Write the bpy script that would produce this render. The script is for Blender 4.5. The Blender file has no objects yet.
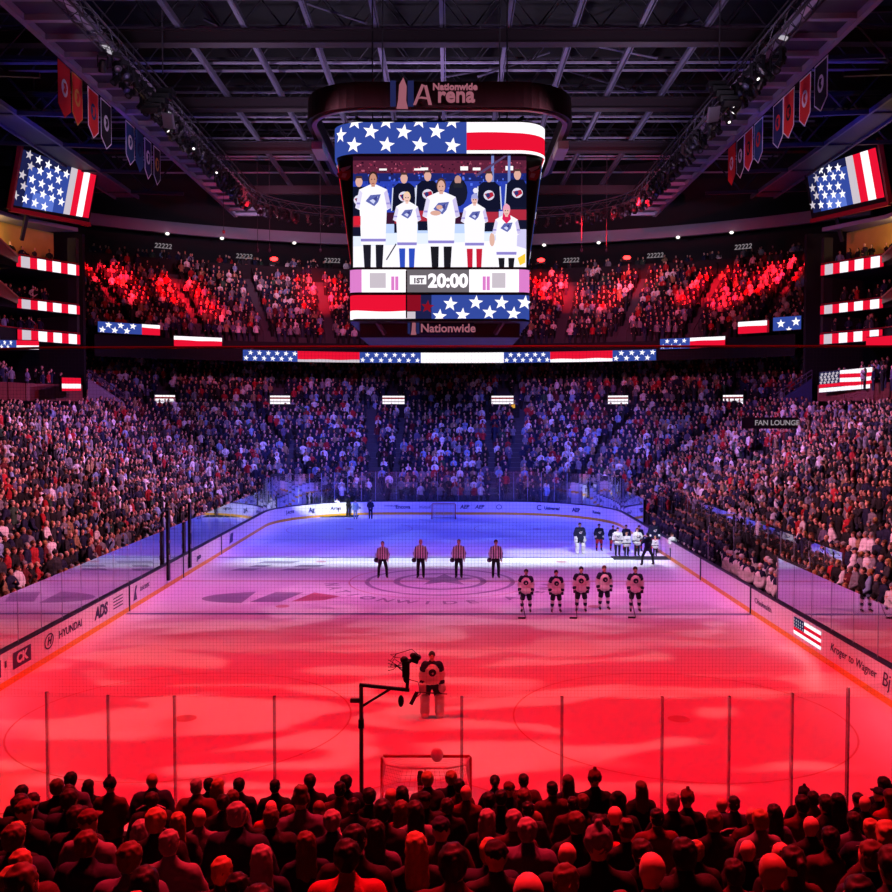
import bpy, bmesh, math, random
import numpy as np
from mathutils import Vector, Matrix, noise as mnoise
random.seed(7); rng = np.random.default_rng(7)
SC = bpy.context.scene
COL = SC.collection
R = math.radians
PI = math.pi

# ---------------------------------------------------------------- camera
CAM = Vector((0.49, -46.4, 8.3)); FPX = 945.0
cd = bpy.data.cameras.new('camera'); cam = bpy.data.objects.new('camera', cd); COL.objects.link(cam)
cam.location = CAM; cam.rotation_euler = (R(88.0), 0, R(0.24))
cd.sensor_width = 36; cd.lens = FPX / 892 * 36; cd.clip_start = 0.1; cd.clip_end = 400
SC.camera = cam
CROT = cam.rotation_euler.to_matrix()
def ray(px, py): return CROT @ Vector(((px - 446) / FPX, (446 - py) / FPX, -1))
def WY(px, py, y):          # point of the photo's pixel on the plane world-y = y
    d = ray(px, py); return CAM + d * ((y - CAM.y) / d.y)
def WZ(px, py, z=0.0):
    d = ray(px, py); return CAM + d * ((z - CAM.z) / d.z)
def WX(px, py, x):
    d = ray(px, py); return CAM + d * ((x - CAM.x) / d.x)

# ---------------------------------------------------------------- world, exposure
SC.view_settings.view_transform = 'Standard'; SC.view_settings.look = 'None'
SC.view_settings.gamma = 1.0; SC.view_settings.use_curve_mapping = False
SC.view_settings.exposure = 0.0
w = bpy.data.worlds.new('arena_air'); SC.world = w; w.use_nodes = True
w.node_tree.nodes['Background'].inputs[0].default_value = (0.55, 0.35, 0.75, 1)
w.node_tree.nodes['Background'].inputs[1].default_value = 0.004
SC.cycles.max_bounces = 5; SC.cycles.diffuse_bounces = 2; SC.cycles.glossy_bounces = 3
SC.cycles.transmission_bounces = 4; SC.cycles.transparent_max_bounces = 24
SC.cycles.caustics_reflective = False; SC.cycles.caustics_refractive = False
SC.cycles.sample_clamp_indirect = 4

# ---------------------------------------------------------------- lamps in the rafters
def M2(nt, op, a, b=None, c=None):
    n = nt.nodes.new('ShaderNodeMath'); n.operation = op
    for i, v in enumerate((a, b, c)):
        if v is None: continue
        if hasattr(v, 'links') or hasattr(v, 'node'): nt.links.new(v, n.inputs[i])
        else: n.inputs[i].default_value = v
    return n.outputs[0]
def smooth(nt, v, a, b):
    n = nt.nodes.new('ShaderNodeMapRange'); n.interpolation_type = 'SMOOTHSTEP'
    nt.links.new(v, n.inputs['Value']); n.inputs['From Min'].default_value = a; n.inputs['From Max'].default_value = b
    return n.outputs['Result']
def spot(name, loc, aim, col, kw, deg, blend=1.0, size=0.3):
    l = bpy.data.lights.new(name, 'SPOT'); l.energy = kw * 1000; l.color = col
    l.spot_size = R(deg); l.spot_blend = blend; l.shadow_soft_size = size
    o = bpy.data.objects.new(name, l); COL.objects.link(o); o.location = loc
    o.rotation_euler = (Vector(aim) - Vector(loc)).to_track_quat('-Z', 'Y').to_euler()
    return o
GSX = GSY = 1.0
def projector(name, loc, col, kw, rect, soft, pattern=None, size=0.15):
    """A gobo projector hanging at LOC and looking straight down: a soft-edged rectangle of light on the ice, even inside; soft = edge width (m) for x and y sides."""
    l = bpy.data.lights.new(name, 'SPOT'); l.energy = kw * 1000; l.color = col
    h = loc[2]; x0, x1, y0, y1 = rect
    far = max(math.hypot(x - loc[0], y - loc[1]) for x in (x0, x1) for y in (y0, y1))
    l.spot_size = min(R(170), 2 * math.atan(far / h) + R(14)); l.spot_blend = 0.15; l.shadow_soft_size = size
    l.use_nodes = True; nt = l.node_tree
    em = [n for n in nt.nodes if n.type == 'EMISSION'][0]
    tc = nt.nodes.new('ShaderNodeTexCoord'); sp = nt.nodes.new('ShaderNodeSeparateXYZ')
    nt.links.new(tc.outputs['Normal'], sp.inputs[0])
    zz = M2(nt, 'ABSOLUTE', sp.outputs[2])
    sx = 1.0
    gx = M2(nt, 'MULTIPLY_ADD', M2(nt, 'DIVIDE', sp.outputs[0], zz), h * GSX, loc[0])
    gy = M2(nt, 'MULTIPLY_ADD', M2(nt, 'DIVIDE', sp.outputs[1], zz), h * GSY, loc[1])
    s4 = soft if len(soft) == 4 else (soft[0], soft[0], soft[1], soft[1])
    m = M2(nt, 'MULTIPLY', smooth(nt, gx, x0, x0 + s4[0]), smooth(nt, gx, x1, x1 - s4[1]))
    m = M2(nt, 'MULTIPLY', m, M2(nt, 'MULTIPLY', smooth(nt, gy, y0, y0 + s4[2]), smooth(nt, gy, y1, y1 - s4[3])))
    r2 = M2(nt, 'ADD', M2(nt, 'POWER', M2(nt, 'DIVIDE', sp.outputs[0], zz), 2), M2(nt, 'POWER', M2(nt, 'DIVIDE', sp.outputs[1], zz), 2))
    m = M2(nt, 'MULTIPLY', m, M2(nt, 'POWER', M2(nt, 'ADD', r2, 1.0), 1.5))
    if pattern:
        sc, sxy, lo, hi, base, seed = pattern
        cv = nt.nodes.new('ShaderNodeCombineXYZ')
        nt.links.new(M2(nt, 'MULTIPLY', gx, sxy[0]), cv.inputs[0]); nt.links.new(M2(nt, 'MULTIPLY', gy, sxy[1]), cv.inputs[1])
        cv.inputs[2].default_value = seed
        nz = nt.nodes.new('ShaderNodeTexNoise'); nz.inputs['Scale'].default_value = sc
        nz.inputs['Detail'].default_value = 1.2; nz.inputs['Distortion'].default_value = 1.1
        nt.links.new(cv.outputs[0], nz.inputs['Vector'])
        m = M2(nt, 'MULTIPLY', m, M2(nt, 'MULTIPLY_ADD', smooth(nt, nz.outputs[0], lo, hi), 1 - base, base))
    nt.links.new(m, em.inputs['Strength'])
    o = bpy.data.objects.new(name, l); COL.objects.link(o); o.location = loc
    return o

RED = (1.0, 0.0, 0.011)
for sx in (-1, 1):      # each wash comes from both sides so that the boards catch it too
    projector('red_wash_lamp', (sx * 11, -20, 26), RED, 22, (-14.3, 14.3, -33, -5.5), (1.0, 1.0, 2, 15))
    projector('pink_wash_lamp', (sx * 11, -17, 26), (1.0, 0.09, 0.25), 6.5, (-14.3, 14.3, -19, 5), (1.0, 1.0, 12, 9))
    projector('lilac_wash_lamp', (sx * 11, 19, 26), (0.74, 0.20, 1.0), 7, (-14.3, 14.3, -11, 17), (1.0, 1.0, 10, 10))
    projector('lilac_wash_lamp', (sx * 11, -17, 26), (0.95, 0.17, 0.55), 3.5, (-14.3, 14.3, -12, 4), (1.0, 1.0, 8, 6))
    projector('blue_wash_lamp', (sx * 11, 20, 26), (0.05, 0.06, 1.0), 16.5, (-14.3, 14.3, 4, 32.0), (1.0, 1.0, 8, 0.5))
projector('red_gobo_lamp', (0.5, -19, 26.5), (1.0, 0.36, 0.33), 7.5, (-13.4, 13.4, -33, -9.0), (1.2, 1.2, 1, 6), (1.0, (0.21, 0.50), 0.52, 0.61, 0.0, 3.7))
projector('lilac_gobo_lamp', (-2, -17, 26), (1.0, 0.5, 0.62), 7, (-13.0, 13.0, -15, 3), (1.5, 1.5, 5, 5), (1.0, (0.22, 0.55), 0.48, 0.62, 0.0, 9.1))
projector('blue_gobo_lamp', (1, 21, 26.5), (0.22, 0.30, 1.0), 12, (-13.0, 13.0, 4, 30), (1.5, 1.5, 4, 2), (1.0, (0.2, 0.45), 0.48, 0.60, 0.0, 5.3))
projector('white_line_lamp', (1, 19, 27), (0.80, 1.0, 0.90), 50, (-13.0, 13.2, 3.4, 8.6), (4, 1.0, 2.6, 1.9), (1.0, (0.12, 0.9), 0.30, 0.62, 0.6, 1.3))
projector('gate_follow_lamp', (-14, -19, 26), (0.95, 1.0, 0.70), 26, (-12.0, -6.2, 27.5, 32.3), (0.8, 1.5, 1.5, 0.3))
projector('home_team_follow_lamp', (12.5, -19, 26), (0.85, 0.95, 1.0), 22, (3.0, 13.6, 6.0, 12.0), (1.5, 0.6, 1.5, 2.0))
# stands
for sx in (-1, 1):
    for y0, y1, c_, kw in ((-23, -23, (1.0, 0.30, 0.42), 105), (-11, -9, (1.0, 0.31, 0.46), 115), (11, 6, (0.88, 0.32, 0.62), 115), (22, 18, (0.62, 0.29, 0.9), 95)):
        spot('side_stand_lamp', (-sx * 16, y0, 25), (sx * 23, y1, 6.0), c_, kw * .8, 37, 0.9, 0.4)
    spot('corner_stand_lamp', (sx * -4, 16, 26), (sx * 22, 28, 5), (0.45, 0.25, 1.0), 34, 50, 1, 0.4)
    spot('end_stand_lamp', (sx * 5, 14, 26), (sx * 9, 38, 3), (0.17, 0.15, 1.0), 85, 48, 1, 0.4)
    spot('mezzanine_lamp', (sx * 8, 14, 24), (sx * 16, 50, 11), (0.75, 0.28, 0.75), 11, 46, 1, 0.4)
    spot('suite_lamp', (sx * -8, 8, 25.5), (sx * 31, 27, 14), (1.0, 0.08, 0.18), 20, 40, 1, 0.4)
    spot('upper_deck_lamp', (sx * 7, 18, 25.5), (sx * 22, 55, 21), (1.0, 0.07, 0.15), 26, 55, 1, 0.3)
for px, py, y, kw, deg in ((118, 268, 44, 15, 9), (132, 290, 43, 9, 7), (180, 292, 47, 15, 10), (205, 312, 46, 6, 8), (322, 300, 55, 10, 10), (312, 285, 58, 5, 7),
                           (548, 292, 58, 14, 9), (565, 300, 55, 6, 8), (608, 310, 54, 7, 7), (640, 285, 56, 5, 9), (722, 285, 50, 14, 9), (735, 305, 46, 10, 8), (775, 275, 45, 15, 9), (800, 262, 46, 10, 9), (690, 300, 48, 8, 6)):
    p_ = WY(px, py, y); sx = -1 if px < 446 else 1
    spot('upper_deck_beam', (sx * 12, 27, 25.5), p_, (1.0, 0.008, 0.02), kw * 27, deg * 1.35, 1.0, 0.1)
spot('near_stand_lamp', (-3, -24, 27), (-3, -39, 4), (1.0, 0.014, 0.03), 60, 52, 1, 0.25)
spot('near_stand_lamp', (4, -26, 27), (4, -39, 4), (1.0, 0.014, 0.03), 44, 52, 1, 0.25)
# added uplights below the catwalks, without fixtures, to brighten the roof steel
for sx in (-1, 1):
    for y in (-2, 12, 28):
        spot('roof_fill_lamp', (sx * 13, y, 22), (sx * 8, y + 4, 34), (0.62, 0.50, 0.74), 5.2, 150, 1, 0.3)
    spot('banner_fill_lamp', (sx * 8, 6, 22.5), (sx * 20.6, 13, 25), (0.9, 0.6, 0.9), 2.2, 70, 1, 0.3)  # added lamp that only brightens the banners, no fixture of its own
spot('roof_fill_lamp', (0, 14, 23.0), (0, 20, 34), (0.62, 0.47, 0.80), 7, 150, 1, 0.3)
for sx in (-1, 1):
    spot('catwalk_blue_lamp', (sx * 24, 12, 23), (sx * 25, 20, 33), (0.06, 0.06, 1.0), 2.0, 110, 1, 0.2)
    spot('house_wall_lamp', (sx * 13, 38, 25), (sx * 20, 58, 27), (0.75, 0.5, 0.78), 9.0, 75, 1, 0.3)

# ---------------------------------------------------------------- materials
def rgb(h):
    h = h.lstrip('#'); v = [int(h[i:i+2], 16) / 255 for i in (0, 2, 4)]
    return tuple(c / 12.92 if c <= 0.04045 else ((c + 0.055) / 1.055) ** 2.4 for c in v)
MATS = {}
def mat(name, col, rough=0.6, metal=0.0, noise=0.12, scale=6.0, spec=0.3):
    if name in MATS: return MATS[name]
    m = bpy.data.materials.new(name); MATS[name] = m; m.use_nodes = True; nt = m.node_tree
    b = nt.nodes['Principled BSDF']; b.inputs['Roughness'].default_value = rough; b.inputs['Metallic'].default_value = metal
    b.inputs['Specular IOR Level'].default_value = spec
    c = rgb(col) if isinstance(col, str) else col
    if noise:
        tc = nt.nodes.new('ShaderNodeTexCoord'); nz = nt.nodes.new('ShaderNodeTexNoise'); nz.inputs['Scale'].default_value = scale
        nz.inputs['Detail'].default_value = 3
        nt.links.new(tc.outputs['Object'], nz.inputs['Vector'])
        mx = nt.nodes.new('ShaderNodeMix'); mx.data_type = 'RGBA'
        mx.inputs['A'].default_value = (*[v * (1 - noise) for v in c], 1); mx.inputs['B'].default_value = (*[min(1, v * (1 + noise)) for v in c], 1)
        nt.links.new(nz.outputs[0], mx.inputs['Factor']); nt.links.new(mx.outputs['Result'], b.inputs['Base Color'])
    else: b.inputs['Base Color'].default_value = (*c, 1)
    return m
def glow(name, col, s=1.0, sample=True):
    if name in MATS: return MATS[name]
    m = bpy.data.materials.new(name); MATS[name] = m; m.use_nodes = True; nt = m.node_tree
    nt.nodes.remove(nt.nodes['Principled BSDF']); e = nt.nodes.new('ShaderNodeEmission')
    c = rgb(col) if isinstance(col, str) else col
    e.inputs[0].default_value = (*c, 1); e.inputs[1].default_value = s
    nt.links.new(e.outputs[0], nt.nodes['Material Output'].inputs[0])
    if not sample: m.cycles.emission_sampling = 'NONE'
    return m
def glass(name, tint=(0.93, 0.95, 0.97), ior=1.75, haze=0.02):
    m = bpy.data.materials.new(name); MATS[name] = m; m.use_nodes = True; nt = m.node_tree
    nt.nodes.remove(nt.nodes['Principled BSDF'])
    t = nt.nodes.new('ShaderNodeBsdfTransparent'); t.inputs[0].default_value = (*tint, 1)
    g = nt.nodes.new('ShaderNodeBsdfGlossy'); g.inputs['Roughness'].default_value = 0.03
    fr = nt.nodes.new('ShaderNodeFresnel'); fr.inputs[0].default_value = ior
    mx = nt.nodes.new('ShaderNodeMixShader'); nt.links.new(fr.outputs[0], mx.inputs[0]); nt.links.new(t.outputs[0], mx.inputs[1]); nt.links.new(g.outputs[0], mx.inputs[2])
    d = nt.nodes.new('ShaderNodeBsdfDiffuse'); d.inputs[0].default_value = (0.8, 0.8, 0.8, 1)
    m2 = nt.nodes.new('ShaderNodeMixShader'); m2.inputs[0].default_value = haze
    nt.links.new(mx.outputs[0], m2.inputs[1]); nt.links.new(d.outputs[0], m2.inputs[2])
    nt.links.new(m2.outputs[0], nt.nodes['Material Output'].inputs[0])
    return m
steel = mat('roof_steel', '#565062', 0.55, 0.2, 0.15, 0.8)
dark_steel = mat('dark_steel', '#2c2830', 0.6, 0.2, 0.15, 1.0)
black = mat('black_paint', '#0b0a0d', 0.5, 0.0, 0.1)
white_pl = mat('white_board', '#d9d9e2', 0.35, 0, 0.04, 2.0, 0.5)
yellow_pl = mat('yellow_kick', '#d8a021', 0.4, 0, 0.06, 2.0, 0.5)
cap_blue = mat('cap_navy', '#15163a', 0.4, 0, 0.05)
ink = mat('board_ink', '#2a2c55', 0.5, 0, 0.0)
concrete = mat('concrete', '#3a3740', 0.8, 0, 0.2, 0.7)
dark_wall = mat('dark_wall', '#18161c', 0.85, 0, 0.2, 0.5)
grey_wall = mat('grey_fascia', '#7d7684', 0.7, 0, 0.1, 0.4)
wood_red = mat('red_wood_panel', '#6a2f2b', 0.45, 0, 0.25, 3.0)
E_W = glow('led_white', (0.95, 0.90, 0.95), 1.25); E_R = glow('led_red', (0.85, 0.006, 0.035), 1.0); E_B = glow('led_blue', (0.035, 0.07, 0.36), 1.0)
E_B2 = glow('led_light_blue', (0.10, 0.17, 0.60), 1.1); E_D = glow('led_dim_navy', (0.012, 0.014, 0.07), 1.0); E_M = glow('led_dark_red', (0.25, 0.004, 0.015), 1.0)
E_W2 = glow('led_soft_white', (0.62, 0.55, 0.62), 1.0); E_P = glow('led_pink', (0.75, 0.22, 0.62), 1.0)
E_LAMP = glow('lamp_lens', (1.0, 0.95, 0.9), 1.6, False); E_REDLAMP = glow('red_lamp_lens', (1.0, 0.02, 0.02), 9.0, False)

# ---------------------------------------------------------------- mesh helpers
def tag(o, label, cat, group=None, kind=None):
    if label: o['label'] = label
    if cat: o['category'] = cat
    if group: o['group'] = group
    if kind: o['kind'] = kind
    return o
def empty(name, loc=(0, 0, 0), rz=0.0):
    o = bpy.data.objects.new(name, None); COL.objects.link(o); o.location = loc; o.rotation_euler = (0, 0, rz); o.empty_display_size = 0.2
    return o
class MB:
    def __init__(s): s.v = []; s.f = []; s.m = []; s.cur = 0
    def mat(s, i): s.cur = i; return s
    def add(s, vs, fs):
        b = len(s.v); s.v += [tuple(v) for v in vs]
        for f in fs: s.f.append(tuple(i + b for i in f)); s.m.append(s.cur)
        return s
    def poly(s, pts): return s.add(pts, [tuple(range(len(pts)))])
    def box(s, c, d, rot=None):
        c = Vector(c); q = []
        for x in (-.5, .5):
            for y in (-.5, .5):
                for z in (-.5, .5):
                    p = Vector((x * d[0], y * d[1], z * d[2]))
                    q.append(c + (rot @ p if rot else p))
        return s.add(q, [(0, 1, 3, 2), (4, 6, 7, 5), (0, 4, 5, 1), (2, 3, 7, 6), (0, 2, 6, 4), (1, 5, 7, 3)])
    def box2(s, a, b):
        return s.box([(i + j) / 2 for i, j in zip(a, b)], [abs(j - i) for i, j in zip(a, b)])
    def beam(s, a, b, w, h, up=(0, 0, 1)):
        a = Vector(a); b = Vector(b); d = (b - a); L = d.length
        if L < 1e-6: return s
        d.normalize(); u = Vector(up); sd = d.cross(u)
        if sd.length < 1e-4: sd = d.cross(Vector((1, 0, 0)))
        sd.normalize(); u = sd.cross(d)
        rot = Matrix((d, sd, u)).transposed()
        return s.box((a + b) / 2, (L, w, h), rot)
    def tube(s, pts, r, n=8, cap=True):
        pts = [Vector(p) for p in pts]; N = len(pts); rr = r if isinstance(r, (list, tuple)) else [r] * N
        vs = []; ref = None
        for i, p in enumerate(pts):
            d = (pts[min(i + 1, N - 1)] - pts[max(i - 1, 0)]).normalized()
            if ref is None or abs(ref.dot(d)) > 0.95: ref = Vector((0, 0, 1)) if abs(d.z) < 0.9 else Vector((1, 0, 0))
            x = d.cross(ref).normalized(); y = d.cross(x).normalized(); ref = -y if False else ref
            for k in range(n):
                a = 2 * PI * k / n; vs.append(p + (x * math.cos(a) + y * math.sin(a)) * rr[i])
        fs = [(i * n + k, i * n + (k + 1) % n, (i + 1) * n + (k + 1) % n, (i + 1) * n + k) for i in range(N - 1) for k in range(n)]
        if cap: fs += [tuple(range(n - 1, -1, -1)), tuple((N - 1) * n + k for k in range(n))]
        return s.add(vs, fs)
    def ell(s, c, r, nu=12, nv=8, rot=None, p0=Vector((0, 0, 0))):
        c = Vector(c); vs = []; fs = []
        for j in range(nv + 1):
            t = PI * j / nv
            for k in range(nu):
                a = 2 * PI * k / nu; p = Vector((math.sin(t) * math.cos(a) * r[0], math.sin(t) * math.sin(a) * r[1], math.cos(t) * r[2]))
                vs.append(c + (rot @ p if rot else p))
        for j in range(nv):
            for k in range(nu):
                a, b = j * nu + k, j * nu + (k + 1) % nu; cc, dd = b + nu, a + nu
                if j == 0: fs.append((a, dd, cc))
                elif j == nv - 1: fs.append((a, dd, b))
                else: fs.append((a, dd, cc, b))
        return s.add(vs, fs)
    def sweep(s, path, prof, closed=False):
        """PROF: (out, z) points swept along PATH of (x, y, nx, ny)."""
        n = len(prof); N = len(path)
        vs = [(x + nx * o, y + ny * o, z) for (x, y, nx, ny) in path for (o, z) in prof]
        fs = []
        for i in range(N if closed else N - 1):
            j = (i + 1) % N
            for k in range(n):
                l = (k + 1) % n; fs.append((i * n + k, i * n + l, j * n + l, j * n + k))
        if not closed: fs += [tuple(range(n)), tuple((N - 1) * n + k for k in range(n - 1, -1, -1))]
        return s.add(vs, fs)
    def build(s, name, mats, parent=None, smooth=False, loc=None):
        me = bpy.data.meshes.new(name); me.from_pydata(s.v, [], s.f)
        mats = mats if isinstance(mats, (list, tuple)) else [mats]
        for m in mats: me.materials.append(m)
        if len(mats) > 1: me.polygons.foreach_set('material_index', s.m)
        if smooth: me.polygons.foreach_set('use_smooth', [True] * len(s.f))
        me.update()
        o = bpy.data.objects.new(name, me); COL.objects.link(o)
        if parent: o.parent = parent
        if loc: o.location = loc
        return o
def text_obj(name, body, size, m, origin, xa, up, parent=None, ext=0.008, bold=0.0, align='CENTER', shear=0.0, squash=1.0):
    cu = bpy.data.curves.new('lettering', 'FONT'); cu.body = body; cu.size = size; cu.align_x = align; cu.align_y = 'CENTER'
    cu.extrude = ext; cu.offset = bold; cu.shear = shear; cu.resolution_u = 3
    t = bpy.data.objects.new('lettering', cu); COL.objects.link(t)
    dg = bpy.context.evaluated_depsgraph_get(); me = bpy.data.meshes.new_from_object(t.evaluated_get(dg))
    bpy.data.objects.remove(t); bpy.data.curves.remove(cu)
    me.name = name; me.materials.clear(); me.materials.append(m)
    o = bpy.data.objects.new(name, me); COL.objects.link(o)
    xa = Vector(xa).normalized() ; up = Vector(up).normalized(); n = xa.cross(up)
    mt = Matrix((xa * squash, up, n)).transposed().to_4x4(); mt.translation = Vector(origin)
    if parent: o.parent = parent
    o.matrix_local = mt
    return o
def star(c, r, xa, up, turn=0.0):
    c = Vector(c); return [c + (xa * math.sin(turn + k * PI / 5) + up * math.cos(turn + k * PI / 5)) * (r if k % 2 == 0 else r * 0.42) for k in range(10)]
def rrect(hx, hy, r, step=0.5, cx=0.0, cy=0.0):
    """Rounded rectangle, counter-clockwise from the middle of the right side: (x, y, nx, ny)."""
    pts = []
    def line(a, b, n):
        L = math.dist(a, b); k = max(1, int(round(L / step)))
        for i in range(k): t = i / k; pts.append((a[0] + (b[0] - a[0]) * t, a[1] + (b[1] - a[1]) * t, *n))
    def arc(c, a0):
        k = max(3, int(round(r * PI / 2 / step)))
        for i in range(k): a = a0 + PI / 2 * i / k; pts.append((c[0] + r * math.cos(a), c[1] + r * math.sin(a), math.cos(a), math.sin(a)))
    line((hx, 0), (hx, hy - r), (1, 0)); arc((hx - r, hy - r), 0); line((hx - r, hy), (-hx + r, hy), (0, 1)); arc((-hx + r, hy - r), PI / 2)
    line((-hx, hy - r), (-hx, -hy + r), (-1, 0)); arc((-hx + r, -hy + r), PI); line((-hx + r, -hy), (hx - r, -hy), (0, -1)); arc((hx - r, -hy + r), 1.5 * PI)
    line((hx, -hy + r), (hx, 0), (1, 0))
    return [(x + cx, y + cy, a, b) for x, y, a, b in pts]
def panel_pts(path):
    """Arc-length parametrised polyline of 3-D points: f(u, v, off), u in 0..1, v up in metres."""
    P = [Vector(p) for p in path]; L = [0]
    for a, b in zip(P, P[1:]): L.append(L[-1] + (b - a).length)
    T = L[-1]
    return P, L, T
class Led:
    """A LED strip: PATH is its lower edge (left to right as seen), UP its upward vector times its height."""
    def __init__(s, path, up):
        s.P, s.L, s.T = panel_pts(path); s.up = Vector(up); s.H = s.up.length; s.mb = MB()
    def at(s, d, h, off=0.0):
        d = min(max(d, 0), s.T); i = 0
        while i < len(s.L) - 2 and s.L[i + 1] < d: i += 1
        t = (d - s.L[i]) / max(1e-9, s.L[i + 1] - s.L[i]); dr = (s.P[i + 1] - s.P[i]).normalized()
        n = dr.cross(s.up.normalized()).normalized()
        return s.P[i].lerp(s.P[i + 1], t) + s.up * (h / s.H) + n * off
    def rect(s, m, d0, d1, h0, h1, off=0.0, wave=0.0):
        s.mb.mat(m); ds = [d0] + [l for l in s.L if d0 + 1e-4 < l < d1 - 1e-4] + [d1]
        if wave:
            k = max(8, int((d1 - d0) / 0.3)); ds = [d0 + (d1 - d0) * i / k for i in range(k + 1)]
        W = lambda d, h: h if h <= 1e-6 or h >= s.H - 1e-6 else h + wave * math.sin(d * 1.9 / s.H)
        for a, b in zip(ds, ds[1:]): s.mb.poly([s.at(a, W(a, h0), off), s.at(b, W(b, h0), off), s.at(b, W(b, h1), off), s.at(a, W(a, h1), off)])
        return s
    def star(s, m, d, h, r, turn=0.0, off=0.02):
        pts = [(d + math.sin(turn + k * PI / 5) * (r if k % 2 == 0 else r * .42), h + math.cos(turn + k * PI / 5) * (r if k % 2 == 0 else r * .42)) for k in range(10)]
        if min(p[0] for p in pts) < 0 or max(p[0] for p in pts) > s.T: return s
        pts = [(a, min(max(b, 0), s.H)) for a, b in pts]
        s.mb.mat(m)
        c = s.at(d, min(max(h, 0.01), s.H - .01), off); q = [s.at(a, b, off) for a, b in pts]
        for i in range(10): s.mb.add([c, q[i], q[(i + 1) % 10]], [(0, 2, 1)])
        return s
    def stars(s, m, d0, d1, r, gap, rows, turn=0.15, h0=None):
        k = 0; d = d0 + gap * .35
        hs = [s.H * (j + .5) / rows for j in range(rows)]
        while d < d1 - r:
            for j in range(rows): s.star(m, d + (gap / 2 if j % 2 else 0), hs[j], r, turn) if d + (gap / 2 if j % 2 else 0) < d1 - r * .8 else None
            d += gap
        return s
LEDM = [E_W, E_R, E_B, E_B2, E_D, E_M, E_W2, E_P]
# ================================================================= the setting: ice, bowl, walls, roof
HX, HY, RC = 12.95, 30.5, 8.5
ice_m = mat('ice_sheet', (0.80, 0.82, 0.86), 0.30, 0, 0.05, 0.35, 0.55)
ib = rrect(HX, HY, RC, 0.6)
mb = MB(); mb.poly([(x, y, 0) for x, y, _, _ in ib]); 
floor = mb.build('floor', ice_m); tag(floor, 'white ice sheet of the hockey rink lit red, pink and blue', 'ice', kind='structure')
line_m = mat('ice_line_paint', '#c98d92', 0.3, 0, 0.05, 1, 0.5); logo_m = mat('ice_logo_paint', '#8d86a0', 0.3, 0, 0.15, 1, 0.5); redlogo = mat('ice_logo_red', '#c06a78', 0.3, 0, 0.1, 1, 0.5); crease_m = mat('crease_blue', '#c9d6ea', 0.3, 0, 0.05, 1, 0.5)
mb = MB(); Z = 0.004
def rect(x0, x1, y0, y1, z=Z): mb.poly([(x0, y0, z), (x1, y0, z), (x1, y1, z), (x0, y1, z)])
def ring(cx, cy, r, w, n=64, a0=0, a1=2 * PI, z=Z):
    for k in range(n):
        a, b = a0 + (a1 - a0) * k / n, a0 + (a1 - a0) * (k + 1) / n
        mb.poly([(cx + math.cos(a) * (r - w), cy + math.sin(a) * (r - w), z), (cx + math.cos(a) * r, cy + math.sin(a) * r, z), (cx + math.cos(b) * r, cy + math.sin(b) * r, z), (cx + math.cos(b) * (r - w), cy + math.sin(b) * (r - w), z)])
for y in (-7.62, 7.62): rect(-12.9, 12.9, y - .15, y + .15)
mb.build('blue_line', mat('ice_blue_paint', '#46508f', 0.3, 0, 0.05, 1, 0.5), floor)
mb = MB(); rect(-12.9, 12.9, -.13, .13)
for s in (-1, 1):
    gx = 11.3
    rect(-gx, gx, s * 27.13 - .025, s * 27.13 + .025)
    for xx in (-6.7, 6.7):
        ring(xx, s * 21, 4.5, .05)
ring(0, 0, 4.5, .07)
for s in (-1, 1): ring(0, s * 27.13, 1.83, .05, 24, PI if s > 0 else 0, 2 * PI if s > 0 else PI)
mk = mb.build('ice_line', line_m, floor)
mb = MB()
for s in (-1, 1):
    for xx in (-6.7, 6.7): ring(xx, s * 21, .3, .3, 20); ring(xx, s * 6.1, .3, .3, 20)
mb.build('faceoff_dot', mat('faceoff_red', '#c98a92', 0.3, 0, 0.05, 1, 0.5), floor)
mb = MB()
for s in (-1, 1):
    mb.add([(0, s * 27.1, .002)] + [(1.8 * math.cos(a), s * 27.1 - s * 1.8 * math.sin(a), .002) for a in np.linspace(0, PI, 19)], [(0, k, k + 1) if s < 0 else (0, k + 1, k) for k in range(1, 19)])
mb.build('goal_crease', crease_m, floor)
# centre-ice emblem and the advert ovals left of it
mb = MB(); ring(0, 0, 3.7, .22, 48); ring(0, 0, 2.3, .3, 40)
st = star((0.2, 0.4, .006), 1.7, Vector((1, 0, 0)), Vector((0, 1, 0))); mb.poly(st)
mb.build('ice_emblem', logo_m, floor)
mb = MB()
p0 = WZ(262, 597, .005); e = lambda a, rx=2.6, ry=1.35: (p0.x + rx * math.cos(a) + .35 * ry * math.sin(a), p0.y + ry * math.sin(a), .005)
mb.poly([e(a) for a in np.linspace(PI * .62, PI * 1.48, 14)])
mb.poly([(p0.x - .3, p0.y - 1.1, .005), (p0.x + 1.0, p0.y - 1.1, .005), (p0.x + 1.7, p0.y + 1.1, .005), (p0.x + .4, p0.y + 1.2, .005)])
mb.build('advert_oval', logo_m, floor)
mb = MB(); mb.poly([(p0.x + 1.5, p0.y - 1.0, .005), (p0.x + 2.9, p0.y - .7, .005), (p0.x + 3.5, p0.y + .2, .005), (p0.x + 2.2, p0.y + 1.1, .005)]); mb.build('advert_flame', redlogo, floor)
def ice_text(body, size, px, py, turn=0.0, sq=1.0, bold=.03):
    p = WZ(px, py, .006); xa = Vector((math.cos(turn), math.sin(turn), 0)); text_obj('ice_lettering', body, size, logo_m, p, xa, Vector((-xa.y, xa.x, 0)), floor, .001, bold, squash=sq)
for k, ch in enumerate('NATIONWIDE ARENA'):
    a = -PI / 2 + (k - 7.5) * .185; p = Vector((5.35 * math.cos(a), 5.35 * math.sin(a), .006))
    if ch != ' ': text_obj('ice_lettering', ch, .95, logo_m, p, (-math.sin(a), math.cos(a), 0), (-math.cos(a), -math.sin(a), 0), floor, .001, .02)
pa = WZ(284, 566, .005); mb = MB()
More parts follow.
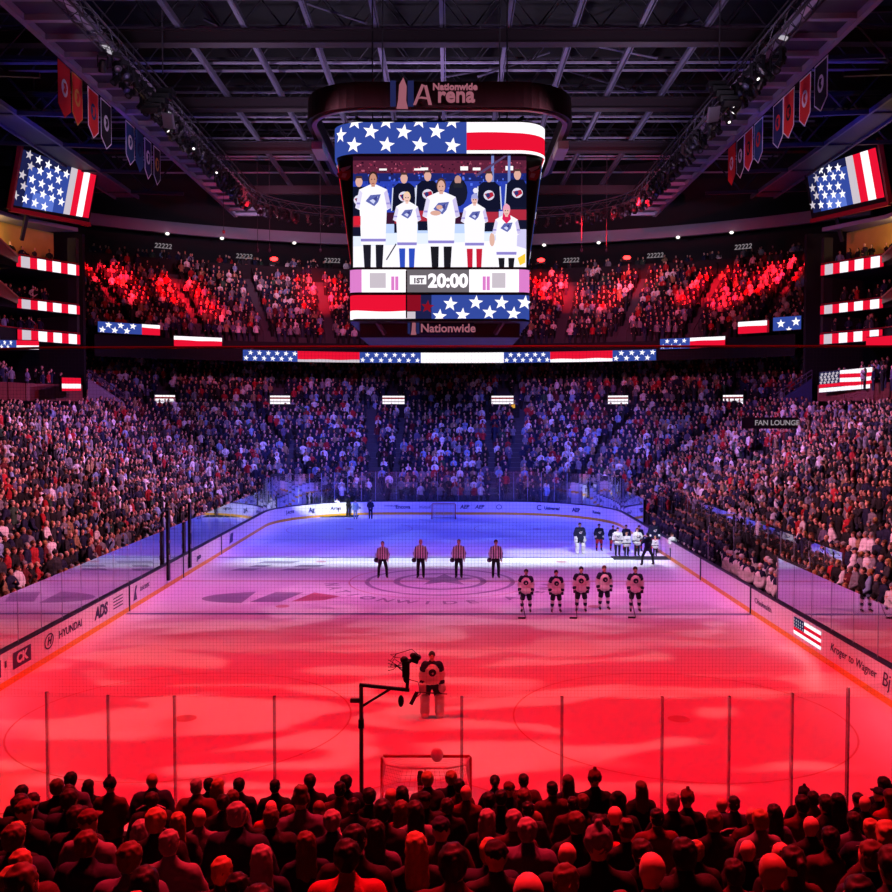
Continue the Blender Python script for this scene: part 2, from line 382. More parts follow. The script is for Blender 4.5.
for q in ((-1.7, 1.0, 2.0, .7), (-1.9, -.3, .9, .7), (.5, -.3, 1.4, .7), (-2.6, -1.5, 1.2, .7), (.0, -1.4, 1.3, .6)):
    x, y, ww, hh = q; x += pa.x; y += pa.y; mb.poly([(x, y, .005), (x + ww, y, .005), (x + ww + .35, y + hh, .005), (x + .35, y + hh, .005)])
mb.build('advert_mark', logo_m, floor)

# dasher boards: one long thing round the rink
boards = empty('dasher_boards', (0, 0, 0)); tag(boards, 'white dasher boards with yellow kickplate and navy cap rail around the ice', 'rink boards')
path = rrect(HX, HY, RC, 0.55)
def closed(mbx, prof): return mbx.sweep(path, prof, True)
closed(MB(), [(0, .2), (0, 1.08), (.12, 1.08), (.12, .2)]).build('board_panel', white_pl, boards)
closed(MB(), [(-.012, .0), (-.012, .2), (.12, .2), (.12, 0)]).build('kickplate', yellow_pl, boards)
closed(MB(), [(-.02, 1.08), (-.02, 1.13), (.15, 1.13), (.15, 1.08)]).build('cap_rail', cap_blue, boards)
def on_board(side, t, z, off=.012):
    if side == 'left': return Vector((-HX + off, t, z)), Vector((0, 1, 0)), Vector((1, 0, 0))
    if side == 'right': return Vector((HX - off, t, z)), Vector((0, -1, 0)), Vector((-1, 0, 0))
    return Vector((t, HY - off, z)), Vector((1, 0, 0)), Vector((0, -1, 0))
UP = Vector((0, 0, 1))
def ad_text(side, t, body, size=.42, z=.66, bold=.012, sq=1.0, shear=0.0, m=ink):
    o, xa, n = on_board(side, t, z); text_obj('advert_lettering', body, size, m, o, xa, UP, boards, .003, bold, squash=sq, shear=shear)
def ad_poly(side, t, z, pts, m=ink, off=.012):
    o, xa, n = on_board(side, t, z, off); q = MB(); q.poly([o + xa * a + UP * b for a, b in pts]); q.build('advert_mark', m, boards)
def ad_ring(side, t, z, r, wd, sq=1.0, shear=0.0, m=ink):
    o, xa, n = on_board(side, t, z); q = MB(); k = 24
    f = lambda a, rr: o + xa * (rr * sq * math.cos(a) + shear * rr * math.sin(a)) + UP * rr * math.sin(a)
    for i in range(k):
        a, b = 2 * PI * i / k, 2 * PI * (i + 1) / k; q.poly([f(a, r - wd), f(a, r), f(b, r), f(b, r - wd)])
    q.build('advert_mark', m, boards)
# measured along the boards from the photo
BL = lambda px, py: WX(px, py, -HX).y
BR = lambda px, py: WX(px, py, HX).y
yh = BL(66, 643) - .35; ad_ring('left', yh - 1.05, .66, .26, .05, 1.4, .15); ad_text('left', yh - 1.05, 'H', .34, .66, .015, 1.2, .3); ad_text('left', yh + .75, 'HYUNDAI', .38, .66, .006, 1.2)
ya = BL(102, 614); ad_text('left', ya - .1, 'ADS', .62, .66, .03, 1.1, .15)
for k in range(4): ad_poly('left', ya + 1.75, .48 + k * .13, [(-.55, -.025), (.55, -.025), (.55, .025), (-.55, .025)])
yc = BL(22, 665); ad_poly('left', yc + .0, .66, [(-.62, -.26), (.62, -.26), (.62, .26), (-.62, .26)]); ad_text('left', yc, 'CK', .42, .66, .02, 1.3, 0, white_pl)
ad_poly('left', yc - 1.9, .66, [(-.5, -.26), (.5, -.26), (.5, .26), (-.5, .26)]); ad_text('left', yc - 1.9, 'O', .42, .66, .02, 1.3, 0, white_pl); ad_text('left', yc - 1.1, 'ii', .3, .7, .01)
yk = BL(140, 593); ad_poly('left', yk - .6, .62, [(-.3, -.3), (.2, -.3), (.05, .05), (.22, .3), (-.02, .3)]); ad_text('left', yk + .6, 'ascent', .42, .7, .0, 1.2, .2)
ys = BL(192, 561); ad_poly('left', ys - .5, .62, [(-.35, -.3), (.3, -.3), (.3, .3), (-.35, .3)]); ad_text('left', ys + 1.3, 'gate', .4, .62, .01, 1.3)
yq = BL(231, 540); ad_poly('left', yq, .62, [(-.5, -.3), (.4, -.25), (.6, .3), (-.2, .3)])
yy = BR(826, 655); ad_text('right', BR(852, 672), 'Kroger to Wagner', .38, .66, .0, 1.15, .25)
yf = BR(807, 640); ad_text('right', BR(763, 612), 'Ohiohealth', .34, .66, .0, 1.3)
ad_text('right', BR(886, 690), 'Bj', .6, .66, .0, 1.1, .2)
# the flag panel shown on the right boards
fo, fx, fn = on_board('right', yf, .34, .014)
LB = Led([fo - fx * 1.25, fo + fx * 1.25], UP * .62)
LB.rect(4, 0, 1.0, .25, .62)
for k in range(5): LB.rect(0 if k % 2 == 0 else 1, 0 if k < 2 else 1.0, 2.5, .62 * k / 5, .62 * (k + 1) / 5) if k < 2 else LB.rect(0 if k % 2 == 0 else 1, 1.0, 2.5, .62 * k / 5, .62 * (k + 1) / 5)
for i in range(5):
    for j in range(3): LB.star(6, .1 + i * .2, .31 + j * .11, .055)
fl = LB.mb.build('flag_panel', LEDM, boards); fl['label'] = 'stars and stripes panel on the right boards'
# far boards
BF = lambda px: WY(px, 507, HY).x
ad_text('far', BF(403), 'Encova', .42, .64, .012); ad_text('far', BF(425), 'mutual', .36, .64, 0)
ad_ring('far', BF(381), .64, .3, .08, .9); ad_text('far', BF(394) - .3, 'UNIVERSAL', .2, .72, .0)
ad_text('far', BF(464.5), 'AEP', .42, .64, .015, 1, .2); ad_text('far', BF(479.5), 'AEP', .42, .64, .015, 1, .2)
ad_ring('far', BF(499), .64, .2, .05, 1.2); ad_text('far', BF(515), 'FirstEnergy', .34, .64, 0)
def arc_text(px, body, size, bold=.008, mark=None):
    # on the curved far corners
    best = min(path, key=lambda p: abs((CROT.transposed() @ (Vector((p[0], p[1], .6)) - CAM)).x / -(CROT.transposed() @ (Vector((p[0], p[1], .6)) - CAM)).z * FPX + 446 - px) + (0 if p[1] > 10 else 1e5))
    x, y, nx, ny = best; n = Vector((-nx, -ny, 0)); xa = UP.cross(n)
    text_obj('advert_lettering', body, size, ink, Vector((x, y, .64)) + n * .03, xa, UP, boards, .003, bold)
arc_text(541, 'C', .6); arc_text(552, 'Universal', .36, .012); arc_text(576, 'AEP', .45, .015); arc_text(598, 'Kemba', .34); arc_text(313, 'Ag', .5, .02); arc_text(338, 'Arms', .42); arc_text(357, 'Arena', .36); arc_text(292, 'ACTIS', .3); arc_text(288, '1', .5)
# door seams in the boards
for side, ts in (('left', [BL(129, 602), BL(183, 566), BL(221, 545)]), ('right', [BR(751, 600), BR(701, 566)])):
    for t in ts:
        o, xa, n = on_board(side, t, .56, .02); q = MB(); q.box(o, (.05 if True else .05, .07, 1.12)); q.build('door_seam', cap_blue, boards)

# glass round the rink: one thing, each pane and post a part
glass_m = glass('rink_glass_clear', (0.95, 0.955, 0.965), haze=.012)
edge_m = mat('acrylic_edge', '#8f93a6', 0.3, 0, 0.0); post_m = mat('stanchion_steel', '#6d6469', 0.4, 0.3, 0.05); batten_m = glass('acrylic_batten', (0.60, 0.55, 0.58), 1.3, .03)
rg = empty('rink_glass'); tag(rg, 'clear acrylic glass panes standing on the boards around the rink', 'rink glass')
P2 = rrect(HX + .1, HY + .1, RC + .1, 0.05); Ls = [0]
for a, b in zip(P2, P2[1:] + P2[:1]): Ls.append(Ls[-1] + math.dist(a[:2], b[:2]))
TOT = Ls[-1]
def rim(s):
    s %= TOT; lo = int(np.searchsorted(Ls, s)) - 1; lo = max(0, min(lo, len(P2) - 1)); p = P2[lo]; q = P2[(lo + 1) % len(P2)]
    t = (s - Ls[lo]) / max(1e-9, Ls[lo + 1] - Ls[lo]); return Vector((p[0] + (q[0] - p[0]) * t, p[1] + (q[1] - p[1]) * t, 0)), Vector((p[2], p[3], 0))
# start so that one post of the near end stands at pixel column 263, 363 ...
xs = WY(363, 690, -HY - .1).x
s_near = None
best = min(range(len(P2)), key=lambda i: abs(P2[i][0] - xs) + (0 if P2[i][1] < -HY else 1e4)); s0 = Ls[best]
bench_y = (BR(640, 528), BR(772, 600))
def curved(s_): return (rim(s_ + .05)[1] - rim(s_ - .05)[1]).length > 1e-4
cuts = [s0]
while cuts[-1] < s0 + TOT - 1.0: cuts.append(cuts[-1] + (1.14 if curved(cuts[-1] + .5) else 1.69))
cuts[-1] = s0 + TOT
for c0, c1 in zip(cuts, cuts[1:]):
    a, na = rim(c0); b, nb = rim(c1); mid = (a + b) / 2
    end = abs(mid.y) > HY - RC - 1.0
    if mid.x > 0 and bench_y[1] < mid.y < bench_y[0]: continue          # open in front of the benches
    # the same glass stands low along the sides, tall at the ends
    top = 3.52 if end else 2.75
    if not (mid.y < -22 or abs(mid.x) > 12 or mid.y > 20): continue
    d = (b - a).normalized(); g = .02
    K = 3 if end and abs(mid.x) < 13 and (na - nb).length > .02 else 1
    q = MB()
    for k in range(K):
        u, v = rim(c0 + (c1 - c0) * k / K)[0], rim(c0 + (c1 - c0) * (k + 1) / K)[0]
        if k == 0: u = u + d * g
        if k == K - 1: v = v - d * g
        q.poly([(u.x, u.y, 1.13), (v.x, v.y, 1.13), (v.x, v.y, top), (u.x, u.y, top)])
    pane = q.build('glass_pane', glass_m, rg)
    q = MB(); near = mid.y < -25
    q.beam((a.x, a.y, 1.13), (a.x, a.y, top - (.0 if end else .02)), .045 if end else .012, .05 if near else .03, (d.x, d.y, 0)); q.build('stanchion', batten_m if near else edge_m, rg)
# ================================================================= seating bowl (structure)
def zl(s): return .55 + .30 * min(s, 4) + .47 * max(0, s - 4) if False else .62 + .46 * max(0, s - .5)
ROW = .86
# lower bowl: stepped treads that follow the boards (open at the near end, which has its own rake)
def ring_pts(s, step=1.6):
    p = rrect(HX + s, HY + s, RC + s, step)
    # order: start at right side going up round the far end to the left side; keep y > -33
    half = [q for q in p[: len(p)] if q[1] > -33.0]
    i = next((k for k in range(len(half)) if k and math.dist(half[k][:2], half[k - 1][:2]) > 6), 0)
    return half[i:] + half[:i] if i else half
mb = MB(); S_ROWS = [.68 + ROW * k for k in range(19)]
prof = []
for s_ in S_ROWS: prof += [(s_, zl(s_) - (.46 * ROW if s_ > 1.6 else .5)), (s_, zl(s_)), (s_ + ROW, zl(s_))]
prof = [(a, b) for a, b in prof]
base = ring_pts(0)
def arcs_sweep(mbx, profile):
    N = None; rows = []
    for o, z in profile:
        pts = rrect(HX + o, HY + o, RC + o, 1.0)
        th = np.linspace(0, 1, 121)
        # straight side right (-33 -> 22), far corner, far side, corner, left side: same parameter for each offset
        c = []
        for y in np.linspace(-33, HY - RC, 12): c.append((HX + o, y))
        for a in np.linspace(0, PI / 2, 16)[1:]: c.append((HX - RC + (RC + o) * math.cos(a), HY - RC + (RC + o) * math.sin(a)))
        for x in np.linspace(HX - RC, -(HX - RC), 6)[1:]: c.append((x, HY + o))
        for a in np.linspace(PI / 2, PI, 16)[1:]: c.append((-(HX - RC) + (RC + o) * math.cos(a), HY - RC + (RC + o) * math.sin(a)))
        for y in np.linspace(HY - RC, -33, 12)[1:]: c.append((-HX - o, y))
        rows.append([(x, y, z) for x, y in c])
    n = len(rows[0])
    vs = [p for r in rows for p in r]
    mbx.add(vs, [(i * n + k, (i + 1) * n + k, (i + 1) * n + k + 1, i * n + k + 1) for i in range(len(rows) - 1) for k in range(n - 1)])
arcs_sweep(mb, prof); tag(mb.build('lower_bowl_floor', concrete), 'dark stepped concrete of the lower seating bowl', 'stands', kind='structure')
# concourse behind it
ZC = zl(S_ROWS[-1]) + .1
mb = MB(); arcs_sweep(mb, [(S_ROWS[-1] + ROW, ZC), (46, ZC)]); tag(mb.build('concourse_floor', concrete), 'dark concourse floor behind the lower bowl', 'floor', kind='structure')
# mezzanine and upper deck: arcs about (0, 5)
def arcp(r, a): return (r * math.sin(a), 5 + r * math.cos(a))
def arc_steps(profile, a0, a1, n=48):
    m_ = MB(); rows = [[(*arcp(r, a), z) for a in np.linspace(a0, a1, n)] for r, z in profile]
    m_.add([p for r in rows for p in r], [(i * n + k, i * n + k + 1, (i + 1) * n + k + 1, (i + 1) * n + k) for i in range(len(rows) - 1) for k in range(n - 1)]); return m_
A_M = R(49)
MEZ = [(42.6 + .8 * k, ZC + .75 + .43 * k) for k in range(11)]
prof = [(42.5, ZC - .4)]
for r, z in MEZ: prof += [(r - .1, z), (r + .7, z)]
tag(arc_steps(prof, -A_M, A_M).build('mezzanine_floor', concrete), 'dark stepped mezzanine seating under the ribbon display', 'stands', kind='structure')
tag(arc_steps([(51.6, ZC), (51.6, 16)], -A_M, A_M).build('wall_mezzanine', dark_wall), 'dark wall behind the mezzanine seats', 'wall', kind='structure')
UPR = [(43.4 + .86 * k, 15.15 + .575 * k) for k in range(14)]
A_U = R(45)
tag(arc_steps([(51.6, 14.2), (42.62, 13.2), (42.62, 15.1), (43.2, 15.12)], -A_U, A_U).build('trim_2', mat('fascia_black', '#0d0b10', .8, 0, .1)), 'black front of the upper deck carrying the ribbon displays', 'fascia', kind='structure')
prof = [(43.2, 15.12)]
for r, z in UPR: prof += [(r - .1, z), (r + .76, z)]
tag(arc_steps(prof, -A_U, A_U).build('upper_deck_floor', concrete), 'dark stepped upper deck at the far end', 'stands', kind='structure')
ZT = UPR[-1][1]
# top concourse: low wall, floor, back wall with a pale fascia above
tag(arc_steps([(55.5, ZT), (55.5, ZT + 1.7), (55.8, ZT + 1.7), (55.8, ZT + 1.0), (63, ZT + 1.0)], -A_U, A_U).build('top_concourse_floor', dark_wall), 'dark parapet and walkway above the upper deck', 'walkway', kind='structure')
tag(arc_steps([(62.5, ZT), (62.5, 40)], -R(62), R(62)).build('wall_far', dark_wall), 'black wall behind the top of the upper deck', 'wall', kind='structure')
def fascia_z(): return WY(446, 246, 5 + 58.5).z, WY(446, 235.5, 5 + 58.5).z
f0, f1 = fascia_z()
def arc_box(name, r0, r1, z0, z1, a0, a1, m, n=40, parent=None):
    q = MB(); rows = [(r0, z0), (r0, z1), (r1, z1), (r1, z0)]
    pts = [[(*arcp(r, a), z) for a in np.linspace(a0, a1, n)] for r, z in rows]
    q.add([p for r in pts for p in r], [((i % 4) * n + k, (i % 4) * n + k + 1, ((i + 1) % 4) * n + k + 1, ((i + 1) % 4) * n + k) for i in range(4) for k in range(n - 1)] + [(0, n, 2 * n, 3 * n), (n - 1, 4 * n - 1, 3 * n - 1, 2 * n - 1)])
    return q.build(name, m, parent)
tag(arc_box('trim_1', 58.5, 59.1, f0, f1, -A_U, A_U, grey_wall), 'pale grey curved fascia above the top concourse', 'fascia', kind='structure')
# outer shell behind the side stands
mb = MB(); mb.box2((-47, -50, -1), (-46.6, 60, 40)); tag(mb.build('wall_left', dark_wall), 'black side wall of the arena', 'wall', kind='structure')
mb = MB(); mb.box2((46.6, -50, -1), (47, 60, 40)); tag(mb.build('wall_right', dark_wall), 'black side wall of the arena', 'wall', kind='structure')
mb = MB(); mb.box2((-47, -52, 37.0), (47, 80, 37.4)); tag(mb.build('ceiling', mat('roof_deck', '#0a090c', .8, 0, .2, .3)), 'dark metal roof deck above the trusses', 'ceiling', kind='structure')
# near stand below the camera: its own gentle rake
def zn(D): return 1.62 + .315 * (12.6 - D)      # tread height at distance D in front of the camera plane
NEAR_D = [14.45 - .86 * k for k in range(13)]
mb = MB(); pr = []
for D in NEAR_D: pr += [(CAM.y + D + .35, zn(D) - .27), (CAM.y + D + .35, zn(D)), (CAM.y + D - .51, zn(D))]
for (y0, z0), (y1, z1) in zip(pr, pr[1:]): mb.poly([(-14, y0, z0), (14, y0, z0), (14, y1, z1), (-14, y1, z1)])
mb.poly([(-14, CAM.y + 14.8, zn(14.45) - .27), (14, CAM.y + 14.8, zn(14.45) - .27), (14, -31.2, 0), (-14, -31.2, 0)])
tag(mb.build('near_stand_floor', concrete), 'dark stepped rows below the camera', 'stands', kind='structure')

# ---------------------------------------------------------------- upper deck furniture: aisle walls and parapet sections
lit_red = mat('red_seat_plastic', '#7c1c24', 0.5, 0, 0.1)
AISLES = [R(a) for a in (-40, -31.5, -23, -15, -7.5, 7.5, 15, 23, 31.5, 40)]
for k, a in enumerate(AISLES):
    for sgn, wd in ((-1, .011), (1, .011)):
        q = MB(); aa = a + sgn * .0135
        p0, p1 = Vector((*arcp(43.2, aa), 15.1)), Vector((*arcp(55.3, aa), ZT + .4))
        q.tube([p0 + UP * .9, p1 + UP * .9], .035, 6); 
        for t in np.linspace(0, 1, 9): q.tube([p0.lerp(p1, t), p0.lerp(p1, t) + UP * .9], .025, 5)
        o = q.build('aisle_handrail', dark_steel); tag(o, 'thin dark handrail beside an aisle of the upper deck', 'handrail', 'upper deck handrails')
# ================================================================= centre scoreboard
sb = empty('scoreboard', (0, -0.5, 11.5)); tag(sb, 'large centre-hung video scoreboard above the ice with flag ribbons', 'scoreboard')
def kid(o, parent=sb):          # parent a world-space mesh under an Empty that stands away from the origin
    o.parent = parent; o.matrix_parent_inverse = Matrix.Translation(-Vector(parent.location)) if parent.parent is None else Matrix()
    return o
YF = -4.4
tl, br = WY(353, 153, YF), WY(526, 268, YF)
cx = (tl.x + br.x) / 2; cyb = -0.3
# dark body: tapers from the wide top ribbon to the screens
zt = WY(440, 121, -5.0).z; zb = br.z
def sec(hx, hy, r, z): return [(x, y, z) for x, y, _, _ in rrect(hx, hy, r, .4, cx, cyb)]
def loft(mbx, secs, cap=True):
    n = len(secs[0]); b = []
    mbx.add([p for s_ in secs for p in s_], [(i * n + k, i * n + (k + 1) % n, (i + 1) * n + (k + 1) % n, (i + 1) * n + k) for i in range(len(secs) - 1) for k in range(n)] + ([tuple(range(n - 1, -1, -1)), tuple((len(secs) - 1) * n + k for k in range(n))] if cap else []))
def sec_n(hx, hy, r, z, k=10):
    pts = []
    for c, a0 in (((hx - r, hy - r), 0), ((-hx + r, hy - r), PI / 2), ((-hx + r, -hy + r), PI), ((hx - r, -hy + r), 1.5 * PI)):
        for i in range(k): a = a0 + PI / 2 * i / (k - 1); pts.append((cx + c[0] + r * math.cos(a), cyb + c[1] + r * math.sin(a), z))
    return pts
hw = (br.x - tl.x) / 2
q = MB(); zr0 = WY(440, 153.2, -4.85).z
loft(q, [sec_n(hw + .05, 4.0, .3, zb - 2.3), sec_n(hw + .12, 4.02, .3, zb), sec_n(hw + .75, 4.02, .5, zr0 - .1), sec_n(hw + .7, 4.0, .5, zr0 + .05)])
kid(q.build('housing', black))
q = MB(); loft(q, [sec_n(4.3, 4.2, 1.2, zr0 - .02), sec_n(4.62, 4.52, 1.25, zr0), sec_n(4.62, 4.52, 1.25, zt + .02), sec_n(4.5, 4.4, 1.2, zt + .12)]); kid(q.build('upper_drum', black))
q = MB(); q.box2((cx - 3.6, cyb - 3.4, zb - 3.0), (cx + 3.6, cyb + 3.4, zb - 2.3)); kid(q.build('under_deck', dark_steel))
# screens
def screen(name, o, xa, w, h):
    s = MB(); n = Vector(xa).cross(UP); c = Vector(o)
    f = MB()
    for (a, b, c2, d) in ((-w / 2 - .1, w / 2 + .1, -h / 2 - .1, -h / 2), (-w / 2 - .1, w / 2 + .1, h / 2, h / 2 + .1), (-w / 2 - .1, -w / 2, -h / 2, h / 2), (w / 2, w / 2 + .1, -h / 2, h / 2)):
        m_ = c + xa * ((a + b) / 2) + UP * ((c2 + d) / 2)
        f.box(m_, (b - a, .16, d - c2), Matrix((xa, xa.cross(UP) * -1, UP)).transposed())
    return kid(f.build(name, black))
W_, H_ = br.x - tl.x, tl.z - br.z
fr = screen('screen_bezel', ((tl.x + br.x) / 2, YF + .06, (tl.z + br.z) / 2), Vector((1, 0, 0)), W_, H_)
# the picture on the front screen: the line of singers in white sweaters, players behind, crowd and ice
PIC = {}
def pm(h, s=1.0): 
    if h not in PIC: PIC[h] = glow('screen_' + h.strip('#'), h, s)
    return PIC[h]
pic = MB(); pmats = []
def pidx(h):
    m_ = pm(h, 1.12)
    if m_ not in pmats: pmats.append(m_)
    return pmats.index(m_)
LAY = [0]
def pp(h, pts):             # points in the close-up of the screen: x 58..828, y 62..562
    LAY[0] += 1; off = .01 + .00022 * LAY[0]
    pic.mat(pidx(h)); P_ = [((x - 58) / 770, (562 - y) / 500) for x, y in pts]
    P_ = [(min(max(a, 0), 1), min(max(b, 0), 1)) for a, b in P_]
    ar = sum(a[0] * b[1] - b[0] * a[1] for a, b in zip(P_, P_[1:] + P_[:1]))
    if ar < 0: P_.reverse()
    pic.poly([(tl.x + W_ * a, YF - off, br.z + H_ * b) for a, b in P_])
def pe(h, x, y, rx, ry, n=14): pp(h, [(x + rx * math.cos(2 * PI * k / n), y + ry * math.sin(2 * PI * k / n)) for k in range(n)])
def pr_(h, x0, y0, x1, y1): pp(h, [(x0, y0), (x1, y0), (x1, y1), (x0, y1)])
pr_('#3a1530', 58, 62, 828, 562)
pr_('#2a0d22', 58, 62, 828, 95); pr_('#f2e6ea', 150, 62, 500, 72); pr_('#5a2038', 58, 95, 828, 150)
pr_('#2a3fae', 58, 150, 828, 320); pr_('#1c2468', 58, 150, 828, 185)
rs = random.Random(3)
for k in range(170):
    x, y = rs.uniform(60, 826), rs.uniform(98, 150); pr_(rs.choice(['#8a2a48', '#41162e', '#b0506a', '#2a0d22', '#6a2440']), x, y, x + rs.uniform(4, 10), y + rs.uniform(4, 9))
for k in range(190):
    x, y = rs.uniform(60, 826), rs.uniform(152, 300); pr_(rs.choice(['#3b55d8', '#1f2f94', '#5673ea', '#17205f', '#2c44c4']), x, y, x + rs.uniform(4, 10), y + rs.uniform(5, 12))
for x in (175, 330, 358, 535, 590, 735): pr_('#fff6fa', x, rs.uniform(120, 132), x + 34, 140)
for x in (672, 745): pr_('#6f7fc0', x, 70, x + 12, 330)
pp('#55406a', [(600, 160), (740, 70), (745, 76), (606, 170)])
pr_('#dfe8fb', 58, 400, 828, 562); pr_('#b8cdf6', 58, 372, 828, 412); pp('#f6f2fb', [(58, 470), (828, 440), (828, 562), (58, 562)])
pp('#c9c4ea', [(690, 318), (828, 312), (828, 480), (690, 440)]); pp('#f3c93c', [(790, 520), (824, 500), (824, 540), (800, 552)])
def skater(x, y, s=1.0):
    pr_('#14162e', x - 44 * s, y + 150 * s, x + 44 * s, y + 255 * s)
    pp('#10122a', [(x - 26 * s, y + 40 * s), (x + 26 * s, y + 40 * s), (x + 52 * s, y + 62 * s), (x + 58 * s, y + 160 * s), (x - 58 * s, y + 160 * s), (x - 52 * s, y + 62 * s)])
    pp('#cfd3ea', [(x - 52 * s, y + 60 * s), (x - 47 * s, y + 60 * s), (x - 53 * s, y + 160 * s), (x - 58 * s, y + 160 * s)]); pp('#cfd3ea', [(x + 52 * s, y + 60 * s), (x + 47 * s, y + 60 * s), (x + 53 * s, y + 160 * s), (x + 58 * s, y + 160 * s)])
    pe('#d9d4e8', x, y + 98 * s, 24 * s, 22 * s); pp('#b02238', [(x - 20 * s, y + 92 * s), (x + 16 * s, y + 84 * s), (x + 22 * s, y + 100 * s), (x - 4 * s, y + 116 * s)]); pe('#28306e', x - 4 * s, y + 98 * s, 9 * s, 10 * s)
    pr_('#a8283c', x - 42 * s, y + 170 * s, x + 42 * s, y + 215 * s)
    pe('#d9a79a', x, y + 18 * s, 16 * s, 24 * s); pp('#4a3030', [(x - 17 * s, y + 16 * s), (x - 13 * s, y - 6 * s), (x + 13 * s, y - 6 * s), (x + 17 * s, y + 16 * s), (x + 10 * s, y + 4 * s), (x - 10 * s, y + 4 * s)])
for x, y in ((85, 170), (285, 155), (390, 145), (662, 150), (788, 140)): skater(x, y, 1.0)
pe('#16182c', 525, 235, 42, 62); pe('#b98a80', 524, 182, 15, 20); pr_('#20222e', 505, 195, 545, 215)
def singer(x, top, w, hem, leg, legcol, hair, skin='#dcae9f', hat=None, scarf=None, beanie=False):
    hh = w * .30; hr = hh * .62
    for s_ in (-1, 1): pp(legcol, [(x + s_ * w * .10, hem - 6), (x + s_ * w * .46, hem - 6), (x + s_ * w * .40, leg), (x + s_ * w * .12, leg)])
    sh = top + hh * 1.9
    pp('#f4f1fb', [(x - hr * .7, sh - 6), (x + hr * .7, sh - 6), (x + w * .62, sh + 16), (x + w * .80, sh + w * .95), (x + w * .60, sh + w * 1.05), (x + w * .54, hem), (x - w * .54, hem), (x - w * .60, sh + w * 1.05), (x - w * .80, sh + w * .95), (x - w * .62, sh + 16)])
    pp('#c7bce6', [(x + w * .62, sh + 16), (x + w * .80, sh + w * .95), (x + w * .62, sh + w), (x + w * .48, sh + 30)]); pp('#d9d2ef', [(x - w * .62, sh + 16), (x - w * .80, sh + w * .95), (x - w * .62, sh + w), (x - w * .48, sh + 30)])
    pp('#8a7fc8', [(x - w * .56, hem - 26), (x + w * .56, hem - 26), (x + w * .55, hem - 14), (x - w * .55, hem - 14)])
    cy = sh + w * .62
    pp('#5a62a8', [(x - w * .34, cy + 4), (x - w * .12, cy - w * .22), (x + w * .34, cy - w * .26), (x + w * .22, cy + w * .08), (x + w * .05, cy + w * .26)])
    pp('#c9cdf0', [(x - w * .16, cy + 2), (x + w * .22, cy - w * .16), (x + w * .02, cy + w * .16)])
    pp('#3b3f86', [(x - w * .02, cy - w * .06), (x + w * .2, cy - w * .2), (x + w * .14, cy + w * .06)])
    for s_ in (-1, 1): pr_('#9a90d2', x + s_ * w * .66 - 8, sh + w * .72, x + s_ * w * .66 + 8, sh + w * .80)
    if scarf: pp(scarf, [(x - hr, sh - 14), (x + hr, sh - 14), (x + hr * 1.3, sh + 14), (x, sh + 34), (x - hr * 1.3, sh + 14)])
    pr_(skin, x - hr * .42, top + hh * 1.3, x + hr * .42, sh + 4)
    pe(hair, x, top + hh * .78, hr * 1.12, hh * .98); pe(skin, x, top + hh * 1.02, hr * .88, hh * .92)
    for s_ in (-1, 1): pe('#3a2826', x + s_ * hr * .36, top + hh * .95, 2.6, 2.6, 8)
    pp('#8a3f45', [(x - 7, top + hh * 1.5), (x + 7, top + hh * 1.5), (x + 4, top + hh * 1.6), (x - 4, top + hh * 1.6)])
    if hat: pp(hat, [(x - hr * 1.1, top + hh * .75), (x - hr * .9, top + hh * .1), (x, top - hh * .35), (x + hr * .9, top + hh * .1), (x + hr * 1.1, top + hh * .75)])
singer(148, 150, 100, 462, 562, '#1c1a26', '#3a2320', '#c58c78'); pr_('#d41f35', 62, 338, 92, 378)
singer(298, 236, 78, 478, 562, '#2b49b8', '#e9c9a0', '#e9c0b2'); pp('#30303e', [(204, 526), (248, 456), (252, 460), (208, 530)])
singer(450, 180, 104, 470, 562, '#1a1820', '#5a3a30', '#d7a596'); pe('#d7a596', 425, 325, 24, 11); pe('#d7a596', 442, 300, 14, 10)
singer(598, 246, 76, 480, 562, '#c01c36', '#b2a6d8', '#e2b3a8', '#9fa0d8'); pe('#e6e2f2', 603, 228, 12, 12)
pe('#dcae9f', 676, 440, 12, 30)
singer(740, 292, 80, 520, 562, '#1a1820', '#e08aa8', '#e6b4ac', '#e59ab4', '#d81f54')
kid(pic.build('screen_picture', pmats), sb)['label'] = 'screen picture of five singers in white jerseys before dark-jerseyed players'
# emblems beside the screen on the housing
def emblem(c, r, xa, n, mA, mB, parent, name='emblem'):
    q = MB(); q.mat(0); f = lambda a, b: Vector(c) + xa * a * r + UP * b * r + n * .012
    q.poly([f(-.9, -.1), f(-.5, -.8), f(.3, -.9), f(.8, -.3), f(.9, .5), f(.2, .2), f(-.3, .3)])
    q.mat(1); g = lambda a, b: f(a, b) + n * .01
    q.poly([g(-.6, .5), g(.9, .9), g(.5, .45), g(-.2, .1)]); q.poly([g(-.4, -.5), g(.1, -.6), g(.3, -.1), g(-.2, 0)])
    return q.build(name, [mA, mB], parent)
emr = mat('emblem_red', '#7c2c34', .5, 0, 0); emg = mat('emblem_grey', '#8d8590', .5, 0, 0)
for px in (344.5, 533): p = WY(px, 173, -4.35); kid(emblem(p, .38, Vector((1, 0, 0)), Vector((0, -1, 0)), emr, emg, None))
# side and rear screens (seen only from the side): the flag again
for sx in (1, -1):
    xa = Vector((0, sx, 0)); fl_ = .63 * (H_ - .6) / (zr0 - .1 - zb); o = Vector((cx + sx * (hw + .16 + .63 * .3 / (zr0 - .1 - zb)), cyb, br.z + .3)); L = Led([o - xa * 3.3, o + xa * 3.3], UP * (H_ - .6) + Vector((sx * fl_, 0, 0)))
    L.rect(2, 0, 3.0, 0, L.H); L.stars(0, 0, 3.0, .3, .9, 5)
    for k in range(4): L.rect(0 if k % 2 == 0 else 1, 3.0 + .9 * k, 3.9 + .9 * k, 0, L.H)
    kid(L.mb.build('side_screen', LEDM))
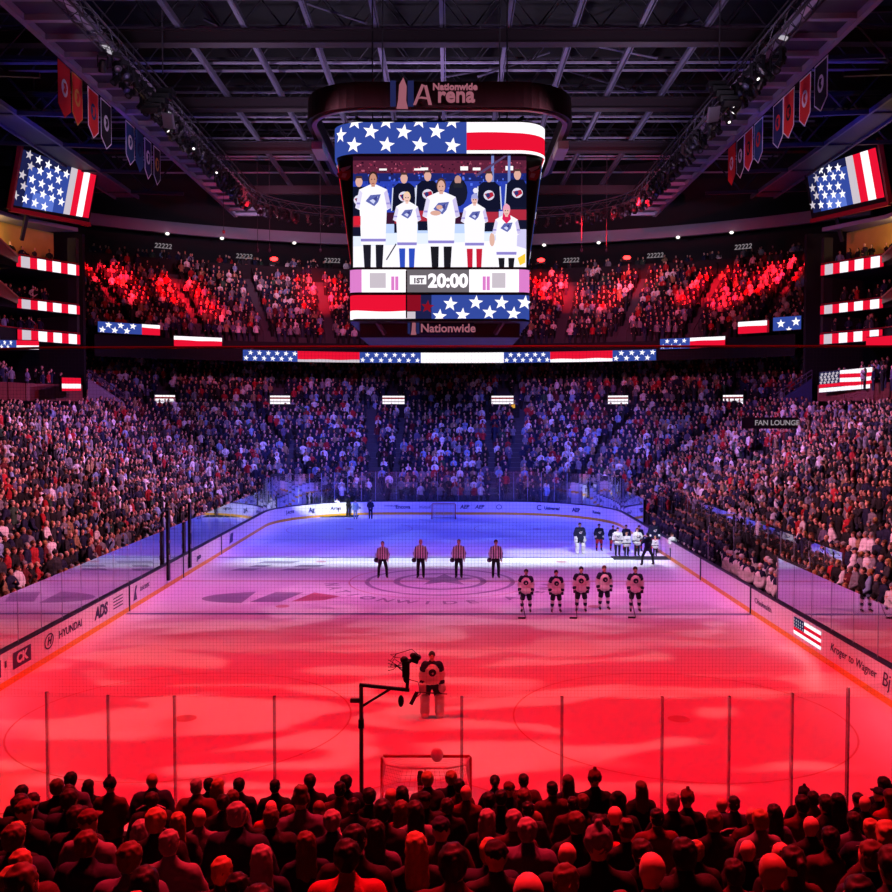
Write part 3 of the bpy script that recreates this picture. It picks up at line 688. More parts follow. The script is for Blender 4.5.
# upper flag ribbon on the drum
def led_ring(hx, hy, r, z0, h, front_only=True, cyy=cyb):
    pts = []
    for c, a0 in (((-hx + r, -hy + r), PI), ((hx - r, -hy + r), 1.5 * PI)):
        for i in range(13): a = a0 + PI / 2 * i / 12; pts.append(Vector((cx + c[0] + r * math.cos(a), cyy + c[1] + r * math.sin(a), z0)))
    pts = [Vector((pts[0].x, cyy + hy * .8, z0))] + pts + [Vector((pts[-1].x, cyy + hy * .8, z0))]
    return Led(pts, UP * h)
zu = WY(440, 153.5, -4.9).z
L = led_ring(4.7, 4.6, 1.3, zu, zt - zu - .02)
f0_ = hy_ = None
def d_at(L, px):        # distance along a LED path where it is seen at pixel column PX
    best, bd = 0, 1e9
    for k in range(401):
        d = L.T * k / 400; p = CROT.transposed() @ (L.at(d, L.H / 2) - CAM)
        if p.z < 0 and L.at(d, 0).y < cyb - 2:
            e_ = abs(p.x / -p.z * FPX + 446 - px)
            if e_ < bd: best, bd = d, e_
    return best
c1 = d_at(L, 467)
L.rect(2, 0, c1, 0, L.H); L.rect(0, c1, L.T, 0, .10 * L.H, 0, .0); L.rect(1, c1, L.T, .10 * L.H, .66 * L.H, 0, .03); L.rect(0, c1, L.T, .66 * L.H, L.H, 0, .03)
for px, row in ((341, .66), (371, .70), (404, .68), (436, .70), (354, .27), (386, .27), (419, .27), (452, .24), (387, 1.02), (419, 1.04), (452, 1.03), (468, 0), (356, 1.02), (338, .2)):
    if px < 466: L.star(0, d_at(L, px), row * L.H, .36, .15, .045)
for k in range(3): L.star(0, max(.5, d_at(L, 335) - 1.1 - 1.5 * k), .5 * L.H, .36, .15)
kid(L.mb.build('upper_flag_ribbon', LEDM))['label'] = 'curved flag ribbon on the upper drum'
# clock strip and lower flag ribbon under the screen
za, zc = WY(440, 293, -4.6).z, WY(440, 270, -4.6).z
hxr = (WY(529, 280, -4.0).x - WY(351, 280, -4.0).x) / 2
L = led_ring(hxr, 4.45, .45, za, zc - za, True, cyb)
grey_led = glow('led_grey', (.16, .14, .16), 1.0)
LM2 = LEDM + [grey_led]
c = [d_at(L, p) for p in (362, 406.5, 468.5, 519)]
L.rect(7, 0, c[0], 0, L.H); L.rect(0, c[0], c[1], 0, L.H); L.rect(8, c[1], c[2], 0, L.H); L.rect(0, c[2], c[3], 0, L.H); L.rect(7, c[3], L.T, 0, L.H)
for px in (391, 395, 482, 487): L.rect(7, d_at(L, px), d_at(L, px) + .14, .1 * L.H, .7 * L.H, .008)
L.rect(6, d_at(L, 370), d_at(L, 386), .2 * L.H, .85 * L.H, .004); L.rect(6, d_at(L, 492), d_at(L, 506), .2 * L.H, .85 * L.H, .004)
dp = d_at(L, 418.5); L.rect(0, dp - .36, dp + .36, .36 * L.H, .74 * L.H, .008)
st_ = kid(L.mb.build('clock_strip', LM2)); st_['label'] = 'white and pink score strip with a clock reading 20:00'
p = WY(448, 281.5, -4.78); kid(text_obj('clock_digits', '20:00', .80, E_W, p + Vector((0, -.04, 0)), (1, 0, 0), UP, None, .01, .035, squash=.98))
p = WY(418.5, 281, -4.8); kid(text_obj('period_digits', '1ST', .3, grey_led, p + Vector((0, -.04, 0)), (1, 0, 0), UP, None, .005, .02))
zd, ze = WY(440, 319, -4.6).z, WY(440, 295, -4.6).z
L = led_ring(hxr, 4.45, .45, zd, ze - zd - .02, True, cyb); c1 = d_at(L, 406); c2 = d_at(L, 432)
L.rect(0, 0, c1, 0, .33 * L.H, 0, .03); L.rect(1, 0, c1, .33 * L.H, L.H, 0, .03); L.rect(5, c1, d_at(L, 421), .33 * L.H, L.H); L.rect(4, d_at(L, 421), c2, .33 * L.H, L.H); L.rect(6, c1, d_at(L, 415), 0, .3 * L.H); L.rect(4, d_at(L, 415), c2, 0, .33 * L.H); L.rect(2, c2, L.T, 0, L.H)
for px, row in ((450, .62), (476, .68), (501, .67), (524, .67), (463, .15), (439, .1), (489, .25), (514, .2)): L.star(0, d_at(L, px), row * L.H, .33, .1, .03 if px < 515 else .1)
L.star(5, d_at(L, 427.5), .5 * L.H, .3, .1)
kid(L.mb.build('lower_flag_ribbon', LEDM))['label'] = 'flag ribbon below the clock strip'
for za_, nm in ((zc + .06, 'strip_trim'), (za - .03, 'strip_trim'), (zd - .08, 'strip_trim')):
    q = MB(); loft(q, [sec_n(hxr + .03, 4.48, .45, za_ - .04), sec_n(hxr + .03, 4.48, .45, za_ + .04)]); kid(q.build(nm, black))
q = MB(); p = WY(406.4, 295, -4.85); q.box2((p.x - .03, -4.87, WY(440, 318, -4.8).z), (p.x + .03, -4.78, WY(440, 271, -4.8).z)); kid(q.build('strip_trim', black))
# underside sign
pink_sign = glow('sign_pink', (0.50, 0.16, 0.22), 0.62); blue_sign = glow('sign_blue', (0.03, 0.035, 0.16), 0.5)
q = MB(); a, b = WY(409, 335, -4.1), WY(474, 321, -4.1); q.box2((a.x, -4.12, a.z), (b.x, -4.05, b.z)); kid(q.build('lower_sign_board', mat('sign_navy', '#1b1d4e', .5, 0, .05)))
p = WY(448, 328.5, -4.16); kid(text_obj('lower_sign_lettering', 'Nationwide', .52, pink_sign, p, (1, 0, 0), UP, None, .01, .012))
def eagle(pc, h, parent=None, name='sign_emblem'):
    q = MB(); f = lambda a, b: Vector(pc) + Vector((a * h, -.03, b * h))
    q.mat(1); q.poly([f(-.42, -.42), f(-.22, -.42), f(-.22, .5), f(-.42, .5)]); q.poly([f(.2, -.42), f(.42, -.42), f(.42, .5), f(.2, .5)])
    q.mat(0); q.poly([f(-.2, -.5), f(.22, -.5), f(.15, -.2), f(.17, .3), f(.05, .62), f(-.1, .35), f(-.14, -.2)])
    return q.build(name, [pink_sign, blue_sign], parent)
kid(eagle(WY(413.5, 328, -4.16), .62))
for sx in (-1, 1): q = MB(); a = WY(440 + sx * 63, 322, -4.2); b = WY(440 + sx * 55, 334, -3.9); q.beam(a, b, .16, .16); kid(q.build('deck_strut', steel))
# ring above with its sign
zring = WY(440, 105, -7.0).z; q = MB()
rp = rrect(5.75, 6.5, 2.6, .35, cx, -0.5)
q.sweep(rp, [(-.25, zring - .02), (-.25, zring + .9), (.0, zring + .95), (.05, zring - .1)], True); ringo = kid(q.build('ring_truss', mat('ring_dark', '#241a20', .5, .1, .1)))
q = MB(); q.sweep(rp, [(-.36, zring - .16), (-.36, zring - .04), (-.16, zring - .04), (-.16, zring - .16)], True); kid(q.build('ring_rail', mat('ring_rail_pale', '#8d8490', .35, .4, 0)))
for a in np.linspace(0, 2 * PI, 9)[:-1]:
    q = MB(); q.tube([(cx + 3.6 * math.cos(a), cyb + 3.6 * math.sin(a), zt + .1), (cx + 5.2 * math.cos(a), -0.5 + 5.6 * math.sin(a), zring + .3)], .06, 6); kid(q.build('ring_strut', dark_steel))
sy = -7.1
p = WY(451, 95.5, sy); kid(text_obj('sign_lettering', 'rena', .86, pink_sign, WY(456, 95.5, sy), (1, 0, 0), UP, None, .05, .02))
kid(text_obj('sign_lettering', 'Nationwide', .36, pink_sign, WY(455, 87, sy), (1, 0, 0), UP, None, .04, .012, squash=1.08))
# tall swooping A of the sign
q = MB(); f = lambda px, py: WY(px, py, sy - .03)
for pts in (([(413, 105), (416, 105), (424, 86), (427, 86), (421.5, 84)]), ([(424, 86), (427, 85), (432, 105), (428.5, 105)]), ([(417, 99), (421, 96.5), (428, 97.5), (428, 99.5), (421, 98.5)])):
    q.poly([f(*z) for z in pts])
kid(q.build('sign_lettering', pink_sign)); kid(eagle(WY(402, 95, sy), 1.15))
for sx in (-1, 1):
    p = WY(440 + sx * 127, 140, -1.5); q = MB(); q.box((cx + sx * 5.6, -2.0, zring - .5), (.5, 2.0, .35)); kid(q.build('ring_fixture', mat('fixture_pale', '#8c8796', .5, 0, .05)))
for sx in (-1, 1):
    for sy_ in (-1, 1): q = MB(); q.tube([(cx + sx * 3, -0.5 + sy_ * 3.2, zt), (cx + sx * 3, -0.5 + sy_ * 3.2, 31)], .035, 6); kid(q.build('hoist_cable', dark_steel))

# ================================================================= ribbon displays
def disp(label, path, h, fill, group=None, up=None, depth=.18, name='ribbon_display', cat='display'):
    L = Led(path, up if up is not None else UP * h); fill(L)
    root = empty(name, tuple(path[0])); tag(root, label, cat, group)
    o = L.mb.build('led_face', LEDM, None); kid(o, root)
    q = MB(); n = len(L.P)
    fr = [L.at(d, -.05, -.012) for d in L.L] ; ft = [L.at(d, L.H, -.012) + L.up.normalized() * .05 for d in L.L]
    br_ = [L.at(d, 0, -depth) for d in L.L]; bt = [L.at(d, L.H, -depth) for d in L.L]
    vs = fr + ft + bt + br_
    q.add(vs, [(r_ * n + k, r_ * n + k + 1, ((r_ + 1) % 4) * n + k + 1, ((r_ + 1) % 4) * n + k) for r_ in range(4) for k in range(n - 1)] + [(0, n, 2 * n, 3 * n), (n - 1, 4 * n - 1, 3 * n - 1, 2 * n - 1)])
    kid(q.build('cabinet', black), root)
    return root
def arc_path(px0, px1, py, r, n=14):
    """points on the arc of radius r about (0,5) between two pixel columns, at the height seen on row py in the middle"""
    out = []
    for px in np.linspace(px0, px1, n):
        d = ray(px, py); ux, uy = d.x / d.y, 1.0
        # |CAM + t*(ux,1) - (0,5)| = r
        a = ux * ux + 1; b = 2 * (CAM.x * ux + (CAM.y - 5)); c_ = CAM.x ** 2 + (CAM.y - 5) ** 2 - r * r
        t = (-b + math.sqrt(b * b - 4 * a * c_)) / (2 * a); out.append(Vector((CAM.x + ux * t, CAM.y + t, 0)))
    m_ = out[len(out) // 2]; z = CAM.z + (ray((px0 + px1) / 2, py) * ((m_.y - CAM.y) / ray((px0 + px1) / 2, py).y)).z
    for p in out: p.z = z
    return out
def px_d(L, px):
    best, bd = 0, 1e9
    for k in range(301):
        d = L.T * k / 300; p = CROT.transposed() @ (L.at(d, L.H / 2) - CAM); e_ = abs(p.x / -p.z * FPX + 446 - px)
        if e_ < bd: best, bd = d, e_
    return best
def mid_fill(L):
    cs = [px_d(L, p) for p in (243, 297, 359, 421, 504, 550, 613, 656)]; H = L.H
    L.rect(2, 0, cs[1], 0, H); L.stars(0, 0, cs[1], .27, .85, 2)
    L.rect(1, cs[1], cs[2], .25 * H, H, 0, .03); L.rect(6, cs[1], cs[2], 0, .25 * H, 0, .03)
    L.rect(2, cs[2], cs[3], 0, H); L.stars(0, cs[2], cs[3], .27, .9, 2)
    L.rect(0, cs[3], cs[4], 0, H)
    L.rect(2, cs[4], cs[5], 0, H); L.stars(0, cs[4], cs[5], .27, .8, 2)
    L.rect(1, cs[5], cs[6], .3 * H, H, 0, .03); L.rect(0, cs[5], cs[6], 0, .3 * H, 0, .03)
    L.rect(2, cs[6], L.T, 0, H); L.stars(0, cs[6], L.T, .3, 1.0, 2)
disp('long ribbon display of stars and stripes across the far upper deck front', arc_path(243, 656, 363, 42.35, 40), 1.02, mid_fill)
def half(c_px, left_stars, starr=.33):
    def fill(L):
        c_ = px_d(L, c_px); a, b = (0, c_) if left_stars else (c_, L.T); s0_, s1_ = (c_, L.T) if left_stars else (0, c_)
        L.rect(2, a, b, 0, L.H); L.stars(0, a, b, starr, 1.1 * starr / .33, 2)
        L.rect(0, s0_, s1_, .68 * L.H, L.H, 0, .02); L.rect(1, s0_, s1_, 0 if left_stars else .0, .68 * L.H, 0, .02)
    return fill
def stripes_only(L): L.rect(0, 0, L.T, .62 * L.H, L.H, 0, .02); L.rect(1, 0, L.T, .0, .62 * L.H, 0, .02)
disp('short ribbon display of stars and a red stripe, upper left corner of the deck front', arc_path(98, 160, 334, 42.35), .92, half(142, True))
disp('short red and white striped ribbon display between two starred ones, left of the scoreboard', arc_path(174, 222, 347, 42.35), .92, stripes_only)
disp('ribbon display with small stars left and red stripes right, right of the long one', arc_path(660, 725, 348, 42.35), .95, half(690, True, .24))
def dim_half(L): L.rect(0, 0, L.T * .93, .6 * L.H, L.H, 0, .02); L.rect(1, 0, L.T * .93, .0, .6 * L.H, 0, .02); L.rect(5, L.T * .9, L.T, 0, L.H)
disp('red and white ribbon display fading dark at its right end', arc_path(738, 769, 333, 42.35), 1.05, dim_half)
def two_star(L): L.rect(2, 0, L.T, 0, L.H); L.star(0, px_d(L, 781), .5 * L.H, .4); L.star(0, px_d(L, 796), .58 * L.H, .42); L.star(0, px_d(L, 789), .02 * L.H, .3)
disp('blue ribbon display with two large white stars', arc_path(773, 801, 330, 42.35), 1.15, two_star)
# small displays over the mezzanine entrances
for k, (px, lab) in enumerate(((165, 'leftmost small flag display over a mezzanine entrance'), (280, 'second small flag display from the left over a mezzanine entrance'), (393.5, 'small flag display over the entrance just left of centre'), (502.5, 'small flag display over the entrance just right of centre'), (618, 'second small flag display from the right over a mezzanine entrance'), (733, 'rightmost small flag display over a mezzanine entrance'))):
    def fill(L):
        for j, m_ in enumerate((0, 6, 0, 5, 0)): L.rect(m_, 0, L.T, L.H * j / 5, L.H * (j + 1) / 5, 0, .0)
    hw_ = 11 if 300 < px < 600 else 10
    disp(lab, arc_path(px - hw_, px + hw_, 404, 42.0, 3), .80, fill, 'mezzanine entrance displays', name='entrance_display')
    # entrance: dark recess under it with side walls
    pts = arc_path(px - 17, px + 17, 411, 42.25, 2); q = MB(); q.box2((min(p.x for p in pts), min(p.y for p in pts) - .02, ZC - .3), (max(p.x for p in pts), max(p.y for p in pts) + 2.5, arc_path(px - 5, px + 5, 404.5, 42.2, 2)[0].z)); o = q.build('entrance_portal', dark_wall); tag(o, 'dark portal under a flag display' if False else lab.replace('flag display over', 'dark portal under the display at').replace('small ', ''), 'portal', 'mezzanine portals')
q = MB()
p0, p1 = arc_path(508, 515, 408, 42.1, 2); L = Led([p0, p1], UP * .4); L.rect(0, 0, L.T, 0, L.H); amber = glow('amber_sign', (.9, .45, .06), .8)
o = L.mb.build('amber_sign', [amber] * 8); tag(o, 'small amber lit sign beside a mezzanine entrance', 'sign')
# FAN LOUNGE sign
p = WY(770, 423, 19.5); SIGN_P = p.copy(); q = empty('lounge_sign', tuple(p)); tag(q, 'dark sign reading FAN LOUNGE above the right corner seats', 'sign')
b_ = MB(); b_.box(p + Vector((0, .08, 0)), (3.9, .08, .78)); kid(b_.build('sign_board', dark_steel), q)
kid(text_obj('sign_lettering', 'FAN LOUNGE', .50, glow('sign_grey_lit', (.35, .30, .34), .8), p + Vector((.5, .02, 0)), (1, 0, 0), UP, None, .01, .01), q)
# ================================================================= suite towers beside the far corners
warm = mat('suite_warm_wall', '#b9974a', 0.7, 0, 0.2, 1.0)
def tower(sx):
    side = 'left' if sx < 0 else 'right'
    mx = lambda px: px if sx < 0 else 900 - px          # mirror about the vanishing column
    A = WY(mx(80.5), 300, 28.6); A.z = 0; B = WY(mx(18), 300, 23.8); B.z = 0; A.x += sx * .12; B.x += sx * .12; Cc = Vector((sx * 34.5, 8, 0)); Dd = Vector((sx * 34.5, -20, 0))
    tiers = []
    for k, (zbot, h, what) in enumerate(((WY(mx(80), 345, 28.6).z, .86, 'lowest'), (WY(mx(80.5), 315.2, 28.6).z, .78, 'middle'), (WY(mx(79.5), 276.5, 28.6).z, .92, 'top'))):
        root = empty('suite_tier', (A.x, A.y, zbot)); tag(root, f'{what} tier of open suites in the {side} corner tower', 'suite balcony', f'suite tiers {side}')
        q = MB(); ln = [A, B, Cc, Dd]
        for a, b in zip(ln, ln[1:]):       # slab and parapet wall
            n = Vector((-(b - a).y, (b - a).x, 0)).normalized(); n = n if n.x * sx > 0 else -n
            q.add([a + UP * zbot, b + UP * zbot, b + n * 6 + UP * zbot, a + n * 6 + UP * zbot, a + UP * (zbot + .25), b + UP * (zbot + .25), b + n * 6 + UP * (zbot + .25), a + n * 6 + UP * (zbot + .25)], [(0, 1, 2, 3), (4, 7, 6, 5), (0, 4, 5, 1), (1, 5, 6, 2), (2, 6, 7, 3), (3, 7, 4, 0)])
        kid(q.build('floor_slab', dark_steel), root)
        q = MB()
        for a, b in zip(ln, ln[1:]):
            n = Vector((-(b - a).y, (b - a).x, 0)).normalized(); n = n if n.x * sx > 0 else -n
            q.add([a + UP * zbot, b + UP * zbot, b + UP * (zbot + h), a + UP * (zbot + h), a + n * .15 + UP * zbot, b + n * .15 + UP * zbot, b + n * .15 + UP * (zbot + h), a + n * .15 + UP * (zbot + h)], [(0, 1, 2, 3), (4, 7, 6, 5), (3, 2, 6, 7), (0, 4, 5, 1), (0, 3, 7, 4), (1, 5, 6, 2)])
        kid(q.build('parapet', black), root)
        q = MB(); 
        for a, b in zip(ln, ln[1:]): q.tube([a + UP * (zbot + h + .06), b + UP * (zbot + h + .06)], .05, 6)
        kid(q.build('parapet_rail', mat('red_rail', '#a0202c', .4, .1, 0)), root)
        q = MB(); zc_ = zbot + h + 2.1
        bw = A + Vector((sx * 5.0, 2.0, 0)); cw = Dd + Vector((sx * 5.5, 0, 0)); 
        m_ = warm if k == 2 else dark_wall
        mid_ = Vector((sx * (35.5 if k == 2 else 38.5), 20, 0)); bw = A + Vector((sx * 2.2, .6, 0)) if k == 2 else bw; zc_ += .5 if k == 2 else 0
        q.add([bw + UP * zbot, mid_ + UP * zbot, cw + UP * zbot, cw + UP * zc_, mid_ + UP * zc_, bw + UP * zc_], [(0, 1, 4, 5), (1, 2, 3, 4)])
        kid(q.build('back_wall', m_), root)
        q = MB(); q.box((A.x + sx * .55, A.y + .3, zbot + 1.5), (.7, .5, 3.1)); kid(q.build('column', dark_steel), root)
        if k == 2:
            q = MB(); n_ = Vector((sx, 0, 0)); q.add([p + UP * (zc_ + d_) for d_ in (0, .3) for p in (A, B, Cc, Cc + n_ * 7, A + n_ * 7)], [(0, 1, 2, 3, 4), (9, 8, 7, 6, 5), (0, 5, 6, 1), (1, 6, 7, 2), (4, 9, 5, 0)]); kid(q.build('ceiling_slab', grey_wall), root)
        # striped display on the parapet
        L_path = [B, A] if sx < 0 else [A, B]
        off = Vector((-sx * .06, -.06, 0)) * 1.5
        P_ = [p + off + UP * (zbot + .04) for p in L_path]
        def fill(L):
            cols = [1, 6, 1, 0, 1, 0, 1, 0, 1] if sx < 0 else [1, 6, 1, 0, 1, 0, 1, 0, 1]
            wd = [.6, 1.2, 1, 1.2, .9, 1.2, 1, 1.2, .5]; t = 0; T = sum(wd)
            for c_, w_ in zip(cols, wd): L.rect(c_, L.T * t / T, L.T * (t + w_) / T, 0, L.H); t += w_
        disp(f'red and white striped display on the {what} suite tier, {side} tower', P_, h - .1, fill, 'striped suite displays', name='suite_display')
    # lowest box: red panelled front, near the mezzanine level
    zb_, zt_ = WY(mx(60), 401, 26).z, WY(mx(60), 384, 26).z
    root = empty('club_box', (A.x, A.y, zb_)); tag(root, f'red panelled club balcony under the {side} suite tower', 'balcony')
    q = MB()
    ln = [A + Vector((-sx * .2, 0, 0)), B + Vector((-sx * .6, 0, 0)), Vector((sx * 33, 8, 0)), Vector((sx * 33, -20, 0))]
    for a, b in zip(ln, ln[1:]):
        n = Vector((-(b - a).y, (b - a).x, 0)).normalized(); n = n if n.x * sx > 0 else -n; k_ = max(1, int((b - a).length / 2.2))
        for i in range(k_):
            u, v = a.lerp(b, i / k_ + .004), a.lerp(b, (i + 1) / k_ - .004)
            q.add([u + UP * zb_, v + UP * zb_, v + UP * zt_, u + UP * zt_, u + n * .2 + UP * zb_, v + n * .2 + UP * zb_, v + n * .2 + UP * zt_, u + n * .2 + UP * zt_], [(0, 1, 2, 3), (4, 7, 6, 5), (3, 2, 6, 7), (0, 4, 5, 1), (0, 3, 7, 4), (1, 5, 6, 2)])
    kid(q.build('panel_front', wood_red), root)
    q = MB(); q.add([ln[0] + UP * zb_, ln[1] + UP * zb_, ln[2] + UP * zb_, ln[3] + UP * zb_, Vector((sx * 40, -20, zb_)), Vector((sx * 40, 30, zb_))], [(0, 1, 2, 3, 4, 5)] if sx < 0 else [(5, 4, 3, 2, 1, 0)]); kid(q.build('floor_slab', dark_steel), root)
    q = MB(); q.add([Vector((sx * 39.5, 31, zb_)), Vector((sx * 39.5, -20, zb_)), Vector((sx * 39.5, -20, 31)), Vector((sx * 39.5, 31, 31))], [(0, 1, 2, 3)]); kid(q.build('back_wall', dark_wall), root)
    for k, (ya, yb) in enumerate(((239, 256), (282, 297))):
        a, b = WY(mx(-6), ya - 6, 18), WY(mx(18), yb, 23.5); r2 = empty('balcony_edge', tuple(b)); tag(r2, f'red railed sloping edge of the {("upper", "lower")[k]} near balcony, {side} side', 'balcony edge')
        q = MB(); q.tube([a, b], .07, 6); kid(q.build('red_rail', mat('red_rail', '#a0202c', .4, .1, 0)), r2)
        q = MB(); q.add([a, b, b - UP * .5, a - UP * 1.2] + [p + Vector((sx * .15, 0, 0)) for p in (a, b, b - UP * .5, a - UP * 1.2)], [(0, 1, 2, 3), (4, 7, 6, 5), (0, 4, 5, 1), (3, 2, 6, 7), (1, 5, 6, 2), (0, 3, 7, 4)]); kid(q.build('edge_wall', wood_red), r2)
    # tower end: tall dark wall facing the far end
    q = MB(); q.box2((sx * 29.7, 31.6, ZC), (sx * 46, 32.1, WY(mx(85), 240, 29).z + 1.0)); tag(q.build('wall_tower_' + side, dark_wall), f'dark end wall of the {side} suite tower', 'wall', kind='structure')
    # sloping vomitory wall with handrail between tower and mezzanine
    root = empty('corner_ramp', tuple(WY(mx(92), 400, 30))); tag(root, f'sloping ramp wall with handrail beside the {side} tower', 'ramp wall')
    a, b, c_ = WY(mx(88), 379, 31), WY(mx(126), 404, 33), WY(mx(88), 412, 31); d_ = WY(mx(130), 412, 33)
    q = MB(); q.add([a, b, d_, c_] + [p + Vector((0, .3, 0)) for p in (a, b, d_, c_)], [(0, 1, 2, 3), (4, 7, 6, 5), (0, 4, 5, 1), (3, 2, 6, 7), (1, 5, 6, 2), (0, 3, 7, 4)])
    kid(q.build('ramp_wall', grey_wall if sx < 0 else mat('navy_wall', '#1d2450', .7, 0, .1)), root)
    q = MB(); q.tube([a + UP * .75, b + UP * .75], .05, 6); q.tube([a + UP * .4, b + UP * .4], .03, 6)
    for t in np.linspace(0, 1, 8): q.tube([a.lerp(b, t), a.lerp(b, t) + UP * .75], .03, 5)
    kid(q.build('handrail', steel), root)
    il = bpy.data.lights.new('suite_ceiling_lamp', 'POINT'); il.energy = 260; il.color = (1.0, .68, .25); il.shadow_soft_size = .2; io = bpy.data.objects.new('suite_ceiling_lamp', il); COL.objects.link(io); io.location = (sx * 33.2, 22.5, WY(mx(79.5), 276.5, 28.6).z + 2.6)
    # big tilted corner screen
    dl, dr = 21.5, 28.4
    if sx < 0: q4 = [(22, 149), (96, 174), (88, 218), (12, 205)]; o4 = [(20, 143), (98, 171.5), (88.5, 224.5), (8.5, 209)]; b3 = WY(22, 149, dl), WY(96, 174, dr), WY(12, 205, dl)
    else: q4 = [(807, 170), (876, 147.5), (885, 197), (814, 213)]; o4 = [(803, 166), (880, 137), (891, 203), (812.5, 221)]; b3 = WY(807, 170, dr), WY(876, 147.5, dl), WY(814, 213, dr)
    pn = (b3[1] - b3[0]).cross(b3[2] - b3[0]).normalized(); PL = lambda p: CAM + ray(*p) * ((b3[0] - CAM).dot(pn) / ray(*p).dot(pn))
    q4 = [PL(p) for p in q4]; o4 = [PL(p) for p in o4]
    root = empty('corner_screen', tuple(o4[3])); tag(root, f'large tilted flag screen hanging in the {side} upper corner', 'screen')
    nrm = (q4[1] - q4[0]).cross(q4[3] - q4[0]).normalized(); nrm = -nrm if nrm.y > 0 else nrm
    S = lambda u, v, off=0.0: (q4[0].lerp(q4[1], u)).lerp(q4[3].lerp(q4[2], u), v) + nrm * off
    m_ = MB(); us = .56 if sx < 0 else .45; 
    def quad(mi, u0, u1, v0, v1, off=.05): m_.mat(mi); m_.poly([S(u0, v1, off), S(u1, v1, off), S(u1, v0, off), S(u0, v0, off)])
    if sx < 0: split = .645; st0, st1 = 0.0, split
    else: split = .585
    quad(4, 0, .12, 0, 1); quad(4, .12, .3, 0, .25); quad(2, .12, .3, .25, 1); quad(4, .3, split, 0, .18); quad(2, .3, split, .18, .7); quad(3, .22, .5, .7, 1, .052); quad(2, .3, split, .7, 1)
    for k in range(4): quad(6 if k == 0 else (0 if k % 2 == 0 else 1), split + (1 - split) * k / 4, split + (1 - split) * (k + 1) / 4, 0, 1)
    W4 = (q4[1] - q4[0]).length; H4 = (q4[3] - q4[0]).length
    for j in range(5):
        for i in range(5):
            u = .09 + .125 * i + (.06 if j % 2 else 0) - .02 * j; v = .06 + .19 * j + .035 * i
            if 0.03 < v < .96 and u < split - .05:
                r_ = .37; m_.mat(6 if i == 0 else 0); c0 = S(u, v, .07)
                xa = (q4[1] - q4[0]).normalized(); ya = (q4[0] - q4[3]).normalized(); pts = star(c0, r_, xa, ya, .1)
                for a_ in range(10): m_.add([c0, pts[a_], pts[(a_ + 1) % 10]], [(0, 2, 1)])
    kid(m_.build('led_face', LEDM), root)
    m_ = MB(); f_ = lambda p, off: p + nrm * off
    m_.add([f_(p, .03) for p in o4] + [f_(p, -.5) for p in o4], [(0, 3, 2, 1), (4, 5, 6, 7), (0, 1, 5, 4), (1, 2, 6, 5), (2, 3, 7, 6), (3, 0, 4, 7)]); kid(m_.build('cabinet', black), root)
    m_ = MB(); rim = mat('red_rail', '#a0202c', .4, .1, 0)
    for a, b in ((o4[3], o4[2]), (o4[0], o4[3]) if sx < 0 else (o4[1], o4[2])): m_.beam(f_(a, .1), f_(b, .1), .3, .3)
    kid(m_.build('screen_frame', rim), root)
    for u in (.2, .8):
        m_ = MB(); p = S(u, 0, -.3); m_.tube([p, Vector((p.x, p.y, 33.5))], .05, 6); kid(m_.build('hanger_pole', dark_steel), root)
    m_ = MB(); p = S(.25, .7, -.3); m_.beam(p, Vector((p.x + sx * 1.5, p.y + 1.5, p.z - 3.2)), .25, .25); kid(m_.build('bracket', dark_steel), root)
tower(-1); tower(1)
# flag screen by the right corner seats and its small neighbours
fp = [WY(819, 392.5, 27.5), WY(872, 388, 24.0)]
def flag_fill(L):
    H = L.H; c_ = L.T * .40
    for k in range(5): L.rect(0 if k % 2 == 0 else 1, 0 if k < 2 else c_, L.T, H * k / 5, H * (k + 1) / 5, 0, .05 if 0 < k < 5 else 0)
    L.rect(4, 0, c_, H * .4, H, .004)
    for j in range(4):
        for i in range(5): L.star(6, c_ * (i + .5 + (.25 if j % 2 else 0)) / 5.4, H * (.47 + .14 * j), .16, .1, .012)
disp('flag screen in the lounge behind the right corner seats', fp, 1.55, flag_fill, name='lounge_screen', cat='screen')
disp('small red and white display in the left lounge under the suites', [WY(62, 391, 24), WY(81, 391, 27)], 1.0, lambda L: (L.rect(1, 0, L.T, .55 * L.H, L.H), L.rect(0, 0, L.T, .2 * L.H, .55 * L.H), L.rect(1, 0, L.T, 0, .2 * L.H)), name='lounge_screen', cat='screen')
disp('starred ribbon display on the near left balcony, cut by the picture edge', [WY(-14, 349.5, 14), WY(39, 349.5, 21)], .62, lambda L: (L.rect(2, 0, L.T * .55, .0, L.H), L.rect(1, L.T * .55, L.T, .45 * L.H, L.H), L.rect(0, L.T * .55, L.T, 0, .45 * L.H), L.stars(0, 0, L.T * .5, .22, .8, 2)))
disp('red ribbon display on the near right balcony, cut by the picture edge', [WY(866, 346.5, 20), WY(912, 344, 13)], .62, lambda L: (L.rect(1, 0, L.T, 0, L.H)))
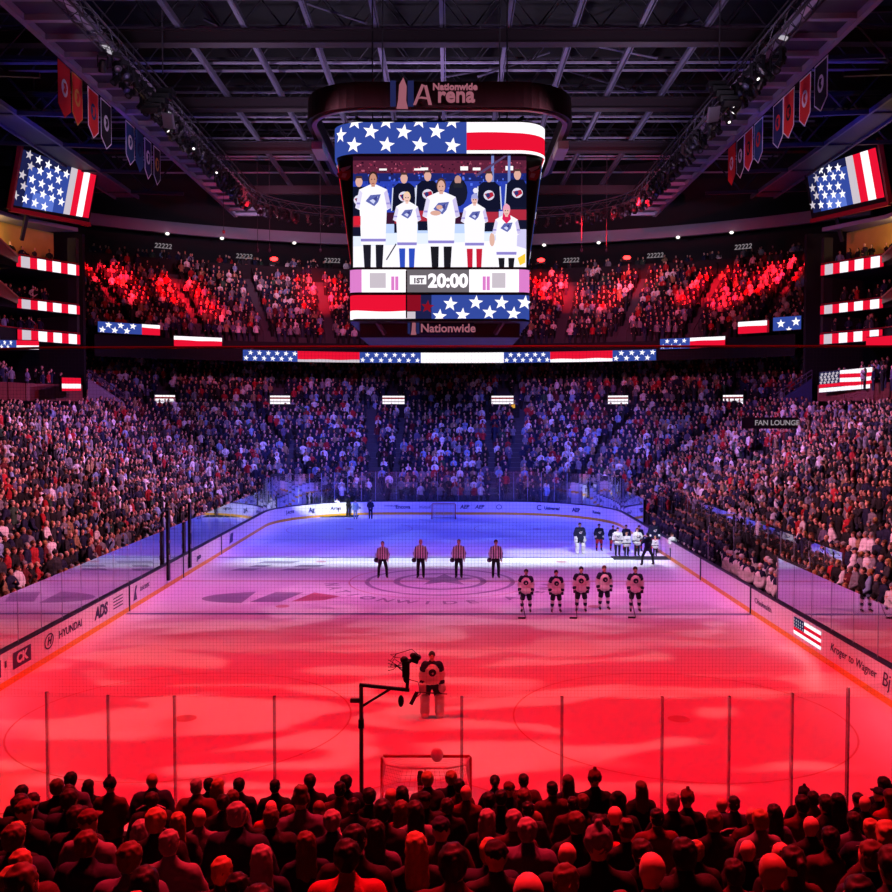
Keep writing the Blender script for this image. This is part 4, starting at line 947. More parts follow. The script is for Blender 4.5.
# section number signs and red lamps along the top parapet
sign_w = glow('section_sign_white', (.42, .36, .40), .5)
for px, py, n_ in ((163, 247, 5), (244, 257, 5), (332, 261, 5), (571, 260, 5), (655, 255, 5), (743, 246, 5)):
    p0, p1 = arc_path(px - 9, px + 9, py, 55.45, 2); root = empty('section_sign', tuple(p0)); tag(root, f'row of small white section numerals on the top parapet, {"left" if px < 446 else "right"} {["outer", "middle", "inner"][min(2, int(abs(px - 446) < 250) + int(abs(px - 446) < 140))]} block', 'section sign', 'section signs')
    xa = (p1 - p0).normalized(); kid(text_obj('numerals', '22222', 0.72, sign_w, (p0 + p1) / 2, xa, UP, None, .01, .01, shear=.15), root)
for px, py, lab in ((274, 259, 'red lamp glowing on the parapet left of the scoreboard'), (541, 260, 'red lamp glowing just right of the scoreboard'), (627, 257.5, 'red lamp glowing on the parapet further right of the scoreboard')):
    p = arc_path(px, px + 1, py, 55.2, 2)[0]; root = empty('red_lamp', tuple(p)); tag(root, lab, 'lamp')
    q = MB(); q.ell(p, (.42, .25, .22), 12, 8); kid(q.build('lens', E_REDLAMP), root); q = MB(); q.box(p + Vector((0, .3, -.1)), (1.0, .3, .6)); kid(q.build('lamp_housing', black), root)
for k, px in enumerate((165, 220, 293, 545, 600, 680, 734)):
    p = arc_path(px, px + 1, 0, 58.2, 2)[0]; p.z = f0 - .15; q = MB(); q.ell(p, (.22, .22, .16), 10, 6); o = q.build('downlight', E_LAMP); tag(o, 'small white downlight under the pale fascia of the top concourse', 'lamp', 'concourse downlights')
# ================================================================= roof steel
ZR = 30.0
for k, (py, nm) in enumerate(((38, 'nearest dark roof girder crossing above the scoreboard'), (104.5, 'second dark roof girder, behind the scoreboard ring'), (147.5, 'third dark roof girder crossing the hall'))):
    p = WZ(446, py, ZR) if False else None
    D = (ZR - CAM.z) / (math.tan(math.atan((446 - py) / FPX) - R(2.0))); y = CAM.y + D
    hgt = {0: .72, 1: .72, 2: .72}[k]
    q = MB(); q.box((0, y, ZR), (70, .55, hgt)); q.box((0, y, ZR - hgt / 2), (70, .8, .08)); q.box((0, y, ZR + hgt / 2), (70, .8, .08))
    tag(q.build('roof_girder', mat('girder_brown', '#2a1f26', .6, .2, .1)), nm, 'girder', 'roof girders')
D = (ZR - CAM.z) / math.tan(math.atan((446 - 190) / FPX) - R(2.0)); YE = CAM.y + D
q = MB(); q.box((0, YE, ZR), (40, .5, .8)); tag(q.build('roof_girder', mat('girder_brown', '#2a1f26', .6, .2, .1)), 'farthest roof girder where the steel ends', 'girder', 'roof girders')
q = MB(); q.box((0, -8, ZR), (70, .55, .95)); tag(q.build('roof_girder', mat('girder_brown', '#2a1f26', .6, .2, .1)), 'roof girder above the scoreboard cables', 'girder', 'roof girders')
# longitudinal purlins: pale tubes running towards the far end
xs_p = [WZ(px, 0, ZR + .5).x for px in (158, 228, 301, 344, 428, 472, 543, 581, 653, 725)]
for x in (-15.2, -11.4, -7.6, -3.8, 0.0, 3.8, 7.6, 11.4, 15.2):
    q = MB(); q.box((x, 18, ZR + .6), (.22, 60, .26)); q.box((x + .2, 18, ZR + .58), (.05, 60, .34))
    tag(q.build('roof_purlin', steel), 'pale steel purlin running from the near roof towards the far end', 'purlin', 'roof purlins')
# light joists across, each a little truss: chords and webbing
joist_m = mat('joist_pale_steel', '#8b8398', .5, .2, .1)
JY = np.arange(-6, YE + .5, 2.85)
for k, y in enumerate(JY):
    root = empty('roof_joist', (0, float(y), 32)); tag(root, 'thin steel roof joist with zigzag webbing spanning the hall', 'joist', 'roof joists')
    zz = 31.4 + (.5 if k % 2 else 0)
    q = MB(); q.box((0, y, zz), (60, .13, .13)); kid(q.build('bottom_chord', joist_m), root)
    q = MB(); q.box((0, y, zz + 2.4), (60, .14, .14)); kid(q.build('top_chord', dark_steel), root)
    q = MB()
    for i in range(-15, 15):
        if i % 2: q.tube([(i * 1.9, y, zz), ((i + 1) * 1.9, y, zz + 2.4)], .045, 5)
        else: q.tube([(i * 1.9, y, zz + 2.4), ((i + 1) * 1.9, y, zz)], .045, 5)
    kid(q.build('web_lattice', dark_steel), root)
for k in range(14):
    x0 = random.uniform(-16, 16); y0 = random.uniform(2, 34); q = MB(); q.tube([(x0, y0, 31.2), (x0 + random.choice((-1, 1)) * random.uniform(3, 6), y0 + random.uniform(2, 6), 34)], .09, 6)
    tag(q.build('roof_brace', steel), 'diagonal steel brace among the roof joists', 'brace', 'roof braces')
# edge trusses beyond the catwalks
for sx in (-1, 1):
    for k, y in enumerate((6, 13, 20, 27, 34)):
        root = empty('side_truss', (sx * 30, y, 28)); tag(root, 'dim steel truss beyond the banners, running out to the side wall', 'truss', 'side roof trusses')
        for z0, nm in ((26.8, 'bottom_chord'), (30.2, 'top_chord')): q = MB(); q.beam((sx * 22, y, z0), (sx * 46, y, z0 + .8), .22, .26); kid(q.build(nm, dark_steel), root)
        q = MB()
        for i in range(8): a = sx * (22 + 3 * i); q.tube([(a, y, 26.9 if i % 2 else 30.2), (a + sx * 3, y, 30.3 if i % 2 else 27)], .07, 5)
        kid(q.build('web_lattice', dark_steel), root)
# catwalks
cat_m = mat('catwalk_purple_grey', '#3d3744', 0.6, 0.1, 0.15, 1.0); cat_b = mat('catwalk_beam_pale', '#857b90', 0.6, 0.1, 0.1, 1.0)
for sx in (-1, 1):
    side = 'left' if sx < 0 else 'right'
    root = empty('catwalk', (sx * 19, 20, 27.5)); tag(root, f'long steel catwalk above the {side} stand, beside the banners', 'catwalk')
    x0, x1 = 17.4, 20.4; ya, yb = -14, YE
    q = MB(); q.box((sx * 18.9, (ya + yb) / 2, 27.75), (2.6, yb - ya, .08)); kid(q.build('deck', cat_m), root)
    for x in (x0, x1): q = MB(); q.box((sx * x, (ya + yb) / 2, 27.6), (.3, yb - ya, .42)); kid(q.build('side_beam', cat_b), root)
    for y in np.arange(ya, yb, 2.4): q = MB(); q.box((sx * 18.9, float(y), 27.58), (3.0, .34, .3)); kid(q.build('cross_beam', cat_b), root)
    for x in (x0, x1):
        q = MB(); q.tube([(sx * x, ya, 28.9), (sx * x, yb, 28.9)], .05, 6); q.tube([(sx * x, ya, 28.35), (sx * x, yb, 28.35)], .035, 6)
        for y in np.arange(ya, yb, 2.4): q.tube([(sx * x, float(y), 27.7), (sx * x, float(y), 28.9)], .035, 5)
        kid(q.build('handrail', dark_steel), root)
    root = empty('outer_catwalk', (sx * 27, 20, 27.5)); tag(root, f'dim outer catwalk behind the {side} corner screen', 'catwalk')
    q = MB(); q.box((sx * 27.5, 14, 27.0), (1.8, 44, .1)); kid(q.build('deck', cat_m), root)
    for x in (26.5, 28.5): q = MB(); q.box((sx * x, 14, 26.95), (.16, 44, .3)); kid(q.build('side_beam', steel), root)
    for y in (-1, 7): 
        p = Vector((sx * 26.55, y, 26.72)); lr = empty('blue_work_light', tuple(p)); tag(lr, f'small blue lamp on the outer catwalk, {side} side', 'lamp', f'blue catwalk lamps {side}')
        q = MB(); q.box(p, (.5, .9, .18)); kid(q.build('lamp_housing', black), lr); q = MB(); q.box(p + Vector((-sx * .27, 0, 0)), (.04, .7, .14)); kid(q.build('lens', glow('blue_lens', (.05, .25, 1.0), 3.0, False)), lr)
# oval lighting truss with its fixtures
tp = rrect(16.2, 39.5, 9.0, 1.0, 0, 0); tp = [p for p in tp if p[1] > -12]
i0 = next(k for k in range(len(tp)) if math.dist(tp[k][:2], tp[k - 1][:2]) > 5) if any(math.dist(tp[k][:2], tp[k - 1][:2]) > 5 for k in range(len(tp))) else 0
tp = tp[i0:] + tp[:i0]
ZT_ = 26.0
lt = empty('lighting_truss', (0, 39.5, ZT_)); tag(lt, 'dark oval lighting truss hung below the roof round the rink', 'truss')
for o_, z_ in ((-.35, 0), (.35, 0), (-.35, .7), (.35, .7)):
    q = MB(); q.tube([(x + nx * o_, y + ny * o_, ZT_ + z_) for x, y, nx, ny in tp], .05, 6); kid(q.build('chord', dark_steel), lt)
q = MB()
for k, ((x, y, nx, ny), (x2, y2, nx2, ny2)) in enumerate(zip(tp, tp[1:])):
    for o_ in (-.35, .35): a, b = (ZT_, ZT_ + .7) if k % 2 else (ZT_ + .7, ZT_); q.tube([(x + nx * o_, y + ny * o_, a), (x2 + nx2 * o_, y2 + ny2 * o_, b)], .025, 4)
    for z_ in (ZT_, ZT_ + .7): q.tube([(x - nx * .35, y - ny * .35, z_), (x2 + nx2 * .35, y2 + ny2 * .35, z_)], .02, 4)
kid(q.build('web_lattice', dark_steel), lt)
fx_m = mat('fixture_black', '#17151a', .4, .2, .05); lens_dark = mat('lens_glass_dark', '#55525f', .15, .3, 0)
def fixture():
    root = empty('stage_light'); tag(root, 'black moving-head stage light hanging from the oval truss', 'stage light', 'stage lights on the oval truss')
    q = MB(); q.box((0, 0, -.12), (.34, .28, .16)); q.build('base_box', fx_m, root)
    q = MB(); q.box((-.2, 0, -.42), (.05, .14, .5)); q.box((.2, 0, -.42), (.05, .14, .5)); q.box((0, 0, -.2), (.42, .14, .05)); q.build('yoke', fx_m, root)
    q = MB(); q.tube([(0, .14, -.38), (0, .02, -.5), (0, -.12, -.66), (0, -.2, -.76)], [.1, .17, .16, .17], 10); h = q.build('head_shell', fx_m, root)
    q = MB(); q.tube([(0, -.2, -.755), (0, -.215, -.77)], .075, 10); l_ = q.build('lens', lens_dark, root)
    return root
def copy_tree(o, parent=None):
    c = o.copy(); COL.objects.link(c); c.parent = parent
    for ch in o.children: copy_tree(ch, c)
    return c
fx0 = fixture(); lit = 0; first = True
for k in range(0, len(tp)):
    x, y, nx, ny = tp[k]
    if y < 0: continue
    for o_ in (-.35, .35):
        if random.random() < .15: continue
        r_ = fx0 if first else copy_tree(fx0); first = False
        r_.location = (x + nx * o_, y + ny * o_, ZT_ - .02); r_.rotation_euler = (0, 0, random.uniform(0, 2 * PI)); r_.scale = (1.15,) * 3
        if random.random() < .07:
            for ch in r_.children:
                if ch.name.startswith('lens'): ch.material_slots[0].link = 'OBJECT'; ch.material_slots[0].material = E_LAMP
# loudspeaker clusters and work lights near the catwalks
for sx, px, py in ((-1, 163, 104), (1, 719, 97)):
    side = 'left' if sx < 0 else 'right'
    root = empty('speaker_cluster', (sx * 17, 12, 25)); tag(root, f'black hanging loudspeaker cluster by the {side} lighting truss', 'loudspeaker')
    c_ = WZ(px, py, 25.0)
    for k in range(5): q = MB(); q.box(c_ + Vector((sx * .12 * k, -.3 * k + .6, -.32 * k + .8)), (.9, .7, .30), Matrix.Rotation(.12 * k, 3, 'X')); kid(q.build('speaker_box', black), root)
    q = MB(); q.box(c_ + Vector((sx * -.2, .3, -.8)), (.8, .15, .8), Matrix.Rotation(.5, 3, 'X') @ Matrix.Rotation(sx * .6, 3, 'Z')); kid(q.build('speaker_grille', mat('speaker_grey', '#6f6a76', .6, 0, .1)), root)
    q = MB(); q.tube([c_ + UP * 1.6, Vector((c_.x, c_.y, 30))], .04, 5); kid(q.build('hoist_cable', dark_steel), root)
for px, py in ((107, 66), (112, 85), (168, 126), (107, 90), (729, 80), (783, 60)):
    p = WX(px, py, -17.4 if px < 446 else 17.4); p.z = 27.33; root = empty('work_light', tuple(p)); tag(root, 'small pale work light fixed under a catwalk edge', 'lamp', 'catwalk work lights')
    q = MB(); q.box(p, (.4, .3, .1), Matrix.Rotation(.3, 3, 'Y')); kid(q.build('lens', glow('pale_lens', (.8, .75, .85), .55, False)), root); q = MB(); q.box(p + UP * .15, (.48, .38, .14), Matrix.Rotation(.3, 3, 'Y')); kid(q.build('lamp_housing', fx_m), root)
# hanging drop cables in front of the far roof
for px in (223, 257, 269, 320, 582, 607):
    p = WY(px, 150, 36); q = MB(); q.tube([(p.x, 36, 22.5 if px > 250 else 24), (p.x, 36, 33)], .025, 5); q.ell((p.x, 36, 22.4 if px > 250 else 24), (.12, .12, .16), 8, 6)
    tag(q.build('drop_cable', dark_steel), 'thin drop cable with a small weight hanging from the roof', 'cable', 'roof drop cables')
# banners
bred, bblk, bnavy, bteal, bwht, bgold = mat('banner_red', '#c0221f', .8, 0, .08), mat('banner_black', '#131215', .8, 0, .08), mat('banner_navy', '#18204c', .8, 0, .08), mat('banner_teal', '#1f3f66', .8, 0, .08), mat('banner_white', '#cfcbd0', .8, 0, .05), mat('banner_gold', '#b8893a', .8, 0, .05)
def banner(sx, px0, px1, pt, pb, m, edge, mark, label):
    x = sx * 20.6 ; a, b = WX(px0, pt, x), WX(px1, pt, x); y0, y1 = sorted((a.y, b.y)); w_ = max(1.25, y1 - y0); yc = (y0 + y1) / 2
    zt_ = 27.35; zb_ = max(22.6, WX((px0 + px1) / 2, pb, x).z)
    root = empty('team_banner', (x, yc, zt_)); tag(root, label, 'banner', f'team banners {"left" if sx < 0 else "right"}')
    def sh(d, t0=0, xo=0.0):
        y_, ylo = w_ / 2 - d, -w_ / 2 + d
        pts = [(ylo, zt_ - d), (y_, zt_ - d), (y_, zb_ + .55 + d * .4), (0, zb_ + d), (ylo, zb_ + .55 + d * .4)]
        f = [(x + xo, yc + p, z) for p, z in pts]; bk = [(x - xo, yc + p, z) for p, z in pts]
        q = MB(); q.add(f + bk, [(0, 1, 2, 3, 4), (9, 8, 7, 6, 5)] + [(k, 5 + k, 5 + (k + 1) % 5, (k + 1) % 5) for k in range(5)]); return q
    kid(sh(0, 0, .012).build('edge_trim', edge), root); kid(sh(.09, 0, .018).build('cloth', m), root)
    zc_ = (zt_ + zb_) / 2 + .15; q = MB(); n_ = 18
    for s_ in (-1, 1):
        c_ = Vector((x + s_ * .022, yc, zc_)); q.mat(0); q.poly([c_ + Vector((0, .42 * math.cos(2 * PI * k / n_), .48 * math.sin(2 * PI * k / n_))) for k in range(n_)])
        q.mat(1); c2 = c_ + Vector((s_ * .006, 0, 0)); q.poly([c2 + Vector((0, a_, b_)) for a_, b_ in ((-.22, .25), (.2, .3), (.28, .0), (.05, -.32), (-.18, -.2), (-.05, .02))])
    kid(q.build('crest', [mark, m]), root)
    q = MB(); q.tube([(x, yc - w_ / 2 - .05, zt_ + .03), (x, yc + w_ / 2 + .05, zt_ + .03)], .035, 6); 
    for s_ in (-.4, .4): q.tube([(x, yc + s_ * w_, zt_ + .03), (x, yc + s_ * w_, 27.6)], .015, 4)
    kid(q.build('hanging_rod', dark_steel), root)
for v in ((-1, 57.5, 70, 57, 117, bred, bred, bwht, 'red pennant banner with a pale crest, nearest on the left catwalk'), (-1, 71.5, 82, 72, 125, bred, bgold, bgold, 'red banner with gold edging and a dark gold crest, left side'),
          (-1, 87.5, 98, 84, 138, bred, bwht, bteal, 'bright red banner with pale edging and a blue round crest, left side'), (-1, 100.5, 111, 97, 149, bblk, bwht, bwht, 'black banner with white edging, left side between red and teal ones'),
          (-1, 125.5, 134, 120, 165, bteal, bwht, bwht, 'teal blue banner first of the four darker ones on the left'), (-1, 135.5, 143, 128, 172, bteal, bteal, bnavy, 'dark teal banner second of the four darker ones on the left'),
          (-1, 144.5, 151, 137, 179, bnavy, bwht, bwht, 'navy banner with a white crest third of the darker left ones'), (-1, 153.5, 160, 145, 185, bblk, bwht, bgold, 'black banner farthest along the left catwalk'),
          (1, 815, 828, 56, 111, bblk, bwht, bwht, 'black banner with white edging, nearest on the right catwalk'), (1, 800, 811, 71, 126, bred, bwht, bwht, 'red banner with white edging second from the near end, right side'),
          (1, 784, 794.5, 88, 138, bred, bwht, bblk, 'red banner with a dark crest, third from the near end on the right'), (1, 773.5, 783.5, 97, 148, bnavy, bwht, bred, 'navy banner with an orange red crest on the right side'),
          (1, 754.5, 763, 117, 163, bteal, bwht, bred, 'blue banner with a pale crest in the middle of the right row'), (1, 745, 753, 125, 171, bred, bwht, bblk, 'orange red banner with a black crest on the right side'),
          (1, 737, 744.5, 134, 178, bblk, bwht, bwht, 'black banner with white edging near the far end of the right row'), (1, 728.5, 735.5, 143, 185, bred, bred, bwht, 'small red banner farthest along the right catwalk')):
    banner(*v)
# ================================================================= people
def remesh(name, prims, voxel, mats, smooth_it=3, extra=None, regions=True, keep=None):
    """Union of tapered capsules and ellipsoids grown into one continuous skin; each face takes the material of the primitive it lies on.
    prims: ('c', p0, p1, r0, r1, m) or ('e', c, (rx, ry, rz), m)"""
    q = MB()
    for p in prims:
        if p[0] == 'c':
            a, b, r0, r1 = Vector(p[1]), Vector(p[2]), p[3], p[4]; d = (b - a); L_ = max(d.length, 1e-4); d = d / L_
            n = 4; pts = []; rr = []
            for k in range(n, 0, -1): t = PI / 2 * k / n; pts.append(a - d * r0 * math.sin(t) * .999); rr.append(max(r0 * math.cos(t), r0 * .08))
            pts += [a, b]; rr += [r0, r1]
            for k in range(1, n + 1): t = PI / 2 * k / n; pts.append(b + d * r1 * math.sin(t) * .999); rr.append(max(r1 * math.cos(t), r1 * .08))
            q.tube(pts, rr, 12)
        else: q.ell(p[1], p[2], 14, 10)
    me = bpy.data.meshes.new(name); me.from_pydata(q.v, [], q.f); o = bpy.data.objects.new(name, me); COL.objects.link(o)
    bm = bmesh.new(); bm.from_mesh(me); bmesh.ops.recalc_face_normals(bm, faces=bm.faces); bm.to_mesh(me); bm.free()
    md = o.modifiers.new('r', 'REMESH'); md.mode = 'VOXEL'; md.voxel_size = voxel; md.adaptivity = voxel * .35
    if smooth_it: s_ = o.modifiers.new('s', 'SMOOTH'); s_.factor = .5; s_.iterations = smooth_it
    dg = bpy.context.evaluated_depsgraph_get(); out = bpy.data.meshes.new_from_object(o.evaluated_get(dg)); bpy.data.objects.remove(o); bpy.data.meshes.remove(me)
    out.name = name; out.materials.clear()
    for m in mats: out.materials.append(m)
    nf = len(out.polygons)
    if len(mats) > 1:
        cen = np.empty(nf * 3); out.polygons.foreach_get('center', cen); cen = cen.reshape(-1, 3)
        bd = np.full(nf, 1e9); bi = np.zeros(nf, int)
        for p in prims:
            if p[0] == 'c':
                a, b = np.array(p[1], float), np.array(p[2], float); ab = b - a; t = np.clip(((cen - a) @ ab) / max(ab @ ab, 1e-9), 0, 1)
                dd = np.linalg.norm(cen - (a + t[:, None] * ab), axis=1) - (p[3] + (p[4] - p[3]) * t); mi = p[5]
            else:
                r = np.array(p[2]); k = np.linalg.norm((cen - np.array(p[1], float)) / r, axis=1); dd = (k - 1) * r.min(); mi = p[3]
            c_ = dd < bd; bd[c_] = dd[c_]; bi[c_] = mi
        out.polygons.foreach_set('material_index', bi.astype(np.int32))
    out.polygons.foreach_set('use_smooth', [True] * nf)
    if name in ('hair', 'jacket'):      # locks and folds
        amp, fr = (.012, 38) if name == 'hair' else (.014, 9)
        no = [v.normal.copy() for v in out.vertices]
        for v, n_ in zip(out.vertices, no): v.co += n_ * amp * mnoise.noise(Vector((v.co.x * fr, v.co.y * fr, v.co.z * fr * (.6 if name == 'hair' else 1.3))))
    if extra:                       # small islands rooted in the skin (fingers, eyes, lips)
        bm = bmesh.new(); bm.from_mesh(out); q = MB(); extra(q); base = [bm.verts.new(v) for v in q.v]
        for f, m in zip(q.f, q.m):
            try: fc = bm.faces.new([base[i] for i in f]); fc.material_index = m; fc.smooth = True
            except ValueError: pass
        bm.to_mesh(out); bm.free()
    out.update(); return out
def mesh_obj(name, me, parent=None):
    o = bpy.data.objects.new(name, me); COL.objects.link(o)
    if parent: o.parent = parent
    return o
skins = [mat('skin_light', '#d9a58e', .55, 0, .05), mat('skin_tan', '#b67f62', .55, 0, .05), mat('skin_brown', '#6e4430', .55, 0, .05)]
hairs = [mat('hair_dark_brown', '#2a1a14', .6, 0, .2, 30), mat('hair_black', '#0f0c0c', .6, 0, .2, 30), mat('hair_brown', '#5a3a26', .6, 0, .2, 30), mat('hair_blond', '#a8814d', .6, 0, .2, 30), mat('hair_grey', '#8f8a88', .6, 0, .2, 30)]
eye_m = mat('eye_dark', '#1a1210', .3, 0, 0); lip_m = mat('lip', '#8f4f48', .5, 0, 0)
CL = {n: mat('cloth_' + n.replace(' ', '_'), h, .8, 0, .15, 9) for n, h in (('navy', '#161a38'), ('black', '#111114'), ('charcoal', '#2b2b31'), ('white', '#d6d3d6'), ('grey', '#77757d'), ('red', '#a51d26'), ('dark red', '#5a141b'), ('purple grey', '#5b5470'), ('tan', '#8e7355'), ('light blue', '#7e93b8'), ('green', '#2f4a3a'), ('maroon', '#43141c'))}
jean = mat('trouser_denim', '#232a40', .8, 0, .15, 9); blackp = mat('trouser_black', '#131317', .8, 0, .1, 9)
def arm_pts(pose, s):
    sh = (s * .178, .0, 1.395)
    if pose == 'heart' and s > 0: return sh, (.285, -.10, 1.17), (.05, -.175, 1.27)
    if pose == 'behind': return sh, (s * .27, .09, 1.16), (s * .07, .17, .99)
    if pose == 'front': return sh, (s * .27, -.04, 1.14), (s * .07, -.2, .98)
    if pose == 'hips': return sh, (s * .36, .05, 1.17), (s * .20, -.08, 1.0)
    if pose == 'camera': return sh, (s * .27, -.16, 1.2), (s * .09, -.30, 1.50)
    if pose == 'mic' and s > 0: return sh, (.26, -.12, 1.16), (.05, -.24, 1.42)
    return sh, (s * .265, .02, 1.14), (s * .255, -.06, .89)
def fingers(q, wrist, d, side, m=0, s=1.0):
    w_ = Vector(wrist); d = Vector(d).normalized(); x = d.cross(Vector((0, 1, 0.01))).normalized(); y = x.cross(d).normalized(); q.mat(m)
    for k, (o_, L_) in enumerate(((-.027, .058), (-.009, .07), (.009, .074), (.027, .066))):
        a = w_ + d * .075 + x * o_; b = a + d * L_ * .5 - y * .006; c = b + d * L_ * .45 - y * .018; q.tube([a - d * .02, a, b, c], [.0095, .0092, .0086, .007], 6)
    a = w_ + d * .03 + x * -.035 * side; q.tube([a + x * .01 * side, a - x * .02 * side + d * .02, a - x * .028 * side + d * .045], [.011, .010, .008], 6)
def body_prims(pose='down', stance=.10, hm=0, female=False, lean=0.0, headturn=0.0, up=False):
    P_ = []; k = .92 if female else 1.0
    P_ += [('e', (0, 0, .96), (.165, .115, .14), hm), ('e', (0, -.005, 1.14), (.15 * k, .105, .19), hm), ('e', (0, 0, 1.28), (.178 * k, .118, .19), hm), ('c', (-.14 * k, 0, 1.40), (.14 * k, 0, 1.40), .058, .058, hm), ('c', (0, .012, 1.43), (0, .0, 1.57), .062, .052, hm)]
    hz = 1.655
    P_ += [('e', (0, .012, hz + .036), (.083, .102, .09), hm), ('e', (0, -.012, hz), (.074, .092, .105), hm), ('e', (0, -.035, hz - .06), (.055, .062, .062), hm), ('c', (0, -.098, hz + .01), (0, -.112, hz - .022), .011, .016, hm)]
    for s in (-1, 1):
        P_ += [('e', (s * .077, .005, hz - .005), (.014, .022, .034), hm)]
        sh, el, wr = arm_pts(pose, s); sh = (sh[0] * k, sh[1], sh[2])
        P_ += [('c', sh, el, .052, .041, hm), ('c', el, wr, .04, .028, hm)]
        v = (Vector(wr) - Vector(el)).normalized(); h_ = Vector(wr) + v * .05; P_ += [('c', wr, tuple(h_), .028, .036, hm)]
        hip = (s * .085, 0, .93); kn = (s * (stance * .8 + .02), -.012, .5); an = (s * stance, .025, .09)
        P_ += [('c', hip, kn, .088, .058, hm), ('c', kn, an, .056, .038, hm), ('c', (s * stance, .03, .045), (s * (stance + .015), -.16, .035), .04, .034, hm)]
    return P_
def face_extra(pose, skin_i=0, eye_i=1, lip_i=2, hands=True):
    def f(q):
        hz = 1.655; q.mat(eye_i)
        for s in (-1, 1): q.ell((s * .031, -.092, hz + .016), (.0125, .008, .0085), 8, 6); q.box((s * .031, -.096, hz + .04), (.036, .012, .008))
        q.mat(lip_i); q.ell((0, -.094, hz - .052), (.025, .01, .008), 8, 6)
        if hands:
            for s in (-1, 1):
                sh, el, wr = arm_pts(pose, s); d = Vector(wr) - Vector(el); fingers(q, wr, d, s, skin_i)
    return f
def hair_mesh(style, voxel=.014):
    hz = 1.655; P_ = []
    if style in ('short', 'crew'):
        g = .006 if style == 'crew' else .014
        P_ = [('e', (0, .016, hz + .045), (.078 + g, .092 + g, .082 + g), 0), ('e', (0, .045, hz - .0), (.074 + g * .6, .062 + g, .075), 0)]
    if style == 'curly': P_ = [('e', (.062 * math.cos(a) * (1 - .25 * j), .02 + .075 * math.sin(a) * (1 - .25 * j), hz + .02 + .055 * j), (.04, .04, .038), 0) for j in range(3) for a in np.linspace(.3 * j, 2 * PI + .3 * j, 10)[:-1] if not (j < 2 and math.sin(a) < -.45)] + [('e', (0, .03, hz + .05), (.088, .095, .085), 0)]
    if style == 'long': P_ = [('e', (0, .016, hz + .045), (.093, .108, .094), 0), ('c', (-.045, .06, hz), (-.06, .085, 1.37), .055, .045, 0), ('c', (.045, .06, hz), (.06, .085, 1.37), .055, .045, 0), ('c', (0, .075, hz), (0, .10, 1.34), .06, .05, 0)]
    if style == 'ponytail': P_ = [('e', (0, .016, hz + .04), (.086, .102, .09), 0), ('e', (0, .115, hz + .05), (.032, .032, .03), 0), ('c', (0, .135, hz + .04), (0, .125, 1.42), .036, .02, 0)]
    if style == 'bun': P_ = [('e', (0, .016, hz + .04), (.086, .102, .09), 0), ('e', (0, .07, hz + .14), (.05, .05, .045), 0)]
    if style == 'beanie': P_ = [('e', (0, .01, hz + .065), (.094, .110, .095), 0), ('c', (-.0, .01, hz + .045), (0, .012, hz + .05), .10, .10, 0), ('e', (0, .02, hz + .175), (.03, .03, .03), 0)]
    if style == 'cap': P_ = [('e', (0, .01, hz + .062), (.087, .104, .075), 0), ('c', (-.05, -.09, hz + .045), (.05, -.09, hz + .045), .016, .016, 0), ('e', (0, -.12, hz + .04), (.068, .075, .014), 0)]
    if style == 'hood': P_ = [('e', (0, .02, hz + .035), (.108, .118, .125), 0), ('c', (0, .05, hz - .02), (0, .05, 1.45), .10, .11, 0), ('e', (0, .05, hz + .12), (.06, .07, .06), 0)]
    return remesh('hair', P_, voxel, [hairs[0]], 2)
def cut_face(me, yz):
    return me
def jacket_mesh(pose, bulk, voxel, mats, length=.86, collar=True, hoodback=False, yoke=False, female=False, cuff=None):
    k = .92 if female else 1.0; b = bulk; m0, m1, m2 = 0, min(1, len(mats) - 1), min(2, len(mats) - 1)
    P_ = [('e', (0, 0, 1.28), (.18 * k + b, .122 + b, .2), m0), ('e', (0, 0, 1.13), (.165 * k + b, .115 + b, .22), m0), ('c', (-.075, 0, length + .10), (.075, 0, length + .10), .112 + b, .112 + b, m0),
          ('c', (-.125 * k, 0, 1.40), (.125 * k, 0, 1.40), .066 + b * .6, .066 + b * .6, m1 if yoke else m0), ('c', (-.02, .01, 1.47), (-.15 * k, 0, 1.40), .065, .06 + b * .5, m1 if yoke else m0), ('c', (.02, .01, 1.47), (.15 * k, 0, 1.40), .065, .06 + b * .5, m1 if yoke else m0)]
    if collar: P_.append(('c', (0, .015, 1.43), (0, .014, 1.525), .088, .07, m1 if yoke else m0))
    if hoodback: P_.append(('e', (0, .11, 1.45), (.12, .07, .085), m0))
    for s in (-1, 1):
        sh, el, wr = arm_pts(pose, s); sh = (sh[0] * k, sh[1], sh[2]); mid = tuple(Vector(el).lerp(Vector(wr), .72))
        P_ += [('c', sh, el, .06 + b, .052 + b * .8, m0), ('c', el, wr, .052 + b * .8, .040 + b * .5, m0)]
        if yoke: P_ += [('c', sh, tuple(Vector(sh).lerp(Vector(el), .35)), .064 + b, .062 + b, m1)]
        if cuff is not None: P_ += [('c', mid, tuple(Vector(el).lerp(Vector(wr), .82)), .047 + b * .7, .046 + b * .7, cuff)]
    return remesh('jacket', P_, voxel, mats, 3)
def trouser_mesh(stance, voxel, mats, bulk=.012, short=False):
    P_ = [('e', (0, 0, .95), (.172 + bulk, .122 + bulk, .13), 0)]
    for s in (-1, 1):
        hip = (s * .085, 0, .93); kn = (s * (stance * .8 + .02), -.012, .5); an = (s * stance, .025, .09)
        if short: P_ += [('c', hip, tuple(Vector(hip).lerp(Vector(kn), .85)), .1 + bulk, .085 + bulk, 0)]
        else: P_ += [('c', hip, kn, .094 + bulk, .068 + bulk, 0), ('c', kn, an, .066 + bulk, .054 + bulk, 0)]
    return remesh('trousers', P_, voxel, mats, 2)
VOX = .026
